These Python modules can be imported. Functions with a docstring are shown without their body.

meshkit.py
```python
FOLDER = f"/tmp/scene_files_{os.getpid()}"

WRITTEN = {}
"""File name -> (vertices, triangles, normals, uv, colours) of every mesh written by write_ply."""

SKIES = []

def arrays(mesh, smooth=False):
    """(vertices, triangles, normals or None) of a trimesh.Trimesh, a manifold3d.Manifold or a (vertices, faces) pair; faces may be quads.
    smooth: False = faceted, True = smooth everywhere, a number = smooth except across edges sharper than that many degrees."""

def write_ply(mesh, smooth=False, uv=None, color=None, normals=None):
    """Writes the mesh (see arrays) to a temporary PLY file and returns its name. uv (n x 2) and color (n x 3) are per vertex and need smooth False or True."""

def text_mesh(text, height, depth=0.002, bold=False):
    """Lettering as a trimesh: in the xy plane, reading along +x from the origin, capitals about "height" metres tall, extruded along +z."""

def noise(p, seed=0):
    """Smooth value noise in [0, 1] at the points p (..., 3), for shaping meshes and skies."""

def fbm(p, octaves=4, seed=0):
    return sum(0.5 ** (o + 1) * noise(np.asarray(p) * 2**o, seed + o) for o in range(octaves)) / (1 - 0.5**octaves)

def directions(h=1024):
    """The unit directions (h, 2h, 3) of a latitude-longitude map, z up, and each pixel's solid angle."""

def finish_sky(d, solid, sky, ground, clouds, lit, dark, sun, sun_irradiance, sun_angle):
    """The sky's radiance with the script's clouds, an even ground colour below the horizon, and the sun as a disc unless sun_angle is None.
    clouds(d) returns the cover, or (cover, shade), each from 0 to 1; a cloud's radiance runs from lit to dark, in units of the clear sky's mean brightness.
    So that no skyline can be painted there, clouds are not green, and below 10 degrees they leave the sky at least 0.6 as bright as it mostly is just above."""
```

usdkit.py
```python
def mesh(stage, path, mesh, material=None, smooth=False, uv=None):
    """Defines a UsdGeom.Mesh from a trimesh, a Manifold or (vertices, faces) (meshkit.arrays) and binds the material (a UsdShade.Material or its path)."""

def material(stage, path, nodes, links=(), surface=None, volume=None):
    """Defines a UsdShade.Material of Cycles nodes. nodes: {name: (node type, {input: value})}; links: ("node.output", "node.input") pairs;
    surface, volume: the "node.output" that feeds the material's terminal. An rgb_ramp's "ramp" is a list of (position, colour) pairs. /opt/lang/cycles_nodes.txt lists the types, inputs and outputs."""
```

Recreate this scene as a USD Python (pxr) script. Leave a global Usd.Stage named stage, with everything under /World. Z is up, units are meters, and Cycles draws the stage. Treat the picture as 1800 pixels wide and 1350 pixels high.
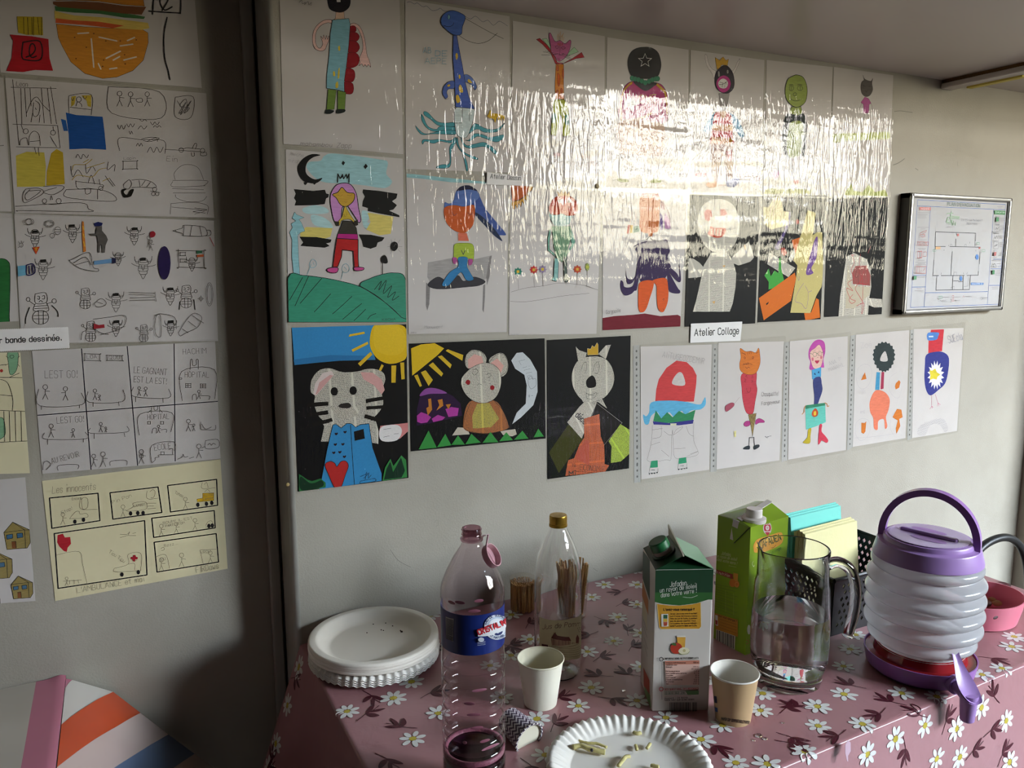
import math, random
import numpy as np
import trimesh
import shapely
from shapely.geometry import Polygon, LineString, MultiPolygon, Point, box as sbox
from shapely import affinity
from shapely.ops import unary_union
import manifold3d
import usdkit, meshkit
from pxr import Usd, UsdGeom, UsdLux, UsdShade, Sdf, Gf, Vt

stage = Usd.Stage.CreateInMemory()
UsdGeom.SetStageUpAxis(stage, 'Z')
UsdGeom.SetStageMetersPerUnit(stage, 1.0)
UsdGeom.Xform.Define(stage, '/World')
UsdGeom.Scope.Define(stage, '/World/Looks')
random.seed(7)
rng = np.random.default_rng(7)

# ---------------------------------------------------------------- camera
ZC = 1.45                                   # eye height
FPX, YAW, PITCH, ROLL, DIST = 1387.03, math.radians(26.736), math.radians(-8.6014), math.radians(-0.21287), 1.41679
CAM = np.array([0.0, -DIST, ZC])
fw = np.array([math.sin(YAW) * math.cos(PITCH), math.cos(YAW) * math.cos(PITCH), math.sin(PITCH)])
rt0 = np.array([math.cos(YAW), -math.sin(YAW), 0.0])
up0 = np.cross(rt0, fw)
rt = math.cos(ROLL) * rt0 + math.sin(ROLL) * up0
up = -math.sin(ROLL) * rt0 + math.cos(ROLL) * up0
cam = UsdGeom.Camera.Define(stage, '/World/camera')
cam.CreateHorizontalApertureAttr(36.0)
cam.CreateVerticalApertureAttr(27.0)
cam.CreateFocalLengthAttr(36.0 * FPX / 1800.0)
cam.CreateClippingRangeAttr(Gf.Vec2f(0.02, 100.0))
cam.AddTransformOp().Set(Gf.Matrix4d(*[float(a) for r in (np.r_[rt, 0], np.r_[up, 0], np.r_[-fw, 0], np.r_[CAM, 1]) for a in r]))
EXPOSURE = -0.2
cam.CreateExposureAttr(EXPOSURE)

# ---------------------------------------------------------------- daylight
WY = -3.2                                   # the shop front behind the camera
WX0, WX1, WZ0, WZ1 = 2.5, 5.7, 1.5, 2.66
def rect_light(name, loc, rx, rz, w, h, col, inten):
    l = UsdLux.RectLight.Define(stage, '/World/' + name)
    l.CreateWidthAttr(w); l.CreateHeightAttr(h)
    l.CreateColorAttr(Gf.Vec3f(*col)); l.CreateIntensityAttr(inten)
    l.AddTranslateOp().Set(Gf.Vec3d(*loc)); l.AddRotateZOp().Set(rz); l.AddRotateXOp().Set(rx)
    return l
rect_light('sky_light', (9.0, -8.8, 8.0), 90 - 14, 0, 17.0, 7.6, (0.70, 0.84, 1.0), 102.0)
rect_light('low_sky_light', (9.0, -8.1, 3.5), 90, 0, 17.0, 1.6, (1.0, 0.97, 0.88), 29.0)
rect_light('street_light', (9.0, -8.0, 1.35), 90, 0, 17.0, 2.7, (1.0, 0.92, 0.68), 15.0)
dome = UsdLux.DomeLight.Define(stage, '/World/sky')
dome.CreateColorAttr(Gf.Vec3f(0.75, 0.85, 1.0)); dome.CreateIntensityAttr(0.4)

# ---------------------------------------------------------------- helpers: pixels to points
def ray(px, py):
    return fw * FPX + rt * (px - 900.0) + up * (675.0 - py)
def on(px, py, axis, val):
    d = ray(px, py)
    return CAM + d * ((val - CAM[axis]) / d[axis])
TT = 0.75                                   # table top
def ontable(px, py, z=TT):
    return on(px, py, 2, z)
def lin(h):
    if not isinstance(h, str):
        return tuple(h)
    h = h.lstrip('#')
    if len(h) == 3:
        h = ''.join(a + a for a in h)
    v = [int(h[i:i + 2], 16) / 255 for i in (0, 2, 4)]
    return tuple(x / 12.92 if x <= 0.04045 else ((x + 0.055) / 1.055) ** 2.4 for x in v)

# ---------------------------------------------------------------- helpers: prims
_used = set()
def numbered(parent, name):
    p, k = f'{parent}/{name}', 0
    while p in _used:
        k += 1
        p = f'{parent}/{name}_{k:03d}'
    _used.add(p)
    return p
def tag(prim, label=None, cat=None, group=None, kind=None):
    prim = prim.GetPrim() if hasattr(prim, 'GetPrim') else prim
    for k, v in (('label', label), ('category', cat), ('group', group), ('kind', kind)):
        if v:
            prim.SetCustomDataByKey(k, v)
    return prim
def thing(name, label, cat, loc=(0, 0, 0), rz=0, group=None):
    p = numbered('/World', name)
    x = UsdGeom.Xform.Define(stage, p)
    x.AddTranslateOp().Set(Gf.Vec3d(*[float(a) for a in loc]))
    if rz:
        x.AddRotateZOp().Set(float(rz))
    tag(x, label, cat, group)
    return p
def part(parent, name, mesh, mat, smooth=False, label=None, cd=None, kind=None, cat=None, group=None):
    p = numbered(parent or '/World', name)
    m = usdkit.mesh(stage, p, mesh, mat, smooth)
    if cd is not None:
        UsdGeom.PrimvarsAPI(m).CreatePrimvar('Cd', Sdf.ValueTypeNames.Color3fArray, 'vertex').Set(Vt.Vec3fArray.FromNumpy(np.asarray(cd, np.float32)))
    tag(m, label, cat, group, kind)
    return p
def struct(name, mesh, mat, smooth=False, label=None):
    p = part('/World', name, mesh, mat, smooth, kind='structure', label=label)
    return p

# ---------------------------------------------------------------- helpers: meshes
def cat_(*ms):
    ms = [m for m in ms if m is not None]
    return trimesh.util.concatenate(ms) if len(ms) > 1 else ms[0]
def bx(x0, x1, y0, y1, z0, z1):
    m = trimesh.creation.box((x1 - x0, y1 - y0, z1 - z0))
    m.apply_translation(((x0 + x1) / 2, (y0 + y1) / 2, (z0 + z1) / 2))
    return m
def rbox(x0, x1, y0, y1, z0, z1, r=0.004, n=8):
    ps = [manifold3d.Manifold.sphere(r, n).translate((x, y, z)) for x in (x0 + r, x1 - r) for y in (y0 + r, y1 - r) for z in (z0 + r, z1 - r)]
    m = manifold3d.Manifold.batch_hull(ps).to_mesh()
    return trimesh.Trimesh(m.vert_properties[:, :3], m.tri_verts)
def lathe(prof, n=64, cx=0, cy=0):
    """prof: (radius, z) pairs from one end to the other; radius 0 closes."""
    prof = np.asarray(prof, float)
    a = np.linspace(0, 2 * np.pi, n, endpoint=False)
    k = len(prof)
    v = np.stack([np.outer(prof[:, 0], np.cos(a)) + cx, np.outer(prof[:, 0], np.sin(a)) + cy, np.repeat(prof[:, 1][:, None], n, 1)], -1).reshape(-1, 3)
    f = []
    for i in range(k - 1):
        j = np.arange(n); j2 = (j + 1) % n
        A, B, Cc, D = i * n + j, i * n + j2, (i + 1) * n + j2, (i + 1) * n + j
        f += [np.stack([A, B, Cc], -1), np.stack([A, Cc, D], -1)]
    m = trimesh.Trimesh(v, np.vstack(f), process=False)
    m.merge_vertices(); m.update_faces(m.nondegenerate_faces())
    return m
def shell(prof, t, n=64):
    """a lathe with wall thickness t: outer profile up, inner profile back down (prof starts on the axis at the base)."""
    prof = [tuple(p) for p in prof]
    inner = []
    for i, (r, z) in enumerate(prof):
        r0, z0 = prof[max(i - 1, 0)]; r1, z1 = prof[min(i + 1, len(prof) - 1)]
        dx, dz = r1 - r0, z1 - z0
        l = math.hypot(dx, dz) or 1
        nx, nz = -dz / l, dx / l                # to the left of the direction of travel: inwards
        inner.append((max(r + nx * t, 0), z + nz * t))
    inner[0] = (0, prof[0][1] + t)
    return lathe(prof + inner[::-1], n)
def tube(pts, r, n=10, closed=False):
    pts = np.asarray(pts, float)
    rr = np.full(len(pts), r) if np.ndim(r) == 0 else np.asarray(r)
    tan = np.gradient(pts, axis=0)
    if closed:
        tan = np.roll(pts, -1, 0) - np.roll(pts, 1, 0)
    tan /= np.linalg.norm(tan, axis=1)[:, None] + 1e-12
    u = np.cross(tan[0], [0.31, 0.17, 0.93]); u /= np.linalg.norm(u)
    a = np.linspace(0, 2 * np.pi, n, endpoint=False)
    V = []
    for i in range(len(pts)):
        u = u - tan[i] * (u @ tan[i]); u /= np.linalg.norm(u)
        w = np.cross(tan[i], u)
        V.append(pts[i] + rr[i] * (np.outer(np.cos(a), u) + np.outer(np.sin(a), w)))
    k = len(pts); V = np.vstack(V); f = []
    for i in range(k if closed else k - 1):
        i2 = (i + 1) % k
        j = np.arange(n); j2 = (j + 1) % n
        f += [np.stack([i * n + j, i * n + j2, i2 * n + j2], -1), np.stack([i * n + j, i2 * n + j2, i2 * n + j], -1)]
    f = np.vstack(f)
    if not closed:
        c0, c1 = len(V), len(V) + 1
        V = np.vstack([V, pts[0], pts[-1]])
        j = np.arange(n); j2 = (j + 1) % n
        f = np.vstack([f, np.stack([0 * j + c0, j2, j], -1), np.stack([0 * j + c1, (k - 1) * n + j, (k - 1) * n + j2], -1)])
    return trimesh.Trimesh(V, f, process=False)
def grid(P):
    """P: (m, n, 3) points -> mesh"""
    m, n = P.shape[:2]
    i, j = np.meshgrid(np.arange(m - 1), np.arange(n - 1), indexing='ij')
    a = (i * n + j).ravel(); b = a + 1; c = a + n + 1; d = a + n
    return trimesh.Trimesh(P.reshape(-1, 3), np.vstack([np.stack([a, b, c], -1), np.stack([a, c, d], -1)]), process=False)
def spline(pts, k=6, closed=False):
    p = np.asarray(pts, float); n = len(p)
    if n < 3:
        return p
    out = []
    for i in range(n if closed else n - 1):
        if closed:
            a, b, c, d = p[i - 1], p[i], p[(i + 1) % n], p[(i + 2) % n]
        else:
            a, b, c, d = p[max(i - 1, 0)], p[i], p[i + 1], p[min(i + 2, n - 1)]
        t = np.linspace(0, 1, k, endpoint=False)[:, None]
        out.append(0.5 * (2 * b + (c - a) * t + (2 * a - 5 * b + 4 * c - d) * t ** 2 + (3 * b - a - 3 * c + d) * t ** 3))
    if not closed:
        out.append(p[-1:])
    return np.vstack(out)
def tri2d(g):
    """shapely (multi)polygon -> 2D vertices and triangles (counter-clockwise)"""
    vs, fs, o = [], [], 0
    for q in getattr(g, 'geoms', [g]):
        if q.geom_type != 'Polygon' or q.area < 1e-9:
            continue
        q = shapely.geometry.polygon.orient(q)
        try:
            v, f = trimesh.creation.triangulate_polygon(q, engine='earcut')
        except Exception:
            continue
        if len(f) == 0:
            continue
        a = v[f]
        s = np.cross(a[:, 1] - a[:, 0], a[:, 2] - a[:, 0])
        f = np.where(s[:, None] < 0, f[:, ::-1], f)
        u, f = np.unique(f, return_inverse=True); v = v[u]; f = f.reshape(-1, 3)
        vs.append(v); fs.append(f + o); o += len(v)
    if not vs:
        return np.zeros((0, 2)), np.zeros((0, 3), int)
    return np.vstack(vs), np.vstack(fs)
def extr(g, h):
    ms = [trimesh.creation.extrude_polygon(q, h, engine='earcut') for q in getattr(g, 'geoms', [g]) if q.geom_type == 'Polygon' and q.area > 1e-9]
    return cat_(*ms)
def xf(m, rx=0, ry=0, rz=0, t=(0, 0, 0), s=None):
    m = m.copy()
    if s is not None:
        m.apply_scale(s)
    for a, ax in ((rx, (1, 0, 0)), (ry, (0, 1, 0)), (rz, (0, 0, 1))):
        if a:
            m.apply_transform(trimesh.transformations.rotation_matrix(math.radians(a), ax))
    m.apply_translation(t)
    return m

# ---------------------------------------------------------------- single-stroke lettering
GL = {'A': '02 38 62|14 54', 'B': '02 08 38 47 46 35 05|35 54 53 42 02', 'C': '57 48 28 07 03 22 42 53', 'D': '02 08 28 57 53 22 02', 'E': '58 08 02 52|05 45', 'F': '58 08 02|05 45', 'G': '57 48 28 07 03 22 42 53 55 35', 'H': '02 08|52 58|05 55', 'I': '22 28', 'J': '48 43 32 12 03', 'K': '02 08|58 05 52', 'L': '08 02 52', 'M': '02 08 35 68 62', 'N': '02 08 52 58', 'O': '28 07 03 22 32 53 57 38 28', 'P': '02 08 38 57 56 35 05', 'Q': '28 07 03 22 32 53 57 38 28|34 61', 'R': '02 08 38 57 56 35 05|25 52', 'S': '57 48 18 07 06 15 45 54 53 42 12 03', 'T': '08 68|38 32', 'U': '08 03 22 32 53 58', 'V': '08 32 68', 'W': '08 22 36 52 78', 'X': '08 52|58 02', 'Y': '08 35 68|35 32', 'Z': '08 58 02 52',
      'a': '46 16 05 03 12 32 43|46 42', 'b': '08 02|05 16 36 45 43 32 12 03', 'c': '45 36 16 05 03 12 32 43', 'd': '48 42|45 36 16 05 03 12 32 43', 'e': '04 44 45 36 16 05 03 12 32 43', 'f': '38 28 17 12|06 36', 'g': '46 41 30 10 01|45 36 16 05 03 12 32 43', 'h': '08 02|05 16 36 45 42', 'i': '16 12|18 19', 'j': '26 21 10|28 29', 'k': '08 02|36 04 32', 'l': '18 13 22', 'm': '06 02|05 16 26 35 32|35 46 56 65 62', 'n': '06 02|05 16 36 45 42', 'o': '16 05 03 12 32 43 45 36 16', 'p': '06 00|05 16 36 45 43 32 12 03', 'q': '46 40|45 36 16 05 03 12 32 43', 'r': '06 02|05 16 36', 's': '45 36 16 05 14 34 43 32 12 03', 't': '28 23 32|06 46', 'u': '06 03 12 32 43|46 42', 'v': '06 22 46', 'w': '06 12 24 42 56', 'x': '06 42|46 02', 'y': '06 23|46 10', 'z': '06 46 02 42', 'é': '04 44 45 36 16 05 03 12 32 43|28 39', 'É': '58 08 02 52|05 45|29 39', 'Ô': '28 07 03 22 32 53 57 38 28|19 39', 'ô': '16 05 03 12 32 43 45 36 16|18 29 38',
      '0': '28 07 03 22 32 53 57 38 28', '1': '07 28 22', '2': '07 18 38 47 46 02 52', '3': '07 18 38 47 46 35 44 43 32 12 03|35 15', '4': '42 48 04 54', '5': '48 08 05 35 44 43 32 02', '6': '48 18 05 03 12 32 43 44 35 15 04', '7': '08 48 12', '8': '15 06 07 18 38 47 46 35 15 04 03 12 32 43 44 35', '9': '12 42 47 38 18 07 06 15 35 46',
      '.': '12 13', ',': '13 01', "'": '18 16', '!': '18 15|12 13', '?': '07 18 38 47 36 24|22 23', ':': '12 13|16 17', '-': '05 35', '_': '02 52', '+': '05 45|23 27', '/': '02 48', '%': '02 48|07 08|42 43', '@': '44 35 24 33 43 57 38 18 07 03 12 42', '*': '05 45|23 27|13 37|17 33'}
def letters(text, h, slant=0.0, smooth=True, gap=2.0):
    """list of strokes (n, 2) and the width, for capitals of height h"""
    out, x, s = [], 0.0, h / 6.0
    for ch in text:
        if ch == ' ':
            x += 4.0
            continue
        g = GL.get(ch) or GL.get(ch.lower()) or GL.get(ch.upper())
        if g is None:
            x += 3
            continue
        w = 0
        for st in g.split('|'):
            p = np.array([(int(t[0]), int(t[1]) - 2) for t in st.split()], float)
            w = max(w, p[:, 0].max())
            if smooth and ch.islower() and len(p) > 2:
                p = spline(p, 3)
            p[:, 0] += p[:, 1] * slant + x
            out.append(p * s)
        x += w + gap
    return out, (x - gap) * s
def stroke_geom(strokes, width):
    return unary_union([LineString(s).buffer(width / 2, quad_segs=3) for s in strokes if len(s) > 1])
# ---------------------------------------------------------------- materials
def M(name, nodes, links=(), surface='p.BSDF', volume=None):
    return usdkit.material(stage, '/World/Looks/' + name, nodes, links, surface=surface, volume=volume)
def plain(name, col, rough=0.5, bump=0.0, scale=200, dist=0.001, vary=0.0, **kw):
    n = {'p': ('principled_bsdf', {'base_color': lin(col), 'roughness': rough, **kw})}
    l = []
    if bump or vary:
        n['tc'] = ('texture_coordinate', {}); n['n'] = ('noise_texture', {'scale': scale, 'detail': 4})
        l.append(('tc.object', 'n.vector'))
    if bump:
        n['b'] = ('bump', {'strength': bump, 'distance': dist}); l += [('n.fac', 'b.height'), ('b.normal', 'p.normal')]
    if vary:
        c = np.array(lin(col)); n['r'] = ('rgb_ramp', {'ramp': [(0.3, tuple(c * (1 - vary))), (0.7, tuple(np.minimum(c * (1 + vary), 1)))]})
        l += [('n.fac', 'r.fac'), ('r.color', 'p.base_color')]
    return M(name, n, l)
MAT = {}
MAT['wall'] = M('wall_paint', {'g': ('geometry', {}), 'n': ('noise_texture', {'scale': 260, 'detail': 3}), 'n2': ('noise_texture', {'scale': 3.2, 'detail': 5, 'roughness': 0.6}),
    'r': ('rgb_ramp', {'ramp': [(0.3, lin('#969083')), (0.52, lin('#9f998c')), (0.75, lin('#a49e91'))]}), 'b': ('bump', {'strength': 0.35, 'distance': 0.0012}),
    'p': ('principled_bsdf', {'roughness': 0.55})},
    [('g.position', 'n.vector'), ('g.position', 'n2.vector'), ('n2.fac', 'r.fac'), ('r.color', 'p.base_color'), ('n.fac', 'b.height'), ('b.normal', 'p.normal')])
MAT['ceiling'] = M('ceiling_paint', {'g': ('geometry', {}), 'n': ('noise_texture', {'scale': 2.0, 'detail': 4}), 'r': ('rgb_ramp', {'ramp': [(0.3, lin('#aea39d')), (0.7, lin('#b9afa9'))]}),
    'p': ('principled_bsdf', {'roughness': 0.3})}, [('g.position', 'n.vector'), ('n.fac', 'r.fac'), ('r.color', 'p.base_color')])
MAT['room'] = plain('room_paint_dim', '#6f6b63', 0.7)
MAT['trim'] = plain('trim_paint', '#a3a096', 0.4, 0.2, 150)
MAT['trim_dark'] = plain('trim_paint_dark', '#6e675c', 0.5)
MAT['groove'] = plain('groove_dark', '#2a2520', 0.8)
MAT['floor'] = plain('floor_vinyl', '#6d5f52', 0.4, 0, 6, vary=0.2)
MAT['wood_white'] = plain('painted_batten', '#b9b2aa', 0.5, 0.3, 60)
MAT['wood_brown'] = plain('bare_batten_edge', '#6b4a20', 0.7, vary=0.2, scale=30)
MAT['yellow_strip'] = plain('yellow_strip', '#c2b24a', 0.6)
def cdmat(name, rough, vary, scale=(40, 40, 40), bump=0.0, coat=0.0, spec=0.5):
    return M(name, {'a': ('attribute', {'attribute': 'Cd'}), 'tc': ('texture_coordinate', {}), 'oi': ('object_info', {}), 'mp': ('mapping', {'scale': scale}), 'n': ('noise_texture', {'scale': 1.0, 'detail': 3, 'distortion': 0.6}),
        'r': ('map_range', {'from_min': 0.3, 'from_max': 0.7, 'to_min': 1 - vary, 'to_max': 1 + vary}), 'm': ('vector_math', {'math_type': 'multiply'}), 'c': ('combine_xyz', {}),
        'b': ('bump', {'strength': bump, 'distance': 0.001}), 'p': ('principled_bsdf', {'roughness': rough, 'coat_weight': coat, 'coat_roughness': 0.08, 'specular_ior_level': spec})},
        [('tc.object', 'mp.vector'), ('mp.vector', 'n.vector'), ('n.fac', 'r.value'), ('r.result', 'c.x'), ('r.result', 'c.y'), ('r.result', 'c.z'), ('a.color', 'm.vector1'), ('c.vector', 'm.vector2'), ('m.vector', 'p.base_color')]
        + ([('n.fac', 'b.height'), ('b.normal', 'p.normal')] if bump else []))
MAT['ink'] = cdmat('marker_ink', 0.6, 0.10, (55, 55, 300), spec=0.15)
MAT['print'] = cdmat('printed_ink', 0.45, 0.0)
MAT['card'] = cdmat('cut_paper', 0.55, 0.04, (300, 300, 300), spec=0.12)
MAT['sheet'] = cdmat('drawing_paper', 0.6, 0.03, (9, 9, 9), bump=0.5)
def newsprint(name, ang, lo, hi):
    return M(name, {'tc': ('texture_coordinate', {}), 'mp': ('mapping', {'rotation': (0, ang, 0)}), 'sx': ('separate_xyz', {}),
        'z': ('math', {'math_type': 'multiply', 'value2': 420.0}), 'fr': ('math', {'math_type': 'fraction'}), 'lt': ('math', {'math_type': 'less_than', 'value2': 0.52}), 'fl': ('math', {'math_type': 'floor'}),
        'x': ('math', {'math_type': 'multiply', 'value2': 900.0}), 'cv': ('combine_xyz', {}), 'n': ('noise_texture', {'scale': 1.0, 'detail': 2}), 'gt': ('math', {'math_type': 'greater_than', 'value2': 0.46}),
        'xc': ('math', {'math_type': 'multiply', 'value2': 24.0}), 'xf': ('math', {'math_type': 'fraction'}), 'cg': ('math', {'math_type': 'greater_than', 'value2': 0.1}),
        'm1': ('math', {'math_type': 'multiply'}), 'm2': ('math', {'math_type': 'multiply'}), 'mx': ('mix_color', {'a': lin(lo), 'b': lin(hi)}), 'p': ('principled_bsdf', {'roughness': 0.6})},
        [('tc.object', 'mp.vector'), ('mp.vector', 'sx.vector'), ('sx.z', 'z.value1'), ('z.value', 'fr.value1'), ('fr.value', 'lt.value1'), ('z.value', 'fl.value1'), ('sx.x', 'x.value1'),
         ('x.value', 'cv.x'), ('fl.value', 'cv.y'), ('cv.vector', 'n.vector'), ('n.fac', 'gt.value1'), ('lt.value', 'm1.value1'), ('gt.value', 'm1.value2'),
         ('sx.x', 'xc.value1'), ('xc.value', 'xf.value1'), ('xf.value', 'cg.value1'), ('m1.value', 'm2.value1'), ('cg.value', 'm2.value2'), ('m2.value', 'mx.fac'), ('mx.result', 'p.base_color')])
MAT['news'] = newsprint('newsprint_paper', 0.03, '#cdc6b6', '#676159')
MAT['news_tilt'] = newsprint('newsprint_paper_tilted', 0.5, '#cdc6b6', '#676159')
MAT['news_orange'] = newsprint('newsprint_orange_wash', 1.55, '#c85a1e', '#6a2c10')
MAT['news_green'] = newsprint('newsprint_green_wash', 0.62, '#aac030', '#4c5818')
MAT['news_amber'] = newsprint('newsprint_amber_wash', 0.03, '#b0641c', '#5a3010')
MAT['news_yellow'] = newsprint('newsprint_yellow_wash', 0.03, '#bfae45', '#5a5020')
def film(name, sx, sz, strength, fine, rough=0.06, gain=1.0):
    """clear plastic: transparent, with a mirror reflection that follows Fresnel; its waviness is in the bump"""
    return M(name, {'tc': ('texture_coordinate', {}), 'oi': ('object_info', {}), 'off': ('vector_math', {'math_type': 'scale'}), 'ad': ('vector_math', {'math_type': 'add'}),
        'one': ('combine_xyz', {'x': 7.0, 'y': 3.0, 'z': 11.0}), 'mp': ('mapping', {'scale': (sx, 1, sz)}), 'n': ('noise_texture', {'scale': 1.0, 'detail': 2, 'roughness': 0.55, 'distortion': 0.8}),
        'mp2': ('mapping', {'scale': (3, 1, 17)}), 'n2': ('noise_texture', {'scale': 1.0, 'detail': 2}), 'b': ('bump', {'strength': 1.0, 'distance': strength}), 'b2': ('bump', {'strength': 1.0, 'distance': fine}),
        'lw': ('layer_weight', {'blend': 0.5}), 'pw': ('math', {'math_type': 'power', 'value2': 5.0}), 'g': ('glossy_bsdf', {'color': (1, 1, 1), 'roughness': rough}), 't': ('transparent_bsdf', {'color': (0.985, 0.985, 0.98)}), 'k': ('math', {'math_type': 'multiply_add', 'value2': 0.95 * gain, 'value3': 0.042 * gain}), 'mx': ('mix_closure', {})},
        [('tc.object', 'ad.vector1'), ('oi.random', 'off.scale'), ('one.vector', 'off.vector1'), ('off.vector', 'ad.vector2'), ('ad.vector', 'mp.vector'), ('ad.vector', 'mp2.vector'), ('mp.vector', 'n.vector'), ('mp2.vector', 'n2.vector'),
         ('n2.fac', 'b2.height'), ('b2.normal', 'b.normal'), ('n.fac', 'b.height'), ('b.normal', 'lw.normal'), ('b.normal', 'g.normal'), ('lw.facing', 'pw.value1'), ('pw.value', 'k.value1'), ('k.value', 'mx.fac'), ('t.BSDF', 'mx.closure1'), ('g.BSDF', 'mx.closure2')], surface='mx.closure')
MAT['film'] = film('laminate_film', 75, 15, 0.0013, 0.0025, 0.085)
MAT['pocket'] = film('pocket_film', 30, 16, 0.0006, 0.0016, 0.10)

# ---------------------------------------------------------------- the room
struct('wall_back', cat_(bx(0.272, 6.4, 0, 0.25, 0, 2.75), ), MAT['wall'])
struct('wall_left_recess', bx(-3.0, 0.5, 0.112, 0.25, 0, 2.75), MAT['wall'])
struct('wall_left', bx(-3.2, -3.0, -3.4, 0.25, 0, 2.75), MAT['room'])
struct('wall_right', bx(6.2, 6.4, -3.4, 0, 0, 2.75), MAT['room'])
struct('wall_pilaster', rbox(2.49, 2.75, -0.10, 0.02, 0, 2.0, 0.01), MAT['wall'])
struct('wall_front', cat_(bx(-3.0, WX0, WY - 0.2, WY, 0, 2.75), bx(WX1, 6.2, WY - 0.2, WY, 0, 2.75), bx(WX0, WX1, WY - 0.2, WY, 0, WZ0), bx(WX0, WX1, WY - 0.2, WY, WZ1, 2.75)), MAT['room'])
struct('floor', bx(-3.2, 6.4, -3.4, 0.25, -0.1, 0.0), MAT['floor'])
struct('ceiling', bx(-3.2, 6.4, -3.4, 0.25, 2.75, 2.9), MAT['room'])
struct('ceiling_soffit', bx(-3.0, 6.2, -0.52, 0.112, 1.922, 2.75), MAT['ceiling'])
# the rounded free edge of the projecting wall, and the battens in the corner beside it
edge = lathe([(0.012, 0), (0.012, 1.922)], 32); edge.apply_translation((0.272, 0.012, 0))
struct('trim_1', cat_(edge, bx(0.2601, 0.272, 0.012, 0.098, 0, 1.922)), MAT['trim'], 40)
struct('trim_2', bx(0.2585, 0.272, 0.098, 0.1125, 0, 1.922), MAT['groove'])
struct('trim_3', rbox(0.236, 0.2555, 0.098, 0.115, 0, 1.922, 0.003), MAT['trim'], 40)
wf = cat_(*[bx(x - 0.03, x + 0.03, WY - 0.04, WY + 0.02, WZ0, WZ1) for x in (WX0 + .03, 3.55, 4.6, WX1 - .03)], *[bx(WX0, WX1, WY - 0.04, WY + 0.02, z - 0.03, z + 0.03) for z in (WZ0 + .03, 2.3, WZ1 - .03)])
struct('window_1', wf, MAT['trim'])
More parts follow.
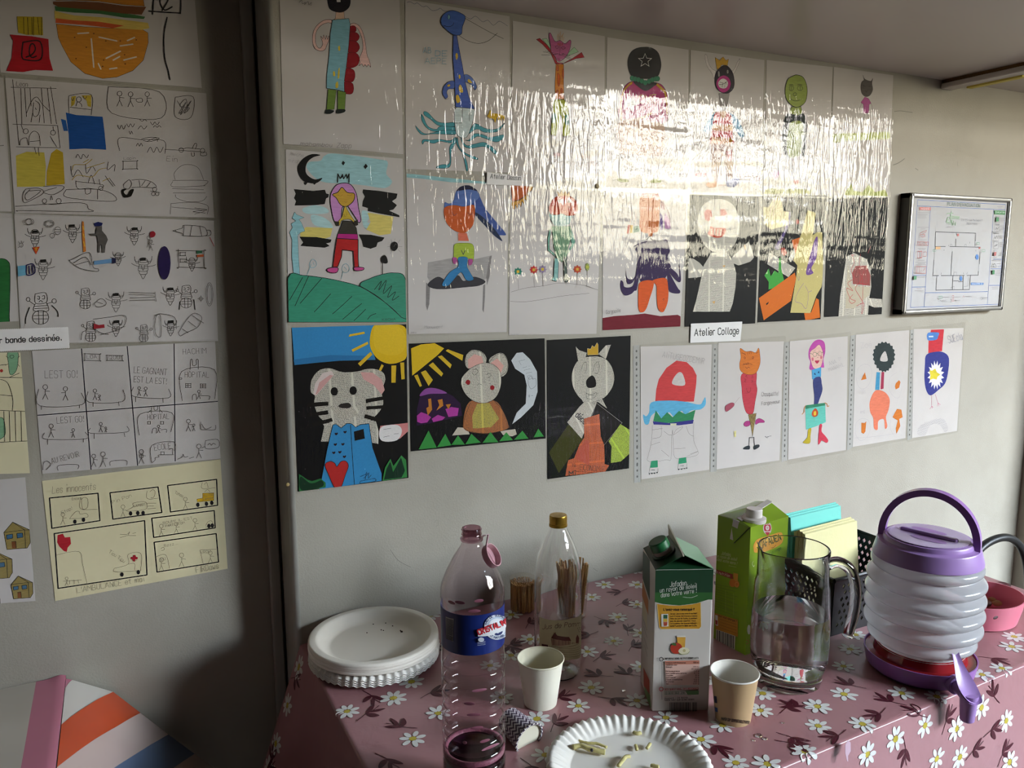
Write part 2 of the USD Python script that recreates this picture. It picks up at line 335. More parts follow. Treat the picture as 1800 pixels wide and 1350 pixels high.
# ---------------------------------------------------------------- drawings on the walls
CROPS = {'A': (0, 0, 3.2146), 'B': (0, 360, 2.9354), 'C': (0, 780, 2.3692), 'D': (480, 0, 4.186), 'E': (880, 20, 4.2194), 'F': (1200, 60, 4.5), 'G': (490, 260, 3.9707), 'H': (880, 300, 4.5), 'I': (1190, 320, 4.5), 'J': (500, 560, 3.75), 'K': (940, 560, 4.5), 'L': (1240, 570, 5.0), 'M': (1480, 560, 5.1917), 'N': (1560, 320, 5.4), 'P': (0, 0, 1.0)}
LAYER = 4e-5
INK = '#1c1a1c'
PENCIL = '#5f5955'
PAPER = '#bfb8b3'
YPAPER = '#d9ccA0'
class Sheet:
    """a sheet on a wall: pixel outlines are turned into points of that wall"""
    def __init__(s, name, label, cat, crop, quad, wall=0.0, paper=PAPER, film=None, group=None, margin=0.004, mat='sheet', strip=None, edge=None, base=0.0006):
        s.wall = wall - base
        s.crop = CROPS[crop]
        q = np.array([s.w(*p) for p in quad])
        s.c = q.mean(0)
        s.path = thing(name, label, cat, (s.c[0], s.wall, s.c[1]), group=group)
        s.poly = Polygon(edge(q) - s.c if edge else q - s.c).buffer(0)
        s.k = 0
        m = extr(s.poly, 0.0003)
        v = np.array(m.vertices)
        pm = trimesh.Trimesh(np.stack([v[:, 0], -v[:, 2], v[:, 1]], -1), m.faces[:, ::1])
        part(s.path, 'paper', pm, MAT[mat], cd=np.tile(lin(paper), (len(pm.vertices), 1)))
        s.film, s.margin, s.strip = film, margin, strip
    def w(s, x, y):
        ox, oy, z = s.crop
        p = on(x / z + ox, y / z + oy, 1, s.wall)
        return p[0], p[2]
    def pts(s, t):
        a = np.array([float(x) for x in t.replace(',', ' ').split()]).reshape(-1, 2) if isinstance(t, str) else np.asarray(t, float)
        return np.array([s.w(*p) for p in a]) - s.c
    def emit(s, name, geoms, mat='ink', label=None):
        """geoms: [(shape, colour)], laid on top of each other"""
        V, F, Cc, o = [], [], [], 0
        for g, col in geoms:
            g = g.intersection(s.poly)
            v, f = tri2d(g)
            s.k += 1
            if len(f) == 0:
                continue
            y = -(0.00034 + s.k * LAYER)
            V.append(np.stack([v[:, 0], np.full(len(v), y), v[:, 1]], -1)); F.append(f + o); Cc.append(np.tile(lin(col), (len(v), 1))); o += len(v)
        if V:
            part(s.path, name, trimesh.Trimesh(np.vstack(V), np.vstack(F), process=False), MAT[mat] if isinstance(mat, str) else mat, cd=np.vstack(Cc), label=label)
    def F(s, name, col, *pts, o=0, oc=INK, sm=True, mat='ink', label=None, extra=()):
        if len(pts) > 1:                        # separate pieces are separate parts
            for i, t in enumerate(pts):
                s.F(name, col, t, o=o, oc=oc, sm=sm, mat=mat, label=label, extra=extra if i == len(pts) - 1 else ())
            return
        g = []
        polys = []
        for t in pts:
            p = s.pts(t)
            p = spline(p, 5, True) if sm else p
            q = Polygon(p).buffer(0)
            polys.append(q)
        u = unary_union(polys)
        g.append((u, col))
        if o:
            g.append((unary_union([LineString(list(getattr(b, 'coords', b))) .buffer(o / 2000, quad_segs=3) for q in polys for b in ([q.exterior] if q.geom_type == 'Polygon' else [r.exterior for r in q.geoms])]), oc))
        s.emit(name, g + list(extra), mat, label)
    def lines(s, w, *pts, sm=True):
        out = []
        for t in pts:
            for u in t.split(';') if isinstance(t, str) else [t]:
                p = s.pts(u)
                if len(p) == 1:
                    out.append(Point(p[0]).buffer(w / 1000)); continue
                out.append(LineString(spline(p, 5) if sm and len(p) > 2 else p).buffer(w / 2000, quad_segs=2))
        return unary_union(out)
    def L(s, name, col, w, *pts, sm=True, label=None):
        if len(pts) > 1:                        # separate little scenes are separate parts
            for t in pts:
                s.L(name, col, w, t, sm=sm, label=label)
            return
        w = w * (1.65 if s.film == 'film_flat' else 1.25) if w < .65 and isinstance(s, Sheet) and s.film != None else w
        s.emit(name, [(s.lines(w, *pts, sm=sm), col)], 'ink', label)
    def hatch(s, outline, step, w, ang, jitter=0.3):
        """pen hatching inside an outline (pixels)"""
        q = Polygon(spline(s.pts(outline), 5, True)).buffer(0)
        x0, y0, x1, y1 = q.bounds; d = max(x1 - x0, y1 - y0) * 1.5; cx, cy = (x0 + x1) / 2, (y0 + y1) / 2
        ls = []
        n = int(d / step)
        for i in range(n):
            o = (i - n / 2 + random.uniform(-jitter, jitter)) * step
            ls.append(LineString([(cx - d, cy + o), (cx + d, cy + o + random.uniform(-jitter, jitter) * step)]))
        g = unary_union([affinity.rotate(l, ang, origin=(cx, cy)).buffer(w / 2000) for l in ls])
        return g.intersection(q)
    def T(s, name, text, col, p0, p1, h, w, slant=0.0, mat='print', label=None, wob=0.0):
        """one line of lettering along p0 -> p1 (pixels of the crop), capitals h pixels tall"""
        st, W = letters(text, 1.0, slant)
        p0, p1 = np.array(p0, float), np.array(p1, float)
        e = (p1 - p0); n = np.array([e[1], -e[0]]); n /= np.linalg.norm(n)
        out = [p0 + np.outer(a[:, 0] / W, e) + np.outer(a[:, 1] * h, n) + (np.random.default_rng(len(text)).normal(0, wob, a.shape) if wob else 0) for a in st]
        s.emit(name, [(s.lines(w, *out, sm=False), col)], mat, label)
    def done(s):
        if not s.film:
            return
        q = s.poly.minimum_rotated_rectangle.buffer(s.margin, join_style=1)
        y = -(0.0008 + s.k * LAYER)
        v, f = tri2d(q)
        part(s.path, 'plastic_sleeve' if s.film != 'pocket' else 'plastic_pocket', trimesh.Trimesh(np.stack([v[:, 0], np.full(len(v), y), v[:, 1]], -1), f, process=False), MAT[s.film], label='clear glossy plastic sleeve')
        if s.strip:
            a = np.array([s.w(*p) for p in s.strip[0]]) - s.c           # outline of the punched edge
            strip = Polygon(a)
            hs = []
            t, b = (a[0] + a[1]) / 2, (a[3] + a[2]) / 2
            for i, u in enumerate((.04, .085, .13, .17, .215, .26, .30, .345, .39, .43, .475, .52, .56, .605, .65, .69, .735, .78, .82, .865, .91, .955)):
                c = t + (b - t) * u
                hs.append(affinity.scale(Point(c).buffer(0.0023), 1, 2.0 if i in (2, 7, 12, 16, 19) else 1.15))
            v, f = tri2d(strip.difference(unary_union(hs)))
            part(s.path, 'punched_edge', trimesh.Trimesh(np.stack([v[:, 0], np.full(len(v), -0.0006), v[:, 1]], -1), f, process=False), MAT['punched'], label='punched white edge of the plastic pocket')
            v, f = tri2d(unary_union(hs))
            part(s.path, 'punched_hole', trimesh.Trimesh(np.stack([v[:, 0], np.full(len(v), -0.0001), v[:, 1]], -1), f, process=False), MAT['holes'], kind='stuff')
MAT['punched'] = M('pocket_edge', {'d': ('diffuse_bsdf', {'color': lin('#c9c9c6')}), 't': ('transparent_bsdf', {}), 'g': ('glossy_bsdf', {'roughness': 0.15}), 'm': ('mix_closure', {'fac': 0.45}), 'm2': ('mix_closure', {'fac': 0.06})},
    [('t.BSDF', 'm.closure1'), ('d.BSDF', 'm.closure2'), ('m.closure', 'm2.closure1'), ('g.BSDF', 'm2.closure2')], surface='m2.closure')
MAT['holes'] = plain('hole_dark', '#5d5c58', 0.7)
MAT['tape'] = M('clear_tape', {'d': ('diffuse_bsdf', {'color': lin('#c0b8ae')}), 't': ('transparent_bsdf', {}), 'g': ('glossy_bsdf', {'roughness': 0.1}), 'm': ('mix_closure', {'fac': 0.25}), 'm2': ('mix_closure', {'fac': 0.06})},
    [('t.BSDF', 'm.closure1'), ('d.BSDF', 'm.closure2'), ('m.closure', 'm2.closure1'), ('g.BSDF', 'm2.closure2')], surface='m2.closure')
def pinked(n=34):
    def f(q):
        out = []
        for i in range(4):
            a, b = q[i], q[(i + 1) % 4]
            L = np.linalg.norm(b - a); m = max(4, int(L / 0.0028)); nn = np.array([-(b - a)[1], (b - a)[0]]) / L
            for j in range(m):
                out += [a + (b - a) * (j / m), a + (b - a) * ((j + .5) / m) + nn * 0.0009]
        return np.array(out)
    return f
def circ(x, y, rx, ry=None, n=12):
    ry = ry or rx
    return ' '.join(f'{x + rx * math.cos(a):.1f} {y + ry * math.sin(a):.1f}' for a in np.linspace(0, 2 * math.pi, n))
LAM = dict(cat='drawing', film='film', group=None)
ROW = 'laminated drawings of the upper row'

# --- upper row -------------------------------------------------------------
d = Sheet('laminated_drawing', 'drawing of a black-headed figure in pale blue coat with red bumps and green trousers', 'drawing', 'D', [(43, -230), (925, -180), (958, 1135), (75, 1058)], film='film')
d.F('drawn_neck', '#d8b8a0', '462 85 522 85 524 130 556 160 430 160 458 135', o=.5, sm=False)
d.F('drawn_head', '#15131c', '402 -40 480 -110 560 -40 568 30 545 70 500 92 440 82 408 50')
d.F('drawn_face_patch', '#d8d2d0', '466 -20 494 -20 496 16 468 16', sm=False)
d.F('drawn_arm', '#e0b9b0', '436 150 380 148 320 190 292 250 292 320 310 360 350 376 380 366 392 340 412 290 410 265 400 290 392 262 384 290 372 258 366 285 350 268 364 320 350 352 330 350 312 310 316 240 350 190 400 168 432 172', o=.6)
d.F('drawn_arm', '#dfb6ae', '568 180 600 172 640 200 672 280 690 400 705 440 718 494 700 476 690 492 676 476 664 490 652 470 630 485 640 460 634 430 660 360 652 280 620 210 572 196', o=.6)
for t in ('568 196 600 192 612 220 596 240 566 240', '560 240 610 240 634 268 620 300 590 308 556 296', '552 305 612 308 636 350 610 388 560 390 544 360', '548 395 610 392 634 430 620 480 570 502 536 490', '536 505 590 515 602 560 584 602 536 604 522 580', '524 604 580 612 592 650 584 684 560 694 524 680'):
    d.F('drawn_red_bump', '#8e1420', t, o=.5, oc='#3a0a10')
d.F('drawn_coat', '#7fb0bd', '436 148 556 138 566 180 556 330 540 470 522 600 524 676 480 664 392 650 394 560 412 400 420 250', o=.6, sm=False)
d.F('drawn_spot', '#d9c044', '440 530 452 528 456 556 442 560', '478 520 488 500 486 570 474 574', '458 620 474 600 478 640 462 650', '478 345 490 340 492 372 480 372')
d.F('drawn_trouser_leg', '#6f8a3c', '404 658 464 664 448 806 392 808', o=.5, sm=False)
d.F('drawn_trouser_leg', '#6f8a3c', '474 668 534 680 526 808 474 806', o=.5, sm=False)
d.F('drawn_shoe', '#1d2322', '392 808 440 812 446 822 420 838 384 836 382 820', '474 806 526 806 526 824 490 836 462 834 464 818')
d.T('handwriting', 'mahambou', '#6b6664', (198, 1068), (430, 1082), 26, .5, .2); d.T('handwriting', 'Zapp', '#6b6664', (466, 1086), (572, 1090), 34, .5, .2)
d.L('pencil_scribble', '#6b6664', .5, '190 20 210 5 214 30 236 20 230 36 256 14 262 38 280 20 276 44')
d.done()

d = Sheet('laminated_drawing', 'drawing of a blue long-necked creature with teal octopus legs', 'drawing', 'D', [(972, -5), (1740, 120), (1745, 1270), (975, 1243)], film='film')
d.L('drawn_wave', '#6a7080', .6, '985 18 1010 14 1040 30 1060 22 1100 50 1130 46 1170 78 1210 72 1230 62 1262 82 1330 78 1400 112 1450 140 1490 120 1540 160 1580 150 1620 186 1660 158 1690 168 1725 192')
d.L('drawn_fishing_line', INK, .7, '1400 128 1500 185 1600 240 1695 285; 1368 262 1430 300 1510 320 1580 302 1630 262 1650 244')
for t in ('1340 900 1260 905 1200 890 1140 830 1110 822 1112 846 1160 880 1220 925 1340 930', '1340 935 1230 930 1200 952 1140 930 1105 860 1090 842 1095 890 1130 940 1190 968 1340 960', '1340 962 1250 960 1130 985 1080 960 1048 926 1062 960 1100 992 1180 985 1340 990', '1340 1010 1300 1035 1220 1025 1170 1030 1110 1026 1094 1040 1100 1062 1120 1040 1180 1056 1230 1040 1300 1052 1345 1030', '1345 1020 1310 1060 1296 1100 1296 1200 1240 1212 1204 1226 1210 1238 1300 1226 1312 1110 1350 1040', '1440 980 1470 920 1500 912 1560 945 1640 950 1702 908 1650 968 1560 975 1500 950 1460 972', '1410 1030 1440 1030 1480 985 1540 990 1600 1010 1690 992 1692 1020 1640 1046 1560 1020 1500 1005 1450 1038', '1380 1010 1420 1070 1480 1060 1560 1050 1640 1110 1630 1134 1560 1080 1450 1092 1400 1070', '1355 1010 1370 1080 1420 1130 1500 1160 1490 1175 1400 1130 1350 1060', '1395 1130 1420 1180 1432 1240 1424 1270 1410 1200'):
    d.F('drawn_tentacle', '#4c9aa4', t, o=.6)
d.F('drawn_belly', '#c9d6d6', '1342 795 1470 800 1474 860 1460 920 1430 1000 1400 1016 1360 1000 1340 950', o=.6)
d.L('drawn_apron_pocket', INK, .6, '1390 800 1390 905 1342 906; 1442 820 1442 890', sm=False)
d.F('drawn_arm', '#4d64ac', '1332 600 1290 602 1252 640 1246 690 1262 720 1268 728 1284 712 1276 680 1290 656 1332 650', o=.6, extra=[(d.lines(.5, '1255 718 1270 732 1290 726'), INK)])
d.F('drawn_arm', '#5a74b4', '1405 552 1440 556 1475 590 1496 640 1482 664 1472 648 1450 620 1420 606 1404 604', o=.6)
d.F('drawn_body', '#4a63b0', '1324 262 1350 262 1366 360 1390 480 1410 600 1440 720 1482 802 1340 788 1334 600 1320 420', o=.7, sm=False)
d.F('drawn_spot', '#cfae3a', '1340 402 1352 392 1358 420 1346 442', '1364 555 1374 552 1376 575 1366 580', '1364 640 1378 625 1396 670 1386 684 1368 672', '1342 712 1360 700 1374 745 1350 758', '1428 596 1440 584 1462 612 1440 610', '1280 628 1296 622 1300 634 1284 640')
d.F('drawn_head', '#4a6cb8', '1280 88 1330 82 1380 100 1412 130 1390 200 1384 250 1352 262 1310 250 1250 200 1232 160 1244 118', o=.8)
d.F('drawn_eye', '#7fb6c4', '1290 108 1300 128 1290 148 1282 128', o=.5); d.L('drawn_mouth', INK, .6, '1250 190 1290 198 1318 188 1326 170')
d.F('drawn_small_animal', '#d2ac28', '1594 808 1606 822 1600 836 1640 836 1700 852 1712 900 1700 862 1696 896 1684 862 1676 896 1668 862 1656 900 1646 860 1630 908 1622 880 1606 870 1590 872 1572 856 1584 836', sm=False)
d.T('handwriting', 'AB', '#5c9ab4', (1102, 392), (1160, 392), 42, .8); d.T('handwriting', 'DE', '#5c9ab4', (1190, 414), (1276, 416), 40, .8); d.T('handwriting', 'AEPE', '#7aa6b4', (1114, 470), (1272, 472), 42, .8)
d.done()

d = Sheet('laminated_drawing', 'drawing of a pink cat head on an orange giraffe neck with green shorts', 'drawing', 'E', [(90, 70), (772, 185), (765, 1320), (75, 1290)], film='film')
d.F('drawn_collar', '#a8202c', '264 208 290 200 345 250 400 330 420 380 465 385 530 350 600 304 620 342 560 350 480 382 440 395 404 388 370 310 310 245', o=.6, sm=False)
d.F('drawn_collar_lining', '#a6c8a4', '308 206 340 200 372 262 396 312', '498 310 545 266 576 300 530 318 490 330', o=.5, sm=False)
d.F('drawn_neck', '#cf7d1e', '408 392 466 392 466 540 470 654 402 648 402 540', o=.6, sm=False)
d.F('drawn_neck_patch', '#c25a18', '416 402 426 404 428 440 412 436', '420 460 440 485 434 552 422 540', '412 590 424 584 426 618 408 612', '448 570 458 590 450 612 442 590', '456 440 466 430 466 500 456 480', o=.5)
d.F('drawn_head', '#b8598a', '368 250 356 180 368 162 400 222 440 218 476 240 510 214 520 230 508 290 480 340 440 370 420 366 398 330 374 300', o=.7, extra=[(d.lines(.6, '402 262 420 256 430 268 412 276 402 262; 446 270 462 262 478 272 460 282 446 270; 438 250 436 310 430 324 446 324; 400 320 430 316 446 324 468 312; 420 352 436 360 452 350', '330 295 420 315; 312 300 410 322; 300 325 396 322; 450 312 512 330; 456 318 520 350; 450 325 526 365'), INK), (d.lines(1.2, '424 236 420 250; 440 234 440 252; 456 238 452 254; 430 240 432 256'), '#b04818')])
d.L('drawn_hair', '#d09a50', .7, '420 215 416 180; 430 214 434 160; 442 214 444 150; 452 216 458 176; 462 220 470 190; 434 190 420 170; 446 190 466 164')
d.F('drawn_shorts', '#a8ae32', '402 652 470 656 492 690 504 760 512 926 458 926 452 790 444 768 436 800 412 924 370 914 376 800 384 690', o=.6, sm=False)
d.F('drawn_shorts_pocket', '#5e9a82', '380 758 408 756 404 830 378 826', '474 772 502 766 508 846 476 840', o=.5, sm=False)
d.L('drawn_leg', PENCIL, .5, '374 925 376 1150 364 1176 380 1196 396 1190 398 1150 408 925; 466 930 464 1150 460 1176 478 1194 500 1190 492 1150 490 930')
d.F('drawn_shoe', '#c7a1a0', '395 1052 448 1052 448 1076 395 1076', sm=False)
d.T('handwriting', 'le retour', '#b3444a', (556, 1082), (668, 1086), 20, .5); d.T('handwriting', 'a', '#b3444a', (664, 1116), (684, 1118), 22, .6); d.T('handwriting', 'la!', '#b3323a', (640, 1152), (704, 1152), 26, .7)
d.done()

d = Sheet('laminated_drawing', 'drawing of a black round-headed figure in a magenta LOVE sweater with crossed arms', 'drawing', 'E', [(790, 192), (1393, 285), (1390, 1345), (775, 1320)], film='film')
d.F('drawn_sweater', '#a81f62', '972 520 1160 530 1220 580 1244 660 1236 810 1190 830 1180 820 1060 815 884 790 880 690 900 590', o=.8)
d.F('drawn_yellow_trim', '#c08a22', '972 522 940 545 900 600 884 690 884 800 900 800 898 690 916 600 950 556 974 540', '1156 532 1200 566 1226 600 1236 680 1238 760 1228 760 1224 680 1212 610 1180 575 1152 548', '930 806 1000 796 1060 776 1130 742 1100 776 1040 800 960 816', o=.4)
d.F('drawn_neckline', '#16141a', '990 516 1150 530 1130 560 1075 590 1020 560')
d.F('drawn_head', '#141215', '1060 264 1120 270 1170 310 1190 390 1180 450 1160 485 1110 500 1040 500 980 490 948 440 940 370 960 310 1000 276')
for x, y in ((974, 496), (996, 502), (1020, 508), (1046, 518), (1070, 530), (1098, 520), (1124, 508), (1148, 502), (1162, 500)):
    d.F('drawn_green_bead', '#2f7a58', [(x + 16 * math.cos(a), y + 19 * math.sin(a)) for a in np.linspace(0, 6.28, 9)[:-1]], o=.4)
d.L('drawn_star', '#d8d4d0', 1.0, [(1068 + r * math.sin(a), 366 - r * math.cos(a)) for a, r in [(i * math.pi / 5, 52 if i % 2 == 0 else 22) for i in range(11)]], sm=False)
d.T('handwriting', 'LOVE', '#c7a02a', (982, 684), (1152, 680), 62, 1.2)
d.L('drawn_sleeve_line', INK, .7, '1000 690 1060 676 1130 680 1190 720; 1060 800 1090 818; 1180 740 1190 790; 980 610 986 680; 1000 600 1004 690')
d.F('drawn_hand', '#c9c2c0', '916 670 940 650 980 652 1000 680 984 710 970 740 950 712 920 706', o=.5, extra=[(d.lines(.5, '926 668 980 676; 922 684 982 690; 930 698 976 704'), INK)])
d.F('drawn_skirt', '#d6b8a4', '876 820 1190 830 1200 1000 1180 1070 900 1060 880 1000', label='pale pink skirt')
d.L('drawn_leg', PENCIL, .5, '940 1075 900 1150 880 1230; 1000 1075 990 1230; 1140 1090 1160 1130; 1090 1080 1100 1230; 930 1066 1150 1082')
d.F('drawn_shoe', '#8f9a3a', '862 1242 930 1248 944 1264 884 1266', '1112 1256 1150 1236 1190 1250 1180 1270 1112 1272', o=.4)
d.T('handwriting', 'hehe', '#b07a7c', (1226, 1164), (1288, 1168), 18, .5); d.T('handwriting', 'Nini', '#b0b070', (1240, 1206), (1320, 1208), 24, .6); d.T('handwriting', 'pi po', '#a09a98', (1262, 1250), (1332, 1250), 18, .4)
d.done()

d = Sheet('laminated_drawing', 'drawing of a horned purple head with a crown on a striped jumper and brown trousers', 'drawing', 'F', [(63, 125), (645, 205), (615, 1270), (45, 1250)], film='film')
d.L('drawn_hill', PENCIL, .5, '66 965 150 968 230 985 310 1000 400 996 500 1025 612 1055')
d.L('drawn_house', '#c0464a', .8, '178 1048 182 1104 438 1112 440 1078 410 1050 300 1056 180 1046; 176 1156 176 1196 440 1196; 174 1156 380 1160; 452 1110 492 1102 494 1138 456 1140 452 1110; 520 1116 554 1114 554 1148 520 1144 520 1116; 580 1130 608 1122 606 1156 584 1156 580 1130', sm=False)
d.F('drawn_car', '#b82a34', '92 1100 150 1096 148 1124 94 1128', '160 1100 184 1098 188 1128 164 1130', sm=False)
d.F('drawn_horn', '#d0c8c4', '174 170 190 168 204 230 232 276 262 296 246 350 230 310 190 250', '452 195 440 240 412 300 396 316 384 300 410 270 432 220', o=.5)
d.F('drawn_crown', '#cfa02c', '254 184 290 208 318 180 340 208 362 198 350 262 330 260 318 240 300 250 296 276 270 280', o=.5, sm=False)
d.F('drawn_neck', '#8b8580', '284 470 368 468 352 560 330 606 290 608 292 550', o=.5, sm=False)
d.F('drawn_head', '#1f1424', '262 300 310 252 350 250 392 300 408 370 400 430 360 468 310 466 264 430 250 370')
d.F('drawn_snout', '#b3247a', '280 350 320 328 360 345 378 390 362 440 320 462 282 440 264 395', extra=[(Polygon(spline(d.pts('320 352 350 370 356 400 340 426 310 430 284 414 280 384 296 362'), 5, True)), '#d5cfcc'), (d.lines(.8, '290 380 330 390 350 370; 310 420 316 386; 330 424 334 380 350 400; 286 400 320 398'), INK)])
d.F('drawn_eye', '#8d8684', '276 300 288 296 292 330 280 336', '346 288 358 284 360 308 348 312', o=.4)
d.F('drawn_arm', '#3a86ac', '254 622 220 650 176 720 158 770 176 778 216 760 240 700', '348 618 400 640 450 700 488 800 468 822 440 800 400 720 372 660', o=.6)
d.F('drawn_hand', '#ddd4d0', '156 768 136 790 150 812 172 800 174 780', '488 806 502 846 484 852 468 836 472 820', o=.5)
d.F('drawn_jumper', '#c54038', '256 622 330 612 376 640 390 720 392 800 390 872 218 870 220 800 236 700', o=.6, extra=[(Polygon(d.pts('236 716 262 708 280 722 310 710 340 724 370 710 390 716 392 770 370 764 340 772 300 762 262 770 228 760')), '#c08022'), (Polygon(d.pts('226 812 262 818 300 812 340 824 392 818 390 872 218 870')), '#c08022'), (d.lines(.7, '232 716 250 704 262 722 280 706 296 724 316 706 336 726 350 708 372 726 390 712; 228 768 250 756 262 774 280 758 300 774 320 760 340 776 360 762 392 776; 226 818 240 806 256 824 276 808 296 828 316 810 340 830 360 812 392 830', sm=False), '#6a2a12')])
d.F('drawn_pompom', '#b67a1c', '292 614 336 610 338 650 316 668 296 650', o=.5)
d.F('drawn_trousers', '#8a5a36', '218 874 390 872 396 960 390 1150 348 1148 336 1060 310 960 290 1060 270 1166 228 1168 226 1040', o=.5, sm=False)
d.F('drawn_pocket', '#b5302c', '340 926 384 918 388 1002 350 1008', o=.5, sm=False)
d.F('drawn_shoe', '#cc7c34', '182 1180 220 1166 264 1168 262 1206 220 1216 186 1204', o=.5)
d.F('drawn_shoe', '#3a4a92', '346 1160 400 1142 440 1142 436 1180 400 1210 346 1204', o=.5)
d.done()

d = Sheet('laminated_drawing', 'drawing of a green smiling round-faced man with a striped green body', 'drawing', 'F', [(663, 205), (1185, 260), (1150, 1265), (648, 1262)], film='film')
d.F('drawn_grass', '#a0a055', '652 1232 700 1218 760 1232 860 1222 960 1226 1018 1232 1018 1262 650 1262', sm=False)
d.L('drawn_grass_blade', '#7c8438', .6, *[f'{x} 1258 {x+22} 1224' for x in range(655, 1010, 16)], sm=False)
d.F('drawn_coat', '#27302e', '836 622 940 620 976 690 980 800 960 960 930 950 850 975 808 960 784 850 796 700')
d.F('drawn_body', '#8e9a48', '850 700 930 690 950 760 930 940 880 975 832 960 820 860 836 760')
d.L('drawn_body_stripe', INK, .8, '850 720 830 960; 880 700 862 970; 940 720 920 950; 806 960 850 976 930 950; 860 975 862 1090; 910 960 896 1100; 835 980 832 1060; 940 960 926 1060')
d.F('drawn_neck', '#8b9a44', '856 576 932 574 944 630 900 646 838 626', o=.9, sm=False)
d.F('drawn_head', '#8f9e46', '900 324 950 344 978 410 980 480 960 546 900 580 848 556 812 500 808 430 828 360 864 334', o=1.3, extra=[(d.lines(.9, '838 428 846 410 866 412 874 430 862 446 842 444 838 428; 902 430 912 410 934 410 944 430 934 446 912 444 902 430; 854 412 852 444; 926 412 924 444; 870 472 884 464 898 474 886 488 872 486 870 472; 846 508 866 524 900 528 930 518; 838 404 856 398 872 404; 902 404 920 398 942 404'), INK)])
d.F('drawn_flower', '#a85a8c', '710 1110 730 1082 756 1090 752 1130 726 1142', o=.4); d.F('drawn_flower', '#b8323c', '878 1150 900 1142 916 1164 900 1186 878 1176')
d.L('drawn_foot', INK, .8, '820 1076 840 1090 836 1060; 846 1076 866 1096 860 1064; 890 1076 900 1110')
d.done()

d = Sheet('laminated_drawing', 'drawing of a small grey cat in a pink top above green bushes', 'drawing', 'F', [(1195, 260), (1665, 325), (1630, 1285), (1165, 1270)], film='film')
d.F('drawn_body', '#b25a92', '1440 496 1470 510 1490 548 1474 556 1472 624 1430 626 1428 556 1408 540', o=.4, sm=False)
d.F('drawn_head', '#5a5450', '1432 362 1424 324 1440 356 1486 372 1502 350 1496 390 1502 440 1480 484 1446 494 1416 470 1406 420 1414 380', o=.6, extra=[(d.lines(.6, '1422 404 1440 412; 1470 416 1486 410; 1440 446 1452 452 1466 444; 1452 452 1450 466'), INK)])
d.L('drawn_limb', '#4a4448', .7, '1414 546 1394 600; 1490 550 1500 600; 1440 626 1430 680; 1460 628 1474 700')
d.F('drawn_green_band', '#b6bf72', '1185 790 1640 772 1638 830 1400 840 1250 850 1183 852', sm=False)
d.F('drawn_bush', '#929a48', '1186 800 1220 792 1250 840 1230 858 1186 852', o=.3, oc='#666c30')
d.F('drawn_grass', '#a3ab5c', '1290 1240 1330 1180 1350 1240 1420 1250 1470 1190 1520 1250 1600 1230 1622 1282 1280 1272', sm=False)
d.done()
# --- middle row -------------------------------------------------------------
d = Sheet('laminated_drawing', 'drawing of a pink-haired girl in red trousers under a black crescent moon on green hills', 'drawing', 'G', [(48, 10), (865, 75), (888, 1215), (68, 1215)], film='film')
d.F('drawn_sky_wash', '#9ec7cb', '320 55 400 40 700 80 760 100 750 180 790 235 740 280 600 262 480 250 300 235 200 150 210 100 290 90')
d.F('drawn_sky_wash', '#aecfd0', '165 425 250 400 330 420 340 455 200 460', '225 470 300 480 360 520 370 560 250 540', '580 440 640 460 620 520 700 540 600 560', mat='ink')
d.F('drawn_yellow_wash', '#d6c46c', '190 552 375 560 360 620 300 640 150 620 150 590', '620 452 800 480 780 600 700 610 610 570 640 520', sm=False)
d.F('drawn_black_cloud', '#14120f', '104 288 240 300 322 292 330 318 350 324 346 345 330 352 320 392 250 400 110 402 120 372 106 350 118 320', sm=False)
d.F('drawn_black_cloud', '#14120f', '588 290 700 300 828 320 820 352 790 372 824 400 800 430 770 438 840 470 842 484 700 458 620 440 622 420 582 408 586 372 600 340 584 310', sm=False)
d.F('drawn_black_cloud', '#14120f', '144 620 260 622 368 640 360 660 330 666 354 684 320 696 150 684 170 660', sm=False)
d.F('drawn_black_cloud', '#14120f', '556 604 640 606 738 626 720 650 690 660 680 690 640 704 590 690 580 650', sm=False)
d.F('drawn_moon', '#100e0c', '290 50 230 44 170 74 130 130 140 190 180 236 260 246 304 210 250 220 200 190 186 150 200 100 240 66', sm=True)
d.F('drawn_star', '#15120f', '448 90 462 104 450 122 438 108', '606 110 620 128 604 148 592 132', '186 232 200 244 186 260 174 246', '250 236 262 244 248 258 238 246', sm=False)
d.F('drawn_tree', '#8fbfc6', '110 448 124 466 176 486 140 500 156 520 182 580 150 592 132 610 138 760 146 888 104 890 90 760 92 640 74 590 96 556 84 530 118 510 92 490', o=.35, sm=False)
d.L('drawn_flower', '#7ab0bb', .6, '222 790 236 776 256 790 264 812 250 832 226 836 212 818 222 790; 240 800 246 816; 226 812 196 888; 448 818 470 808 490 830 488 858 462 872 440 850 448 818; 456 830 474 850; 448 862 434 915')
d.L('drawn_crown', INK, 1.6, '410 240 412 182 428 214 444 186 452 216 470 184 478 212 490 182 490 240; 428 214 444 200', sm=False)
d.F('drawn_hair', '#c48ac0', '440 246 500 256 540 320 556 420 572 500 556 522 530 480 490 420 470 400 440 420 434 500 414 526 386 510 366 430 358 340 390 270', o=1.3)
d.F('drawn_face', '#c59c38', '440 276 476 310 526 320 520 370 470 410 430 396 400 350 374 326 410 310', o=1.2, extra=[(d.lines(.35, '410 330 430 336 444 326; 476 330 496 334 510 324; 458 376 466 382 476 376'), '#6a5010')])
d.F('drawn_neck', '#c5a83a', '460 408 482 440 500 470 540 530 534 542 500 500 440 506 424 540 400 530 440 480', o=.6, extra=[(d.lines(.35, '440 450 448 480; 470 450 474 472; 452 462 462 480'), INK)])
d.F('drawn_hand', '#2a2218', '388 512 420 516 418 546 400 545', '520 515 550 500 552 540 530 542', sm=False)
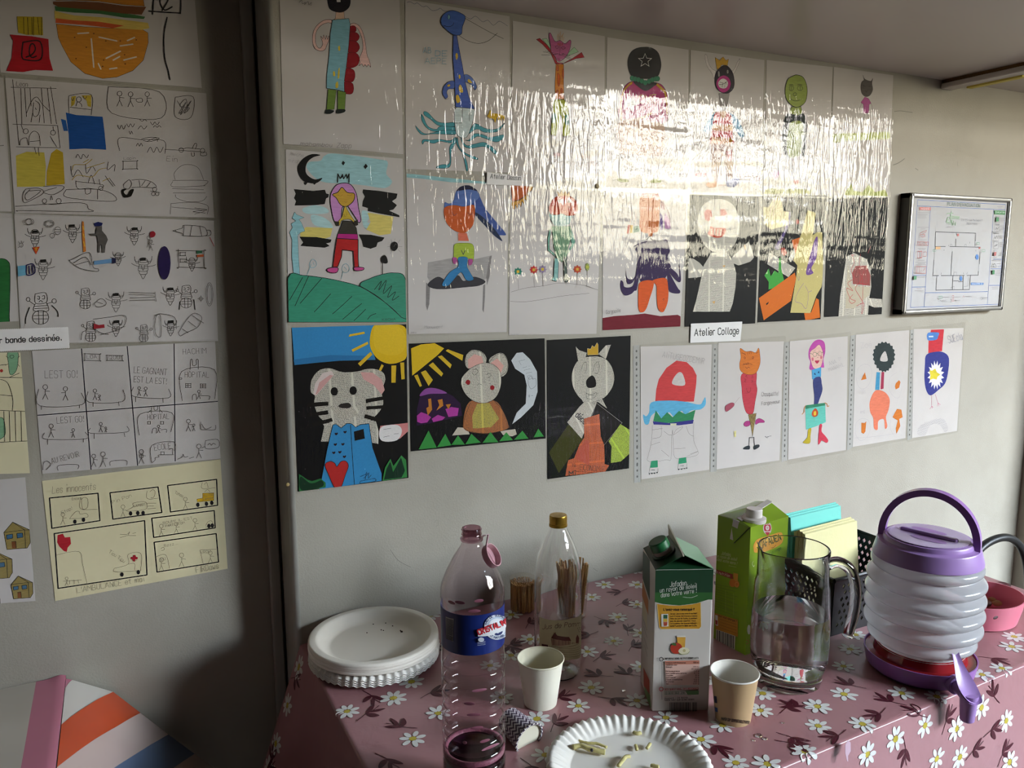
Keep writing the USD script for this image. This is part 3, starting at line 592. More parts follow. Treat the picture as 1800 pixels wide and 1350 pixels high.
d.F('drawn_top', '#3a352c', '448 508 506 512 540 560 546 602 414 598', o=.9, sm=False)
d.F('drawn_belt', '#b5257e', '412 598 548 602 552 640 404 632', o=.6, sm=False)
d.F('drawn_trousers', '#b2201f', '404 632 552 640 552 760 556 830 526 834 518 720 470 714 440 712 436 760 410 830 376 832 390 720', o=1.3, sm=False)
d.F('drawn_shoe', '#c04a88', '350 838 410 836 404 868 366 872 334 856', o=1.1); d.F('drawn_shoe', '#c04a88', '526 832 590 836 582 854 530 856', o=1.1)
d.F('drawn_hill', '#3c8a70', '566 960 640 910 730 880 800 872 870 890 890 1000 880 1215 700 1060', o=1.0)
d.F('drawn_hill', '#3a8f72', '68 900 170 890 300 905 430 930 570 970 700 1050 790 1120 850 1180 880 1216 70 1216', o=1.0)
d.L('drawn_hatching', INK, 1.0, '164 905 74 1062; 206 895 112 1102; 298 910 148 1084; 360 1018 286 1102 246 1144; 508 1036 440 1100 374 1158; 576 1086 510 1140 444 1196; 604 1126 560 1170 522 1206; 676 1156 640 1170 618 1196; 666 988 714 930 696 992 748 924 728 1016 786 962 758 1042 812 1004 790 1062 836 1034; 570 966 700 1046 848 1176')
d.L('drawn_black_flower', INK, 1.2, '722 780 722 880')
d.F('drawn_black_flower_head', '#14110f', '715 765 735 748 752 765 758 800 736 806 714 790')
d.F('drawn_beetle', '#14110f', '800 655 824 664 828 696 806 720 786 708 784 676', extra=[(d.lines(.5, '800 690 814 668 818 680'), '#6f6a66'), (d.lines(.3, '790 660 780 640; 828 664 845 640; 832 690 858 690; 826 706 850 730; 786 716 776 740; 780 690 756 690; 806 650 808 632'), INK)])
d.T('handwriting', 'Iseche', '#8a8682', (70, 48), (168, 66), 24, .35, .3); d.T('handwriting', 'mirah', '#8a8682', (62, 98), (140, 108), 24, .35, .3)
d.T('handwriting', 'KACHA', '#22463a', (720, 1206), (812, 1202), 16, .5)
d.done()

d = Sheet('laminated_drawing', 'drawing of an orange-faced figure with a blue ponytail standing on a grey trampoline', 'drawing', 'G', [(890, 178), (1604, 254), (1590, 1285), (905, 1300)], film='film')
d.F('drawn_sky_band', '#8fbcc0', '892 180 1000 188 1200 210 1450 236 1455 250 1200 240 1000 215 892 206', sm=False)
d.F('drawn_trampoline_net', '#a19c99', '1040 800 1200 770 1225 800 1260 830 1320 820 1350 780 1484 750 1470 900 1400 940 1060 950 1036 900', sm=False)
d.F('drawn_trampoline_leg', '#827d7b', '1028 940 1056 960 1050 1090 1036 1136 1026 1100', '1426 960 1440 950 1438 1040 1430 1150 1420 1130', '1470 760 1486 750 1470 900 1452 960 1448 900', sm=False)
d.F('drawn_trampoline_mat', '#37353a', '1040 950 1110 900 1180 930 1250 890 1290 930 1360 900 1440 930 1400 960 1300 972 1150 985 1070 978', o=.5)
d.F('drawn_ponytail', '#3c5496', '1330 300 1390 320 1440 420 1520 520 1586 604 1540 612 1560 652 1500 610 1440 540 1370 470 1340 400')
d.F('drawn_ponytail_shade', '#1f2c4a', '1370 450 1420 480 1500 560 1560 650 1490 600 1440 545 1380 480')
d.F('drawn_hair', '#5670ac', '1158 380 1190 390 1220 366 1240 300 1300 270 1370 290 1400 340 1350 390 1290 410 1220 400 1160 420', o=.4, oc='#2a3868')
d.F('drawn_cap', '#1d1f3c', '1240 300 1270 270 1330 262 1386 300 1330 290 1280 296')
d.F('drawn_face', '#c2581f', '1155 420 1220 400 1290 410 1362 400 1366 480 1350 545 1300 592 1260 592 1200 560 1160 500', o=.3, extra=[(d.lines(.8, '1208 450 1224 472 1240 458; 1318 450 1336 468 1350 452; 1262 528 1276 532'), '#2a3a4a')])
d.F('drawn_neck', '#d06a50', '1250 594 1310 594 1326 650 1252 648', sm=False)
d.F('drawn_shirt', '#a0b43a', '1228 672 1290 664 1352 674 1362 740 1350 800 1320 770 1230 780 1220 720', o=.4)
d.T('drawn_letter', 'V', INK, (1272, 744), (1300, 744), 30, 1.2)
d.F('drawn_hand', '#a44a86', '1210 770 1238 766 1246 800 1220 808', '1324 780 1352 776 1346 812 1326 818')
d.F('drawn_trousers', '#2f78a8', '1252 766 1314 766 1312 826 1340 880 1358 918 1310 924 1270 868 1220 920 1180 962 1138 954 1190 870 1250 826', o=.4)
d.T('handwriting', 'Manuvant', '#8a8684', (1014, 1262), (1140, 1260), 22, .4, .3); d.T('handwriting', 'lau', '#6a6664', (922, 1292), (958, 1294), 12, .3)
d.done()

d = Sheet('laminated_drawing', 'drawing of a tomato-headed figure with a crown among little flowers', 'drawing', 'H', [(78, 115), (800, 165), (757, 1290), (65, 1300)], film='film')
d.F('drawn_sun', '#bc5a1e', '79 112 240 124 200 190 150 230 90 245', sm=False, o=.8)
d.F('drawn_sun_rays', '#c28a28', '256 124 240 160 210 180 228 205 206 200 205 235 188 225 184 262 168 245 160 285 142 262 130 300 116 270 110 305 92 290 90 248 150 232 200 190 226 130', o=.9)
d.L('drawn_hill', PENCIL, .45, '82 960 200 928 330 912 400 898 450 890 550 894 660 908 770 945; 76 1034 200 1036 320 1020 500 990 700 970')
for x, y, top, colr, c2 in ((140, 936, 798, '#2f7a66', '#d0b23a'), (265, 920, 784, '#b8322a', '#d0a83a'), (334, 914, 780, '#8a7a96', '#d0b23a'), (602, 906, 780, '#b84a2a', '#d0a03a'), (680, 918, 762, '#8d9a4a', '#b8b84a')):
    x2 = x + (4 if x > 500 else -4)
    d.L('drawn_stem', PENCIL, .45, f'{x} {y} {x2} {top + 20}')
    d.F('drawn_flower', colr, [(x2 + (26 if i % 2 else 34) * (0.55 if x == 680 else 1) * math.cos(i * math.pi / 8), top + (24 if i % 2 else 34) * math.sin(i * math.pi / 8)) for i in range(16)], extra=[(Polygon(d.pts([(x2 + 15 * math.cos(a), top + 15 * math.sin(a)) for a in np.arange(0.8, 7, 1.57)][:4])), c2)])
d.F('drawn_arm', '#6fa592', '384 456 396 470 384 560 384 620 424 660 430 680 372 632 370 540', '556 460 588 560 574 600 540 640 520 680 530 640 560 580 540 500', o=.6, sm=False)
d.F('drawn_body', '#7aa380', '396 440 552 440 556 520 530 620 520 690 480 724 440 690 420 600 410 520', o=.6, sm=False, extra=[(d.lines(.8, *[f'{x} 450 {460 + (x - 470) * .45} 715' for x in range(404, 556, 16)], sm=False), '#274034')])
d.F('drawn_beard', '#a9c3bd', '384 340 480 330 566 330 556 380 530 430 440 440 400 400', o=.3)
d.F('drawn_head', '#b5401f', '400 240 440 206 500 198 556 206 600 250 606 320 580 352 520 356 480 340 440 350 390 340 378 290', o=.7)
d.F('drawn_eye', '#43554c', '444 236 476 230 500 240 470 250', '524 242 552 236 562 246 540 254', o=.4)
d.L('drawn_mouth', INK, .7, '440 270 450 285 460 275; 520 280 540 290 560 272')
d.F('drawn_crown', '#c08a30', '446 158 462 184 478 156 492 184 508 160 522 186 540 162 546 206 500 198 448 206', o=.6, sm=False)
d.F('drawn_leg', '#7fb2ae', '424 690 456 696 450 850 436 876 394 862 416 840', o=.8, sm=False); d.F('drawn_leg', '#4d5a54', '494 690 522 684 522 840 548 856 514 886 500 860', o=.8, sm=False)
d.T('handwriting', 'Yahya', '#3a3836', (170, 432), (310, 446), 22, .5)
d.T('handwriting', 'audrey', '#8a8684', (76, 1298), (142, 1296), 10, .3)
d.done()

d = Sheet('laminated_drawing', 'drawing of a figure in a purple top and orange trousers above a dark red strip', 'drawing', 'H', [(808, 155), (1482, 167), (1420, 1232), (806, 1262)], film='film')
d.F('drawn_ground', '#6f1324', '806 1166 900 1150 1050 1140 1140 1130 1260 1150 1400 1140 1422 1152 1422 1234 806 1264', sm=False)
d.F('drawn_head', '#c46a2a', '1112 200 1250 190 1256 330 1250 440 1230 486 1110 480 1100 350', o=.3, oc='#b85a20')
d.F('drawn_hair_strand', '#b4581e', '1112 170 1126 180 1150 165 1170 182 1200 164 1226 182 1250 166 1254 200 1116 204', sm=False)
d.F('drawn_hair_strand', '#8a2a4a', '1262 226 1290 260 1300 310 1268 300', sm=False); d.F('drawn_hair_strand', '#5a3a8a', '1258 330 1282 360 1280 470 1262 470', sm=False)
d.F('drawn_hair_strand', '#c08ab4', '1300 330 1340 400 1342 460 1300 460 1290 380', sm=False); d.L('drawn_hair_line', '#9a3a5a', 1.0, '1280 240 1330 340 1336 420')
d.F('drawn_rainbow', '#b83a24', '1006 430 1022 428 1014 496 994 496', sm=False); d.F('drawn_rainbow', '#c8a02a', '1024 430 1046 432 1040 492 1018 494', sm=False); d.F('drawn_rainbow', '#2e6a52', '1052 440 1090 436 1100 480 1044 494', sm=False)
d.L('drawn_rainbow_line', '#c89a8a', .8, '1040 330 1020 420; 1070 330 1060 420; 1100 340 1096 420')
d.F('drawn_neck', '#b8601e', '1164 490 1204 490 1196 520 1168 520', sm=False)
d.L('drawn_collar', '#1d1a28', 2.0, '1150 546 1180 520 1190 545 1240 556 1300 548')
d.F('drawn_top', '#2f1d48', '1050 606 1080 580 1160 556 1240 560 1310 548 1330 600 1336 640 1316 690 1300 850 1110 882 1104 740 1090 850 1075 940 1056 950 1030 975 980 986 950 940 948 872 966 880 978 920 1030 920 1056 880 1080 720 1078 650', '1316 690 1350 770 1390 810 1412 840 1410 730 1424 860 1405 880 1370 850 1330 800 1400 930 1416 945 1410 970 1340 960 1320 900', '988 792 1000 850 1040 860 1068 830 1040 885 1000 890', o=.3, oc='#20122e')
d.F('drawn_trouser_leg', '#cf551c', '1100 884 1200 870 1204 920 1180 1000 1150 1090 1120 1120 1090 1100 1086 990', o=.3, oc='#b0481a'); d.F('drawn_trouser_leg', '#cf551c', '1200 868 1300 850 1322 920 1320 1030 1290 1110 1262 1114 1240 1080 1232 990 1230 910', o=.3, oc='#b0481a', extra=[(d.lines(.7, '1286 1030 1290 1012 1278 1020; 1282 1090 1290 1108'), INK)])
d.T('handwriting', 'Gargouille', '#2a2826', (832, 1134), (946, 1118), 30, .5, .25)
d.done()

def glossy(*a, **k):
    return Sheet(*a, film='film', paper='#0d0d0e', mat='card', **k)
d = glossy('laminated_collage', 'black collage of a newsprint figure with red eyes and red grinning teeth', 'collage', 'I', [(90, 95), (655, 115), (618, 1118), (60, 1145)])
d.F('newsprint_arm', '#fff', '88 602 130 606 180 640 210 676 190 750 88 760', mat='news_tilt', sm=False)
d.F('newsprint_arm', '#fff', '430 600 568 468 608 596 580 630 486 660 440 640', mat='news_tilt', sm=False)
d.F('colour_strip', '#b8863a', '528 500 538 495 544 530 536 534', sm=False, mat='card'); d.F('colour_strip', '#263a6a', '536 536 546 530 552 560 546 566', sm=False, mat='card')
d.F('newsprint_body', '#fff', '270 560 390 556 440 620 468 720 462 830 440 960 416 1025 124 1026 150 940 190 760 210 660', mat='news', sm=False)
d.F('newsprint_head', '#fff', '300 134 400 150 460 210 492 300 488 400 450 500 384 552 330 560 246 530 190 450 162 330 176 240 220 170', mat='news')
d.F('red_eye', '#b22a22', '236 214 270 222 278 270 250 312 220 296 212 240', mat='card', sm=False); d.F('red_eye', '#b22a22', '340 216 376 214 396 250 374 288 342 262', mat='card', sm=False)
d.F('orange_mouth', '#b8442a', '262 350 300 362 382 366 370 420 330 440 280 434 240 410 256 380', mat='card', extra=[(Polygon(d.pts('262 372 276 368 280 410 266 412')), '#c8b09a'), (Polygon(d.pts('290 370 302 370 304 424 292 422')), '#c8b09a'), (Polygon(d.pts('314 376 328 376 326 428 314 426')), '#c8b09a'), (Polygon(d.pts('340 374 352 374 348 428 338 428')), '#c8b09a')])
d.F('orange_fleck', '#c89a5a', '356 662 382 656 372 676', '320 704 334 700 328 720', '276 946 300 940 292 964', sm=False, mat='card')
d.done()

d = glossy('laminated_collage', 'black collage of torn orange, cream and green paper pieces with purple marks', 'collage', 'I', [(675, 112), (1175, 130), (1135, 1085), (637, 1110)])
d.F('purple_strip', '#57477c', '880 230 900 240 890 330 800 540 770 520 850 380', sm=False, mat='card')
d.F('cream_crown_paper', '#bfb27c', '680 196 724 200 768 118 820 114 840 230 884 236 880 340 742 376 690 330', sm=False, mat='card', extra=[(d.lines(1.0, '776 130 744 210 736 280 750 360 760 300 766 210 776 130'), '#7a4a86')])
d.F('red_fleck', '#a83a2a', '940 300 960 296 966 326 944 334', '820 520 850 520 870 560 850 585 826 570', sm=False, mat='card')
d.F('orange_paper', '#c8641c', '906 460 976 436 976 520 930 566', sm=False, mat='card')
d.F('white_scrap', '#c9c4b8', '880 610 930 520 930 580 900 636', sm=False, mat='card')
d.F('newsprint_scrap', '#fff', '724 556 935 680 880 752 712 650', mat='news_tilt', sm=False, extra=[])
d.L('blue_doodle', '#3a427e', .7, '764 590 770 640 752 670 796 676 786 620 792 594 770 588; 776 610 784 606')
d.F('green_paper', '#3f9a3c', '806 604 820 600 824 690 846 780 800 830 722 850 724 790 690 740 724 684 740 746 770 700 800 720', sm=False, mat='card')
d.F('orange_paper', '#cc691c', '646 918 720 866 930 716 940 760 900 940 684 1094', sm=False, mat='card'); d.F('orange_paper', '#cc691c', '1100 918 1120 930 1130 1072 1014 1096 1004 1038 1060 1030', sm=False, mat='card')
d.F('black_fleck', '#1a1816', '702 962 724 946 720 962 706 974', sm=False, mat='card')
d.F('cream_paper', '#bfb172', '1032 222 1096 244 1072 420 1110 396 1146 396 1156 730 1140 830 1100 900 1052 1036 894 1034 940 760 950 660 918 620 960 480', sm=False, mat='card')
d.F('purple_marks', '#6d4a8c', '1090 450 1112 450 1100 600 1060 680 1076 720 1020 730 1040 620', mat='card')
d.L('purple_line', '#7a5a96', .8, '1000 800 960 860 932 940 980 960 1020 1000 1036 880 1010 820; 1040 870 1064 860; 950 740 960 780 968 744')
d.done()

d = glossy('laminated_collage', 'black collage with a torn newsprint strip scribbled over in red pen', 'collage', 'I', [(1195, 118), (1668, 122), (1618, 1045), (1163, 1068)])
d.F('newsprint_strip', '#fff', '1340 590 1400 560 1500 610 1530 690 1536 830 1520 920 1510 1056 1276 1066 1290 900', mat='news', sm=False)
d.F('newsprint_strip', '#fff', '1500 916 1620 926 1622 990 1560 992 1500 968', mat='news_tilt', sm=False)
d.F('cream_panel', '#b5aa94', '1350 640 1380 820 1528 830 1522 890 1400 1000 1330 1000', mat='card', sm=False)
d.F('red_wash', '#8f4c48', '1410 664 1500 660 1530 740 1526 820 1390 806 1384 720', mat='card', sm=False)
d.L('red_scribble', '#b03038', 1.2, '1380 572 1400 640 1376 700 1400 760 1350 800 1390 860 1340 840 1370 920 1410 940 1380 960 1360 930 1390 890; 1450 570 1440 700 1470 800 1460 1040 1476 960 1420 980; 1476 960 1440 900 1410 840 1450 780 1480 700; 1500 690 1510 800 1440 800; 1380 580 1400 576; 1530 510 1510 560')
d.L('black_scribble', '#3a302e', .6, '1420 690 1440 680 1436 740 1410 750 1420 700; 1430 750 1440 830')
d.done()

# --- lower row --------------------------------------------------------------
d = Sheet('collage_on_black_card', 'collage of a newsprint cat in a blue dress with red heart, under yellow sun', 'collage', 'J', [(48, 60), (803, 38), (817, 1050), (90, 1140)], film='film', paper='#100e0e', mat='card')
d.F('blue_sky_paper', '#3787bc', '48 58 600 40 566 170 600 270 360 276 66 306', sm=False, mat='card', extra=[(Polygon(d.pts('60 270 300 240 590 246 600 272 360 278 66 304')), '#2f74a6')])
d.F('yellow_sun', '#dbb41c', '596 40 720 36 804 72 806 244 760 286 690 298 620 270 574 210 562 140', mat='card', extra=[(Polygon(spline(d.pts('600 44 680 40 760 60 800 120 790 200 740 240 640 230 590 170'), 5, True)), '#e0bb2a')])
for t in ('430 104 526 86 530 100 422 120', '442 204 548 152 552 168 450 220', '484 296 568 218 580 236 500 314', '640 300 654 310 616 384 604 376', '704 310 736 308 732 422 704 422', '762 290 788 288 792 398 770 402'):
    d.F('yellow_ray', '#d6b02a', t, sm=False, mat='card')
d.F('newsprint_body', '#fff', '250 690 600 670 620 740 618 826 590 820 240 810 262 710', mat='news', sm=False)
d.F('newsprint_head', '#fff', '300 328 380 352 470 350 560 330 640 348 664 400 640 480 650 560 610 630 520 690 330 690 240 660 196 570 200 510 172 480 180 400 230 340', mat='news')
d.F('inner_ear', '#d8c6c2', '190 500 200 430 250 360 310 344 326 370 210 506', mat='card', sm=False); d.F('inner_ear', '#cf9d98', '204 500 230 420 300 370 320 376 212 500', mat='card', sm=False)
d.F('inner_ear', '#d29f9a', '500 352 580 356 640 400 660 470 640 500 590 440 520 400', mat='card', sm=False)
d.F('black_eye', '#14110f', circ(328, 480, 24, 28), circ(452, 474, 24, 28), mat='card')
d.F('newsprint_muzzle', '#fff', '290 570 400 590 510 560 480 640 400 668 350 650', mat='news_tilt', sm=False)
d.F('dark_nose', '#2a2422', '372 562 420 556 440 574 420 590 372 588 356 576', mat='card')
for t in ('146 554 288 548 288 574 148 582', '150 626 286 604 288 630 152 650', '180 690 310 654 318 676 190 714', '534 530 656 512 656 534 536 556', '538 578 662 570 662 592 540 600', '530 630 644 660 640 688 524 654'):
    d.F('black_whisker', '#17130f', t, sm=False, mat='card')
d.F('blue_dress', '#3684b4', '318 700 340 696 372 720 410 690 440 692 468 716 500 698 556 692 580 850 640 1020 640 1070 230 1126 280 860', sm=False, mat='card', o=.9, extra=[(d.lines(1.0, '434 700 446 900 460 1096'), INK)])
for x, y in ((340, 758), (398, 746), (334, 828), (384, 826), (324, 882), (364, 878), (394, 908)):
    d.F('dark_heart_spot', '#2a1a20', [(x - 8, y - 6), (x, y - 4), (x + 8, y - 8), (x + 10, y), (x, y + 10), (x - 10, y + 2)], mat='card')
d.F('black_pocket', '#14110f', '456 744 520 726 528 790 462 804', sm=False, mat='card')
d.F('red_heart', '#b02a26', '266 962 300 940 330 952 344 974 370 942 402 938 420 970 400 1030 370 1110 330 1112 290 1030', mat='card', o=.9, sm=True)
d.L('pen_squiggle', INK, .6, '500 1040 550 1020 520 1050; 540 1010 530 1060; 556 1014 550 1050 570 1030; 500 1070 590 1054 592 1072 502 1084 500 1070')
d.F('pink_label', '#c97f7c', '630 706 812 686 814 740 760 790 640 806 620 760', mat='card', sm=False); d.F('white_label_patch', '#d8d2ce', '640 712 740 700 772 740 740 800 650 808 622 770', mat='card', extra=[(d.lines(.6, '650 730 700 722; 650 780 690 772; 720 760 750 756'), INK)])
d.F('green_bush', '#2c6a38', '94 1022 150 1060 180 1070 236 1052 270 1080 270 1110 94 1138', sm=False, mat='card', extra=[(Polygon(spline(d.pts('104 1040 160 1080 200 1080 240 1064 258 1090 230 1112 110 1128'), 5, True)), '#15321f')])
d.F('green_bush', '#347c3e', '644 1068 660 980 696 922 716 970 768 900 800 930 806 1044', sm=False, mat='card', extra=[(Polygon(d.pts('654 1060 670 990 696 940 714 1010 766 914 792 1000 770 1046')), '#143020')])
d.done()

d = Sheet('collage_on_black_card', 'landscape collage of a newsprint mouse with an orange body beside a purple mushroom', 'collage', 'J', [(822, 165), (1715, 130), (1722, 790), (833, 875)], film='film', paper='#0d0c0c', mat='card')
d.F('yellow_sun', '#d6b21e', '834 196 900 170 990 162 1052 196 1010 240 900 330 842 376', mat='card', sm=False)
for t in ('854 376 878 368 906 444 892 450', '898 354 930 340 978 404 950 444', '950 308 978 288 1046 362 1034 382', '1010 250 1036 242 1102 304 1092 328', '1062 212 1076 202 1178 240 1172 278'):
    d.F('yellow_ray', '#d2ae28', t, sm=False, mat='card')
d.F('white_swoosh', '#c2c6c8', '1494 276 1530 226 1570 222 1620 270 1664 350 1668 480 1640 570 1560 650 1500 696 1530 620 1590 560 1596 440 1580 370 1520 330', mat='card', sm=False)
d.T('handwriting', 'Lilla', '#5a5c60', (1545, 280), (1610, 400), 40, .5, .3); d.L('drawn_heart', '#5a5c60', .5, '1636 400 1620 380 1604 410 1622 462 1656 440 1654 396 1636 400; 1606 510 1618 510; 1612 500 1612 520; 1626 508 1638 506')
d.F('mushroom_cap', '#2a1434', '872 600 890 520 950 466 1040 476 1110 510 1160 560 1170 640 1060 668 960 690 870 706', mat='card', sm=False)
d.F('mushroom_top', '#8a4a92', '890 510 930 462 1000 460 1070 492 960 496', mat='card')
d.F('pink_spot', '#a83a92', '872 640 900 616 940 630 966 650 940 684 900 690 874 680', '1060 596 1100 582 1148 590 1140 640 1080 648', '970 660 1010 634 1060 650 1040 668 980 682', mat='card', sm=False)
d.F('orange_mark', '#b8742a', '946 530 966 526 972 600 944 640 934 590 950 580', '1008 536 1040 530 1046 574 1000 606 1020 570', '1062 566 1096 562 1080 600', sm=False, mat='card')
d.F('mouse_foot', '#bdb3a2', '1104 770 1140 716 1200 720 1220 762', '1420 740 1520 728 1530 762 1500 776 1440 768', sm=False, mat='card')
d.F('newsprint_body', '#fff', '1220 546 1380 540 1440 610 1476 700 1470 724 1390 750 1300 758 1200 740 1176 690', mat='news_amber')
d.F('yellow_belly', '#fff', '1268 560 1350 556 1414 660 1360 716 1240 724 1236 640', mat='news_yellow', sm=False)
d.F('newsprint_ear', '#fff', '1190 300 1196 240 1240 206 1300 220 1330 262 1310 310 1220 330', '1346 284 1390 236 1440 230 1470 280 1466 350 1420 380', mat='news', o=0)
d.F('pink_inner_ear', '#d3a096', '1208 270 1250 234 1300 250 1310 290 1210 330', '1352 296 1400 262 1444 310 1420 366', mat='card', sm=False)
d.F('newsprint_head', '#fff', '1230 324 1300 294 1370 300 1420 350 1424 440 1390 520 1320 556 1240 540 1180 480 1164 400', mat='news')
d.L('pen_outline', INK, .7, '1230 324 1300 294 1370 300 1420 350 1424 440 1390 520 1320 556 1240 540 1180 480 1164 400 1200 350 1230 324; 1192 300 1196 240 1240 210 1300 224 1324 262; 1350 286 1392 240 1440 234 1468 282 1462 346 1420 380; 1222 556 1180 680 1200 736 1300 756 1400 746 1474 716 1440 610 1384 544; 1240 340 1262 332 1274 350 1250 372 1236 356; 1330 370 1350 360 1360 376 1340 390; 1268 440 1280 430 1300 436')
d.F('red_cheek', '#8e1820', '1206 402 1222 412 1218 432 1202 434 1192 418', '1368 438 1382 450 1376 468 1360 468 1354 450', mat='card')
for t in ('882 862 948 736 1002 850', '1004 848 1058 758 1098 834', '1098 832 1142 768 1188 830', '1190 828 1230 758 1292 816', '1304 818 1356 746 1408 814', '1414 808 1460 748 1504 800', '1510 798 1566 738 1606 790', '1640 782 1670 724 1708 776'):
    d.F('green_triangle', '#37883e', t, sm=False, mat='card')
d.done()

d = Sheet('collage_on_black_card', 'black collage of a crowned newsprint animal with an orange body and a bright green arm', 'collage', 'K', [(95, 170), (758, 135), (745, 1185), (100, 1270)], film='film', paper='#0f0f10', mat='card')
d.F('olive_paper', '#3b3a16', '270 830 380 900 380 950 190 1222 112 1060', sm=False, mat='card')
d.F('newsprint_scrap', '#fff', '350 700 400 650 500 640 370 950 256 820', mat='news_tilt', sm=False, extra=[])
d.T('printed_word', 'déce', '#1d1b1a', (318, 770), (390, 836), 44, 2.0, mat='print')
d.F('dark_paper', '#1c1816', '488 668 690 824 580 960 540 1010 440 800', sm=False, mat='card', o=.5, oc='#b5b0a6')
d.F('green_newsprint_arm', '#fff', '676 834 750 880 746 1070 680 1130 600 1142 606 1010 582 970', mat='news_green', sm=False)
d.F('newsprint_neck', '#fff', '370 640 530 630 570 710 540 690 500 660 380 660', mat='news', sm=False)
d.F('orange_newsprint_body', '#fff', '388 792 510 754 520 930 548 1000 552 1150 588 1160 556 1210 240 1244 262 1120 310 1104 350 1000 390 940', mat='news_orange', sm=False)
d.F('red_wash', '#b05240', '330 1050 400 960 430 960 430 1160 320 1110', sm=False, mat='card')
d.T('printed_word', 'ECONOMIE', '#4a1f10', (356, 1196), (550, 1214), 44, 1.0, mat='print'); d.L('printed_rule', '#1d1512', .7, '300 1204 540 1226', sm=False); d.T('printed_word', 'Mi', '#1d1512', (270, 1244), (320, 1242), 36, 2, mat='print'); d.T('printed_word', '19', '#1d1512', (290, 1172), (318, 1172), 26, .8, mat='print')
d.F('newsprint_ear', '#fff', '322 220 350 250 410 270 400 310 340 330', '500 280 560 212 600 206 560 320', mat='news', sm=False)
d.F('newsprint_head', '#fff', '380 310 500 300 580 340 624 440 612 540 540 630 440 650 370 640 310 560 290 460 320 360', mat='news')
d.F('orange_crown', '#c29a2c', '414 236 440 240 452 212 470 226 490 190 500 206 500 286 416 288', sm=False, mat='card', o=.4, oc='#d8d4cc')
d.F('black_nose', '#12100f', '448 450 476 476 482 530 450 548 412 540 406 490', mat='card')
d.L('pen_face', INK, .7, '362 416 380 360 404 346 410 390 396 430; 458 420 470 370 496 340 508 380 496 430 470 430; 404 588 440 600 488 586 470 624 440 636 408 626 404 588; 420 604 470 604')
d.T('printed_word', 'stulo', '#2a2826', (545, 628), (455, 660), 26, .6, mat='print')
d.done()

def pocket(label, quad, strip, ):
    return Sheet('pocketed_drawing', label, 'drawing', crop_, quad, film='pocket', margin=0.005, strip=strip)
crop_ = 'K'
d = pocket('drawing of a red hood over blue frill and green skirt, in a plastic pocket', [(835, 222), (1400, 205), (1380, 1195), (840, 1272)], ([(778, 214), (828, 212), (836, 1294), (785, 1300)],))
d.F('drawn_hood', '#c33f40', '952 658 960 560 980 480 1040 390 1120 332 1200 344 1250 390 1280 450 1276 520 1258 656', sm=False, extra=[(Polygon(spline(d.pts('1090 520 1098 470 1138 425 1170 440 1186 526'), 4, True)), PAPER)])
d.F('drawn_frill', '#5ba6c8', '920 664 1040 648 1180 656 1300 680 1330 650 1348 622 1350 680 1310 718 1240 726 1190 760 1160 730 1120 770 1100 780 1060 740 1030 790 1000 800 970 740 920 770 900 832 868 830 856 760 880 772 904 740')
d.F('drawn_green_skirt', '#2f7f52', '936 810 956 726 1000 790 1046 740 1090 780 1140 730 1190 756 1270 722 1252 800 1180 820 1090 826 980 822', sm=False)
d.F('drawn_belt', '#33307a', '932 812 1060 826 1256 800 1250 830 1140 844 940 838', sm=False); d.F('drawn_buckle', '#c9c9a8', '1070 830 1120 828 1118 844 1074 846', sm=False)
d.L('drawn_trousers', PENCIL, .4, '930 842 920 980 900 1070 892 1124 960 1130 1040 1116 1076 1110 1080 960 1088 880; 1088 880 1096 1000 1100 1080 1130 1108 1220 1096 1280 1080 1290 1050 1256 960 1256 820; 1000 850 996 930 930 950; 1020 890 1060 920 1084 918; 1096 920 1140 890 1170 856 1120 876 1096 920; 930 880 1010 868; 920 1000 990 976; 1000 1040 1060 1090; 1100 1030 1190 1024; 1200 1090 1290 1050 1230 1070; 1196 850 1220 910 1256 930')
d.F('drawn_sock', '#2f8a62', '920 1126 970 1120 972 1176 910 1180', '1140 1104 1196 1096 1200 1140 1134 1150', sm=False)
d.L('drawn_shoe', INK, .5, '908 1180 902 1220 970 1220 974 1184; 1134 1150 1130 1190 1200 1184 1202 1146', sm=False)
d.F('drawn_shoe_stud', INK, '898 1224 910 1224 906 1236', '918 1222 930 1220 926 1232', '936 1220 950 1216 946 1230', '958 1214 972 1212 968 1224', '1130 1190 1142 1186 1138 1200', '1152 1188 1168 1184 1162 1196', '1176 1184 1186 1182 1182 1192', '1192 1180 1206 1178 1202 1188', sm=False)
d.T('handwriting', 'Jade', INK, (920, 1200), (946, 1200), 9, .4); d.T('handwriting', 'Jade', INK, (1148, 1166), (1176, 1166), 9, .4)
d.T('handwriting', 'AliTUGEOZDEMIR', '#777371', (1005, 305), (1335, 360), 46, .5)
d.done()
crop_ = 'L'
d = pocket('drawing of an orange cat head on a red ice cream body, in plastic pocket', [(112, 165), (688, 150), (650, 1195), (98, 1275)], ([(58, 175), (108, 172), (96, 1292), (42, 1300)],))
d.F('drawn_body', '#b83c48', '318 440 440 404 446 520 454 580 436 680 418 780 380 790 350 760 326 660 318 560', o=.5)
d.F('drawn_head', '#c8702a', '310 290 304 212 350 238 400 236 440 248 466 208 478 270 478 350 440 430 370 442 310 410 298 350', o=.6, extra=[(d.lines(.8, '326 358 370 344 410 352; 372 334 378 356; 330 348 370 352; 340 286 352 296 342 304 336 292; 410 286 424 290 416 304 408 294; 350 374 364 388 376 376 390 386; 374 240 370 268; 390 236 386 264; 404 238 398 266; 316 250 340 260 352 268; 444 258 460 244'), INK)])
d.L('drawn_face_mark', INK, .5, '350 460 360 448 364 470; 404 474 412 452 418 474; 344 480 356 490 342 498 354 508; 404 494 416 500 404 510; 362 560 366 592 384 598 396 580 394 556')
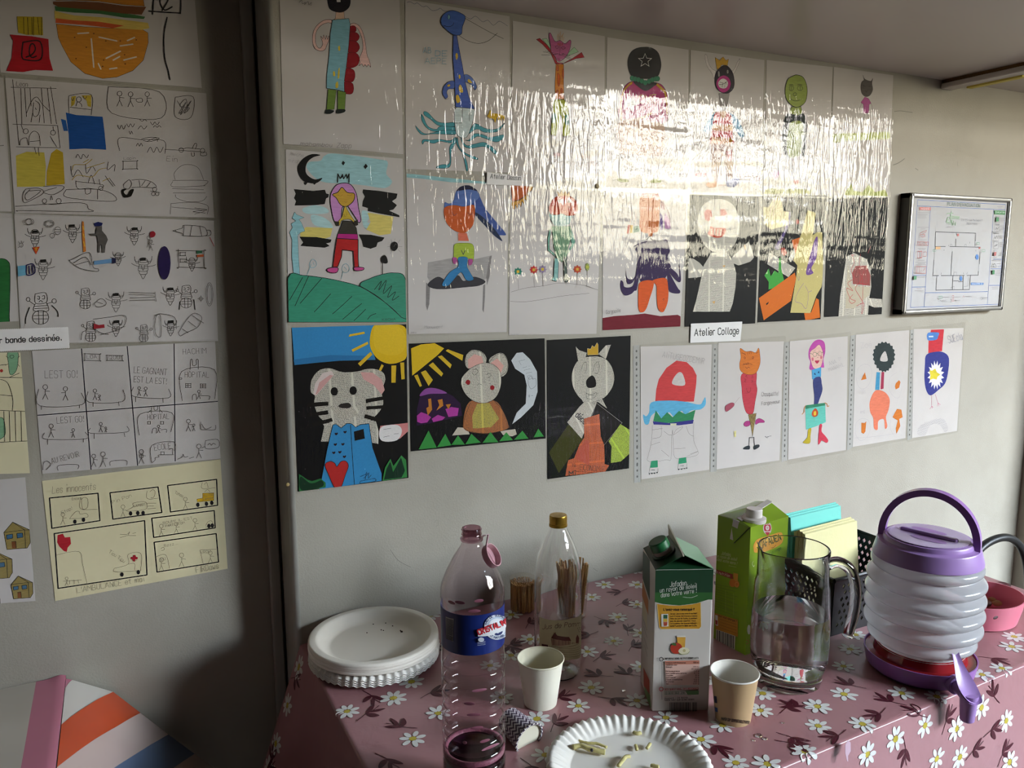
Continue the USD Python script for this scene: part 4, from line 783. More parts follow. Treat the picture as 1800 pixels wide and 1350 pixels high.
d.F('drawn_cone', '#8a7444', '374 794 446 782 428 880 412 988 400 900', sm=False, o=.6, extra=[(d.lines(.5, '380 800 436 850; 386 840 424 880; 440 800 396 870; 420 790 390 840; 392 800 430 830'), INK)])
d.F('drawn_hand', '#a83a7a', '334 878 350 854 386 850 392 880 370 896 346 896', '440 846 470 826 512 846 514 862 470 866 440 880', o=.5)
d.L('drawn_leg', '#2c2c30', 1.6, '384 1000 380 1070; 424 996 430 1076; 382 996 426 994', sm=False); d.F('drawn_shoe', '#2b3236', '344 1076 384 1066 384 1098 330 1096', '424 1068 466 1056 470 1078 426 1102')
d.F('drawn_axe', '#9c4a5a', '174 720 220 690 250 696 240 726 180 768', o=.4, extra=[(d.lines(.5, '250 700 298 640'), '#8a5a60')])
d.T('handwriting', 'Chouquette!', INK, (490, 632), (640, 624), 36, .6, .2); d.T('handwriting', 'Fangoyeour', INK, (490, 712), (652, 690), 30, .6, .2)
d.L('drawn_squiggle', INK, .8, '576 980 530 990 522 984 540 998 550 986'); d.F('yellow_smear', '#d2c98a', '248 940 268 934 266 990 250 990', sm=False)
d.done()
d = pocket('drawing of a pink-haired woman with glasses and a turquoise skirt, in a plastic pocket', [(740, 150), (1250, 105), (1235, 1105), (725, 1190)], ([(690, 158), (736, 152), (718, 1196), (668, 1212)],))
d.F('drawn_hair', '#b44a9c', '906 290 910 220 950 154 1000 134 1044 160 1052 240 1036 310 1042 378 1020 380 940 400 912 390 920 330')
d.F('drawn_face', '#d8b0a2', '918 250 960 210 1000 180 1030 240 1032 300 1014 370 980 390 950 384 930 340', o=.4, extra=[(d.lines(.9, '918 258 944 262; 946 250 964 246 978 258 972 280 954 284 944 270 946 250; 988 248 1006 240 1022 252 1016 274 998 276 988 262 988 248; 976 258 988 256; 1022 250 1034 244'), '#2a6a4a'), (d.lines(.5, '978 286 986 294 992 284; 948 236 966 228; 990 230 1010 226'), INK)])
d.F('drawn_lips', '#a82a4a', '960 322 980 318 1000 320 980 346'); d.F('drawn_cheek', '#c46a7a', '932 296 948 294 948 318 936 320', '1008 282 1024 278 1022 302 1010 304')
d.F('drawn_scarf', '#4a98c0', '934 400 1016 376 1014 462 980 460 962 498 936 480', sm=False, extra=[(Polygon(d.pts('950 440 960 424 970 446')), '#1d3a5c'), (Polygon(d.pts('984 426 996 408 1000 432')), '#1d3a5c')])
d.F('drawn_sleeve', '#343a6c', '946 490 1006 462 1020 520 1026 580 1000 660 976 724 952 726 956 640')
d.F('drawn_skirt', '#62b6a6', '876 716 1050 692 1056 860 960 900 882 926', sm=False, extra=[(Polygon(d.pts('876 712 1048 690 1050 712 878 744')), '#2f7a5c')])
d.F('drawn_flower', '#b04a2a', '940 760 966 738 988 770 980 804 950 814 932 794', extra=[(Polygon(spline(d.pts('950 770 968 764 970 796 952 800'), 4, True)), '#d8b030')]); d.L('drawn_stem', '#9aa86a', .6, '954 812 956 850')
d.L('drawn_arm', '#b87a3a', 2.0, '878 716 866 740 864 770 846 790; 1046 690 1066 700 1070 722 1084 716')
d.F('drawn_boot', '#b4a02c', '900 930 926 914 920 980 914 1044 856 1040 870 1020 894 990', o=.4, oc='#7a6a1a'); d.F('drawn_boot', '#c03a4c', '1000 890 1022 884 1018 940 1050 980 1076 1020 1060 1042 1020 1020 1004 1044 988 1046')
d.T('handwriting', 'ANA', '#858183', (1088, 362), (1150, 340), 34, .5); d.T('handwriting', 'MANAHIL', '#8f8b8d', (1086, 416), (1220, 366), 34, .5); d.L('drawn_heart', '#a8a0a8', .5, '1174 300 1164 292 1172 316 1186 300 1180 288 1174 300')
d.done()
crop_ = 'M'
d = pocket('drawing of a fuzzy black-haired head on a peach body, in a plastic pocket', [(125, 148), (615, 105), (578, 1090), (98, 1170)], ([(76, 156), (122, 150), (96, 1176), (44, 1204)],))
d.L('drawn_bubble', '#a5a1a6', .4, '200 414 150 450 130 530 150 620 200 640 250 590 272 500 250 430 200 414; 180 910 130 950 120 1040 160 1110 220 1090 256 1010 240 930 180 910; 500 490 440 540 430 640 470 710 520 720 548 620; 500 820 450 900 440 1000 470 1060; 120 1090 300 1076 480 1050')
d.F('drawn_hair', '#2c3636', [(382 + (96 + (8 if i % 2 else -4)) * math.cos(a) * (1 - .12 * math.sin(a)), 350 + (134 + (8 if i % 2 else -6)) * math.sin(a)) for i, a in enumerate(np.linspace(0, 2 * math.pi, 40, endpoint=False))], sm=False, extra=[(Polygon(spline(d.pts('348 384 362 330 392 298 410 340 412 388'), 4, True)), PAPER)])
d.F('drawn_neck', '#3f88aa', '314 488 346 490 340 654 302 648', sm=False); d.F('drawn_neck', '#98304a', '360 488 384 488 378 640 350 646', sm=False)
d.F('drawn_body', '#d4765a', '290 670 340 652 400 680 434 740 424 830 400 900 412 980 392 1004 380 920 330 936 324 1012 290 1000 284 910 256 850 252 760')
d.F('drawn_blot', '#c4702c', '208 488 222 550 172 562', '490 590 520 562 532 580 520 630 490 646 482 620', '176 950 204 952 220 938 212 1030 196 1052 176 1040', '500 824 540 830 552 900 520 916 530 980 496 1050 490 1000 508 930 460 900 480 860', sm=False)
d.T('handwriting', 'Zoé', '#9a969c', (170, 270), (270, 262), 50, .4); d.T('handwriting', 'MOI', '#b5b0b6', (176, 690), (212, 686), 40, .4); d.T('handwriting', 'AMIE', '#9a969c', (164, 866), (210, 862), 24, .4)
d.done()
d = pocket('drawing of a red block on a blue oval with yellow burst, rightmost plastic pocket', [(655, 96), (1110, 86), (1048, 1026), (638, 1090)], ([(624, 106), (654, 98), (634, 1096), (594, 1110)],))
d.F('drawn_red_block', '#c0343e', '812 102 930 98 912 296 786 316 790 200', sm=False); d.F('drawn_blue_patch', '#4f7cbc', '778 140 800 126 880 128 878 160 860 192 790 200 774 170', extra=[(Polygon(d.pts('790 158 832 156 832 170 792 172')), '#c8d4e0')])
d.F('drawn_blue_oval', '#33387e', '770 330 860 302 930 310 974 360 968 480 940 590 880 650 810 700 770 660 752 560 756 420')
d.F('drawn_burst', '#dcdadc', [(855 + (60 + (22 if i % 2 else -6)) * math.cos(a) * .95, 515 + (100 + (34 if i % 2 else -10)) * math.sin(a)) for i, a in enumerate(np.linspace(0, 2 * math.pi, 32, endpoint=False))], sm=False, extra=[(Polygon(d.pts('796 470 820 476 850 456 864 490 896 510 870 530 862 556 830 548 800 560 806 520')), '#d2c03a')])
d.L('drawn_bird_leg', '#c05a78', 1.0, '814 700 818 800; 818 800 800 826; 818 800 822 820; 818 800 832 810; 850 694 874 770; 874 770 866 800; 874 770 884 798; 874 770 898 786', sm=False)
d.emit('drawn_hatched_ground', [(d.hatch('690 1060 700 990 780 940 860 916 930 920 966 1000 940 1040 900 980 860 960 800 980 760 1060', 0.0022, .35, 8), '#74707a')])
d.T('handwriting', 'SUEcla', '#2c3a6e', (975, 226), (1100, 190), 66, .7, .1)
d.done()

# --- little cut signs -------------------------------------------------------
d = Sheet('workshop_sign', 'small pinked white sign reading Atelier Collage, below the black collages', 'sign', 'I', [(110, 1122), (515, 1105), (500, 1255), (106, 1270)], edge=pinked(), base=0.0030, paper='#d6d3d0')
d.T('printed_words', 'Atelier Collage', '#15130f', (138, 1216), (486, 1200), 52, 2.3, .16)
d.done()
d = Sheet('workshop_sign', 'small pinked white sign reading Atelier Dessin, between the upper two rows', 'sign', 'P', [(856.5, 302.5), (919, 311), (916.5, 326), (856, 324)], edge=pinked(), base=0.0040, paper='#dedad6')
d.T('printed_words', 'Atelier Dessin', '#15130f', (861.5, 313.5), (914.5, 317), 8, 1.1, .12)
d.done()
# ---------------------------------------------------------------- comic sheets on the recessed wall at the left
LW = 0.112
def stick(x, y, s, arm=1):
    """a stick man standing at x, y (pixels), s tall"""
    h = s * .16
    hd = ' '.join(f'{x + h * math.cos(a):.1f} {y - s + h + h * math.sin(a):.1f}' for a in np.linspace(0, 6.3, 8))
    return f'{hd}; {x} {y - s + 2 * h} {x} {y - s * .4}; {x} {y - s * .4} {x - s * .18} {y}; {x} {y - s * .4} {x + s * .18} {y}; {x} {y - s * .58} {x + arm * s * .3} {y - s * .55}'
def rect(x0, y0, x1, y1, dx=0, dy=0):
    return ' '.join(f'{x} {y} {x} {y}' for x, y in ((x0, y0), (x1, y0 + dy), (x1 + dx, y1 + dy), (x0 + dx, y1), (x0, y0)))
def zig(x, y, w, h, n=3):
    return ' '.join(f'{x + w * i / n:.1f} {y + (h if i % 2 else 0):.1f}' for i in range(n + 1))
ED = 0.0006
MAT['film_flat'] = film('laminate_film_flat', 60, 12, 0.00006, 0.0003)
def lw(*a, **k):
    if k.get('film'):
        k['film'] = 'film_flat'
    return Sheet(*a, wall=LW, **k)
d = lw('comic_sheet', 'comic sheet of a big orange burger with red fries box at the top left', 'drawing', 'A', [(-20, -250), (1085, -205), (1140, 497), (3, 410)], film='film')
d.F('drawn_bun', '#c8842a', '318 136 480 152 640 160 806 168 836 186 838 240 810 340 750 400 660 436 580 444 480 416 400 350 352 262 330 214', o=.5, sm=False)
d.L('paper_showing_through', '#d8cbb8', 2.2, '516 220 530 380; 560 210 660 232; 600 330 680 290; 556 360 570 390; 700 340 770 322; 680 260 750 250; 720 230 760 212; 620 390 660 384; 440 190 500 186; 640 340 676 320')
d.F('sesame_seed', '#7a4a18', *[circ(x, y, 5, 4, 7) for x, y in ((422, 212), (530, 190), (598, 232), (680, 232), (770, 226), (488, 268), (586, 340), (704, 310), (708, 362), (430, 332), (580, 376))])
d.F('drawn_cheese', '#d0b45a', '308 60 340 70 420 88 600 100 760 120 836 130 844 160 800 170 640 160 460 140 310 110', sm=False)
d.F('drawn_tomato', '#c8562a', '316 104 420 116 560 124 700 146 640 160 480 142 314 130', sm=False)
d.F('drawn_salad', '#3c6a3a', '310 36 400 44 520 50 640 70 760 84 820 96 812 108 700 100 560 78 420 72 314 62', sm=False)
d.F('drawn_patty', '#74472a', '300 10 420 8 560 14 700 34 826 40 800 84 700 78 560 60 420 48 330 40 300 24', sm=False)
d.F('drawn_bun', '#c07a26', '312 -60 560 -120 800 -60 816 36 700 28 560 8 400 2 316 4', sm=False, o=.4)
d.F('drawn_fries', '#b39a24', '96 94 240 96 244 200 150 198 104 186', sm=False); d.L('drawn_fries_line', '#4a3a10', .5, '134 100 136 190; 156 100 160 196; 190 96 190 200; 212 100 222 196; 180 100 182 196; 236 100 234 200', sm=False)
d.F('drawn_fries_box', '#a81c24', '56 196 100 200 180 206 274 222 280 330 300 400 200 396 130 408 36 402 66 330 74 230', sm=False)
d.L('drawn_box_sign', INK, 1.8, '130 240 226 236 232 334 150 340 124 320 130 240; 148 324 180 310 200 280 190 250 172 256 166 300 180 326 206 318')
d.L('drawn_letter_sign', INK, 2.0, '870 -40 862 80; 842 64 1000 74 1020 66 1020 -40; 905 -20 905 20 930 58 972 40; 960 -20 940 20 916 60')
d.L('drawn_stick', INK, 1.8, '944 100 926 200 930 320 950 400 960 450')
d.done()

d = lw('comic_sheet', 'pencil comic sheet with one blue square and two yellow blocks', 'drawing', 'A', [(28, 440), (1165, 527), (1210, 1230), (85, 1205)], film='film')
d.F('drawn_blue_square', '#1f4f92', '372 636 430 650 580 660 590 740 600 846 480 840 392 844 388 760', sm=False); d.F('drawn_blue_square', '#2a5a98', '344 672 372 680 384 740 360 740', sm=False)
d.F('drawn_yellow_block', '#c2b048', '90 880 150 858 250 862 260 940 254 1054 96 1056', sm=False); d.F('drawn_yellow_block', '#b89a28', '290 866 320 842 356 862 366 1040 262 1050 264 970', sm=False)
d.F('drawn_yellow_panel', '#c0a638', '404 546 430 542 420 590 402 604', '460 540 516 538 514 606 496 600 490 570', sm=False)
d.T('handwriting', 'Leon', PENCIL, (92, 486), (156, 490), 26, .5)
d.L('pencil_drawing', '#484240', .45, '62 494 318 500; 72 450 108 820; 118 500 124 700; 140 500 150 660; 170 500 176 600; 234 500 250 696; 268 500 290 700; 286 490 320 700; 72 702 326 710; 92 830 340 836; 326 710 340 836; 196 832 204 870; 216 836 222 880', '150 640 180 570 210 550 240 590 282 630; 190 580 186 640 200 660 220 640 224 590 200 570; 176 690 184 640; 226 650 222 692; 200 610 205 620', circ(146, 742, 14) + ';' + circ(300, 750, 14) + '; 120 706 130 732; 300 716 304 740; 164 820 166 770 190 742 220 760 228 822; 112 820 118 790 150 780 160 820; 170 800 224 796; 290 780 320 830; 284 770 300 800',
    '390 640 388 560 404 538 516 536 516 648; 396 606 514 620; ' + circ(446, 562, 14) + '; 430 600 440 576 460 590 462 604; 404 556 412 570 418 552; 470 544 480 560 490 546', '612 490 902 520 910 668 632 640 612 490; ' + stick(676, 600, 84) + ';' + stick(738, 604, 84) + ';' + stick(832, 600, 80) + '; 768 560 800 556 804 576 776 576 768 560', '990 550 1092 548 1078 664 990 660 990 550',
    zig(664, 708, 46, 22, 4) + ';' + zig(716, 700, 44, 18, 4) + ';' + zig(790, 676, 40, 10, 3) + ';' + zig(850, 690, 50, 16, 4) + ';' + zig(780, 730, 50, -18, 3) + ';' + zig(730, 742, 20, 16, 3) + ';' + zig(866, 720, 44, -10, 4) + ';' + zig(770, 826, 36, -16, 4) + ';' + zig(832, 862, 90, -30, 5), '676 852 674 780 800 790 926 796 932 868; 800 786 850 776 900 782 850 800 810 796; 830 800 880 780 890 800; 932 844 1160 860; 1010 842 1040 840 1060 836 1130 842; ' + circ(1024, 848, 13) + ';' + circ(1144, 852, 13) + '; 1086 840 1100 812 1112 816 1104 842; 1080 862 1084 882 1098 880 1096 862; 1132 864 1136 880 1166 878 1164 860',
    rect(696, 912, 774, 956, 0, -2) + '; 430 892 440 872 458 898 470 872 490 892 500 876; 400 940 412 1000 440 960 470 1000; 484 930 490 980 520 940 540 966; 612 916 608 960 648 930 646 968; 560 1014 566 1046; 594 994 640 1054; 620 1010 650 1050', '428 1022 440 1066 500 1064 560 1070 580 1044 450 1028 428 1022; 500 1030 516 990 536 1040; 480 1066 486 1096 510 1090 512 1066; 374 1072 380 1116 636 1138 640 1100 548 1070 376 1072; 552 1070 552 1126; ' + circ(570, 1064, 12), '700 1040 730 1016 744 1040 726 1068 700 1060 700 1040; 744 1018 800 1014 860 1030 880 1060 790 1058 744 1060; 786 1020 792 1058; 820 1022 800 1050; 850 1030 830 1056; ' + circ(874, 1070, 12) + ';' + circ(866, 1096, 10) + ';' + circ(888, 1096, 10) + '; 850 1080 905 1088',
    '146 1068 220 1064 246 1090 180 1130 136 1144 130 1100 146 1068; 160 1080 230 1078 160 1130 142 1104 170 1072; 246 1054 350 1050 356 1070 300 1100 246 1084 320 1060; 96 1166 120 1164 450 1146 500 1180 502 1196 130 1190 100 1194; ' + circ(252, 1136, 12) + ';' + circ(332, 1136, 14) + '; 240 1150 300 1156 350 1150; 286 1130 290 1106 298 1128')
d.L('pencil_burger', '#6f6a66', .4, '990 1016 984 980 1020 940 1068 930 1120 950 1150 1016; 976 1020 1150 1020 1174 1030 1150 1050; 976 1026 980 1056 1160 1050; 974 1066 1150 1072; 978 1090 1160 1090; 990 1100 1000 1120 1060 1140 1140 1136 1168 1110; 966 1150 1100 1144 1174 1164 1170 1210; 962 1210 966 1150; 970 1170 1150 1190 1100 1210')
d.L('yellow_scribble', '#b89a2a', .8, '410 960 420 932 480 930 520 900; 490 950 590 920; 408 1018 440 990 520 1000 560 960 600 950; 580 1024 620 1006; 470 920 500 902')
d.F('drawn_black_jacket', '#17140f', '690 1070 716 1068 700 1082 706 1096 720 1100 736 1074 756 1070 748 1096 736 1112 700 1116 686 1090')
sc = d.lines(.7, '1000 570 1030 620 1010 640 1050 580 1020 650 1080 570 1040 640 1070 610 1016 600 1050 560 1060 630; 1100 1176 1170 1186 1090 1196 1160 1204')
d.emit('pencil_scribble', [(sc, '#4a4644')])
d.T('handwriting', 'Lapin', PENCIL, (700, 904), (766, 900), 14, .35); d.T('handwriting', 'Ein', PENCIL, (940, 910), (1000, 916), 28, .4)
d.done()

d = lw('comic_sheet', 'comic sheet crowded with small horned pencil robots and a dark purple oval', 'drawing', 'B', [(72, 45), (1103, 82), (1125, 703), (110, 715)], film='film')
def robot(x, y, s, flip=1):
    a = lambda *p: ' '.join(f'{x + flip * s * u:.1f} {y + s * v:.1f}' for u, v in zip(p[::2], p[1::2]))
    return ';'.join([a(-.22, .1, -.24, -.12, -.1, -.26, .12, -.26, .26, -.1, .24, .1, -.22, .1), a(-.22, -.08, -.42, -.1, -.46, -.34), a(-.24, -.02, -.36, 0, -.44, -.2), a(.24, -.08, .44, -.12, .48, -.36), a(.25, -.02, .38, 0, .46, -.2), a(-.16, -.12, .18, -.14, .18, -.04, -.14, -.02, -.16, -.12), a(-.2, .12, -.24, .42, .24, .42, .22, .1), a(-.22, .22, .22, .2), a(-.23, .3, .23, .3), a(-.2, .42, -.16, .6, .18, .6, .22, .42), a(-.14, .6, 0, .86, .16, .6), a(-.24, .2, -.5, .1, -.62, .02), a(.24, .2, .5, .16, .68, .1), a(-.1, .14, 0, .4, .1, .14)])
def round_robot(x, y, s):
    a = lambda *p: ' '.join(f'{x + s * u:.1f} {y + s * v:.1f}' for u, v in zip(p[::2], p[1::2]))
    return ';'.join([a(-.2, -.5, .18, -.54, .22, -.2, -.18, -.16, -.2, -.5), a(-.12, -.42, -.04, -.4, -.05, -.3, -.12, -.32), a(.06, -.42, .14, -.44, .14, -.32, .06, -.32), a(-.06, -.2, 0, -.26, .08, -.2), a(-.2, -.14, -.24, .12, .28, .12, .22, -.18), a(-.22, -.04, .24, -.08), a(-.22, .04, .26, .02), circ(x, y + s * .36, s * .3, s * .26), a(-.26, .3, .28, .28), a(-.26, .42, .26, .42), a(-.08, .12, -.06, .6), a(.1, .12, .1, .6), a(-.22, -.1, -.42, -.24), a(.22, -.14, .44, -.2), circ(x - s * .46, y - s * .3, s * .07), circ(x + s * .5, y - s * .24, s * .08)])
d.L('pencil_robot', '#38342f', .5, robot(180, 150, 82)); d.L('pencil_robot', '#38342f', .5, robot(374, 130, 78)); d.L('pencil_robot', '#38342f', .5, robot(692, 140, 80))
d.L('pencil_robot', '#4a4642', .5, robot(222, 310, 90)); d.L('pencil_robot', '#45413d', .5, robot(738, 300, 96)); d.L('pencil_robot', '#45413d', .5, robot(990, 290, 62)); d.L('pencil_robot', '#45413d', .5, robot(610, 264, 60, -1))
d.L('pencil_robot', '#544f4b', .45, robot(598, 480, 86)); d.L('pencil_robot', '#544f4b', .45, robot(878, 450, 80)); d.L('pencil_robot', '#423e3a', .45, robot(598, 620, 70)); d.L('pencil_robot', '#423e3a', .45, robot(880, 620, 66))
d.L('pencil_round_robot', '#3a3632', .5, round_robot(210, 530, 140)); d.L('pencil_round_robot', '#544f4b', .45, round_robot(440, 480, 92)); d.L('pencil_round_robot', '#423e3a', .45, round_robot(960, 470, 100)); d.L('pencil_round_robot', '#544f4b', .45, round_robot(742, 660, 76)); d.L('pencil_round_robot', '#544f4b', .45, round_robot(468, 650, 90))
d.L('pencil_arm', '#35312d', 1.6, '152 530 134 580 132 612; 268 520 296 550 300 576; 928 500 924 540; 1000 490 1006 540')
d.F('drawn_visor', '#1d1a18', *[rect(x - 14, y - 9, x + 16, y + 5, 0, -2) for x, y in ((180, 142), (370, 112), (694, 128), (222, 292), (736, 284), (596, 466), (878, 438), (600, 606), (880, 606))], sm=False)
d.F('drawn_flame', '#c2431f', '168 220 206 216 186 256', sm=False, extra=[(Polygon(d.pts('178 222 196 220 187 242')), '#d29a2a')])
d.F('drawn_fire_beam', '#c8762a', '424 84 432 88 444 240 430 246 424 160', sm=False, extra=[(d.lines(1.2, '428 110 434 130; 430 150 436 170; 432 190 438 214'), '#d8b03a')])
d.F('drawn_police_cap', '#1e2458', '484 96 506 88 530 94 526 108 490 112', sm=False); d.F('drawn_policeman', '#59544f', '498 110 526 110 526 134 548 160 556 180 544 210 540 246 528 248 524 206 516 206 514 246 504 246 506 200 500 160 470 160 460 150 494 148', sm=False, o=.3)
d.L('pencil_spaceship', '#45413d', .5, '892 134 940 120 950 106 1040 112 1064 130 1060 160 950 160 940 148 892 134; 950 106 946 160; 990 108 980 160; 1030 112 1040 160; 1064 130 1086 134 1086 156 1062 160; 904 130 910 140')
d.L('pencil_spaceship', '#45413d', .5, '358 286 372 282 460 246 480 320 506 330 500 344 420 330 370 300 358 286; 380 300 440 270 470 310; 390 310 460 290')
d.F('drawn_blue_beam', '#6a94ba', '484 290 576 278 576 300 486 310', sm=False); d.F('drawn_jet', '#1d1d3a', '576 274 598 278 598 300 578 304', sm=False)
d.F('drawn_blue_beam', '#6aa2ba', '92 316 134 312 138 362 94 370', sm=False); d.L('drawn_jet', '#201c48', 1.6, '136 312 172 306 180 350 140 362 136 312; 150 316 154 356; 166 312 170 350')
d.L('pencil_beam', '#6f6a66', .5, '664 452 796 456; 670 480 796 476; 668 494 800 490; 800 450 806 498; 664 462 790 466')
d.F('drawn_purple_oval', '#261846', circ(848, 300, 32, 86, 20))
d.L('pencil_man', '#5a5450', .45, stick(768, 220, 60) + ';' + stick(778, 236, 56)); d.F('drawn_red_helmet', '#8e1d28', '774 144 790 136 802 148 796 164 776 168')
d.L('pencil_control_panel', '#3a3632', .5, rect(920, 236, 1052, 322, 2, 2) + ';' + rect(930, 246, 956, 262) + ';' + rect(930, 280, 960, 296)); d.F('drawn_green_screen', '#2f6a4a', '1014 238 1042 236 1042 250 1014 252', sm=False); d.F('drawn_red_screen', '#b8562a', '1016 258 1050 256 1050 268 1016 270', sm=False)
d.L('red_dotted_line', '#b83a3a', .6, '1082 168 1104 214')
d.L('pencil_planet', '#544f4b', .4, ';'.join([circ(150, 88, 16, 14), circ(152, 88, 24, 16), circ(256, 98, 20, 12), circ(256, 98, 24, 18), circ(298, 134, 16, 20), '284 128 312 128', '284 140 312 140', circ(110, 208, 10, 11), '96 190 102 198', '124 190 118 198', '94 222 102 216', '110 186 110 194', circ(270, 160, 12), circ(1036, 484, 9), '1020 484 1052 484', '1036 468 1036 500', circ(1080, 462, 18, 60, 16), circ(1080, 462, 12, 50, 16)]))
d.F('drawn_red_ray', '#9e2a32', '484 612 510 620 538 616 540 634 484 640', sm=False)
d.L('pencil_cave', '#423e3a', .5, '480 590 560 580 640 570 650 600 620 640 520 670; 490 640 520 660 560 668; 418 696 424 660 440 650; 800 570 830 562 900 580 910 640; 806 572 826 572 830 674 806 672 798 620 806 572; 920 660 960 596 1000 560 1040 580 1020 630 960 660 930 676 920 660; 940 640 970 660; 970 600 1010 630; 990 570 1050 610')
d.L('pencil_gun', '#5a5450', .5, '486 510 520 484 546 500 540 520 500 526 486 510; 500 500 530 510')
d.done()

d = lw('comic_sheet', 'stick-man comic in eight pencil panels about a hospital, on white paper', 'drawing', 'B', [(165, 755), (1110, 705), (1138, 1310), (218, 1388)], film='film')
d.L('panel_rule', '#1f1c2a', 1.5, '420 734 470 1370; 656 724 710 1344; 898 714 904 1322; 195 1086 1124 1014')
d.T('handwriting', 'LEST GO!', PENCIL, (232, 894), (398, 892), 38, .6); d.T('handwriting', 'LEST GO!', PENCIL, (294, 1128), (432, 1120), 32, .55); d.T('handwriting', 'LE GAGNANT', PENCIL, (690, 866), (860, 880), 32, .6); d.T('handwriting', 'EST LA EST!', PENCIL, (690, 914), (858, 926), 30, .6); d.T('handwriting', 'HACHIM', PENCIL, (944, 772), (1064, 766), 28, .55); d.T('handwriting', 'HÔPITAL', PENCIL, (954, 890), (1078, 890), 28, .6); d.T('handwriting', 'HÔPITAL', PENCIL, (762, 1108), (872, 1104), 26, .6); d.T('handwriting', 'AU REVOIR', PENCIL, (268, 1336), (410, 1298), 28, .5); d.T('handwriting', 'ÉCOLE', PENCIL, (798, 1268), (884, 1256), 30, .55); d.T('handwriting', 'LOA', PENCIL, (448, 794), (500, 792), 18, .5); d.T('handwriting', 'QOO', PENCIL, (562, 796), (618, 796), 18, .5)
d.L('pencil_stick_figures', '#4c4743', .5, *[stick(*a) for a in ((234, 1004, 76, 1), (338, 1008, 70, -1), (490, 1006, 56, 1), (514, 1010, 30, -1), (718, 984, 46, 1), (752, 988, 48, -1), (264, 1200, 70, 1), (378, 1200, 46, -1), (520, 1172, 50, 1), (546, 1172, 26, 1), (818, 1176, 40, 1), (972, 1168, 62, 1), (1000, 1166, 36, -1), (1026, 1306, 72, 1), (730, 1334, 72, 1), (532, 1350, 76, 1), (484, 1350, 64, 1), (1026, 1000, 44, 1))])
d.L('pencil_furniture', '#4c4743', .5, '200 950 206 1036 424 1030 420 970; 214 1038 214 1056; 410 1032 410 1048; 454 964 460 1018 632 1014 636 954; 480 1018 480 1040; 612 1016 614 1036; 688 940 690 988 868 996 870 950; 700 990 700 1016; 840 996 842 1020; 230 1176 236 1208 444 1206 440 1172; 246 1208 246 1236; 430 1206 430 1224; 466 1152 470 1178 652 1172 656 1142; 486 1180 486 1206; 640 1176 644 1196; 1036 1120 1036 1156 1060 1160 1108 1160 1112 1136; 1040 1130 1060 1156 1090 1146',
    rect(438, 768, 516, 802, 0, 2) + ';' + rect(552, 776, 630, 802, 2, 2) + '; 940 1010 936 860 1106 850 1108 1000; 980 850 984 800 992 800 994 828 1012 824 1012 800 1022 800 1022 848; ' + rect(958, 922, 984, 942) + ';' + rect(1034, 924, 1060, 944) + '; 970 922 970 942; 958 932 984 932; 1046 924 1046 944; 1034 934 1060 934; 920 892 936 892 936 900 920 898; 992 1006 994 982 1010 978 1014 1006; 1030 984 1080 986 1078 1004; 718 1188 722 1080 886 1072 882 1170; 780 1074 784 1042 794 1042 796 1058 812 1056 814 1040 822 1040 824 1070; 762 1072 778 1060; 838 1072 826 1058; ' + rect(762, 1118, 776, 1130) + ';' + rect(828, 1118, 844, 1130) + '; 784 1178 790 1154 806 1154 806 1178; 830 1160 858 1158 858 1174', '782 1328 784 1240 896 1222 900 1268; 784 1330 800 1316 800 1304 820 1300 820 1290 896 1288; ' + rect(830, 1274, 846, 1288) + '; 870 1262 890 1258 890 1286; 1060 1216 1122 1210 1126 1250 1062 1256 1060 1216; 1040 1254 1058 1246; 1072 1238 1082 1230 1090 1240 1100 1230 1112 1236; 568 1344 574 1322 650 1318 654 1342; 916 1312 940 1300 944 1286 952 1300 970 1298; 976 1308 1000 1300; 222 1366 226 1330 246 1322 262 1340 240 1366; 300 1370 304 1344 400 1340 402 1362; 720 1290 736 1286 738 1302 722 1304 720 1290')
d.done()

d = lw('comic_sheet', 'cream comic sheet with black-framed panels, a red cross tree and a yellow truck', 'drawing', 'C', [(175, 155), (918, 65), (948, 520), (230, 655)], paper='#cdc29c')
d.L('panel_frame', INK, 2.0, '206 226 408 206 416 320 216 352 206 226', '458 204 658 180 674 286 470 314 458 204', '698 174 902 148 906 256 710 284 698 174', '226 374 602 320 612 546 242 602 226 374', '632 310 892 278 896 350 640 390 632 310', '642 410 900 374 910 492 654 534 642 410', sm=False)
d.F('drawn_red_tree', '#a8242c', '240 380 262 374 270 390 292 388 296 416 282 432 278 450 266 446 248 428 238 410', sm=False)
d.F('drawn_yellow_truck', '#cfa526', '844 206 890 204 890 236 822 242 820 230 844 226', sm=False, o=.5)
d.F('drawn_wheel', INK, *[circ(x, y, 7, 9, 9) for x, y in ((824, 254), (860, 250), (882, 246), (544, 290), (574, 288), (596, 288), (312, 324), (348, 316), (508, 544), (576, 534), (870, 342), (884, 340))])
d.F('drawn_red_cross', '#9a1f2a', '554 464 564 462 566 470 574 472 572 480 564 480 562 490 554 488 552 480 544 478 546 470 554 472', sm=False)
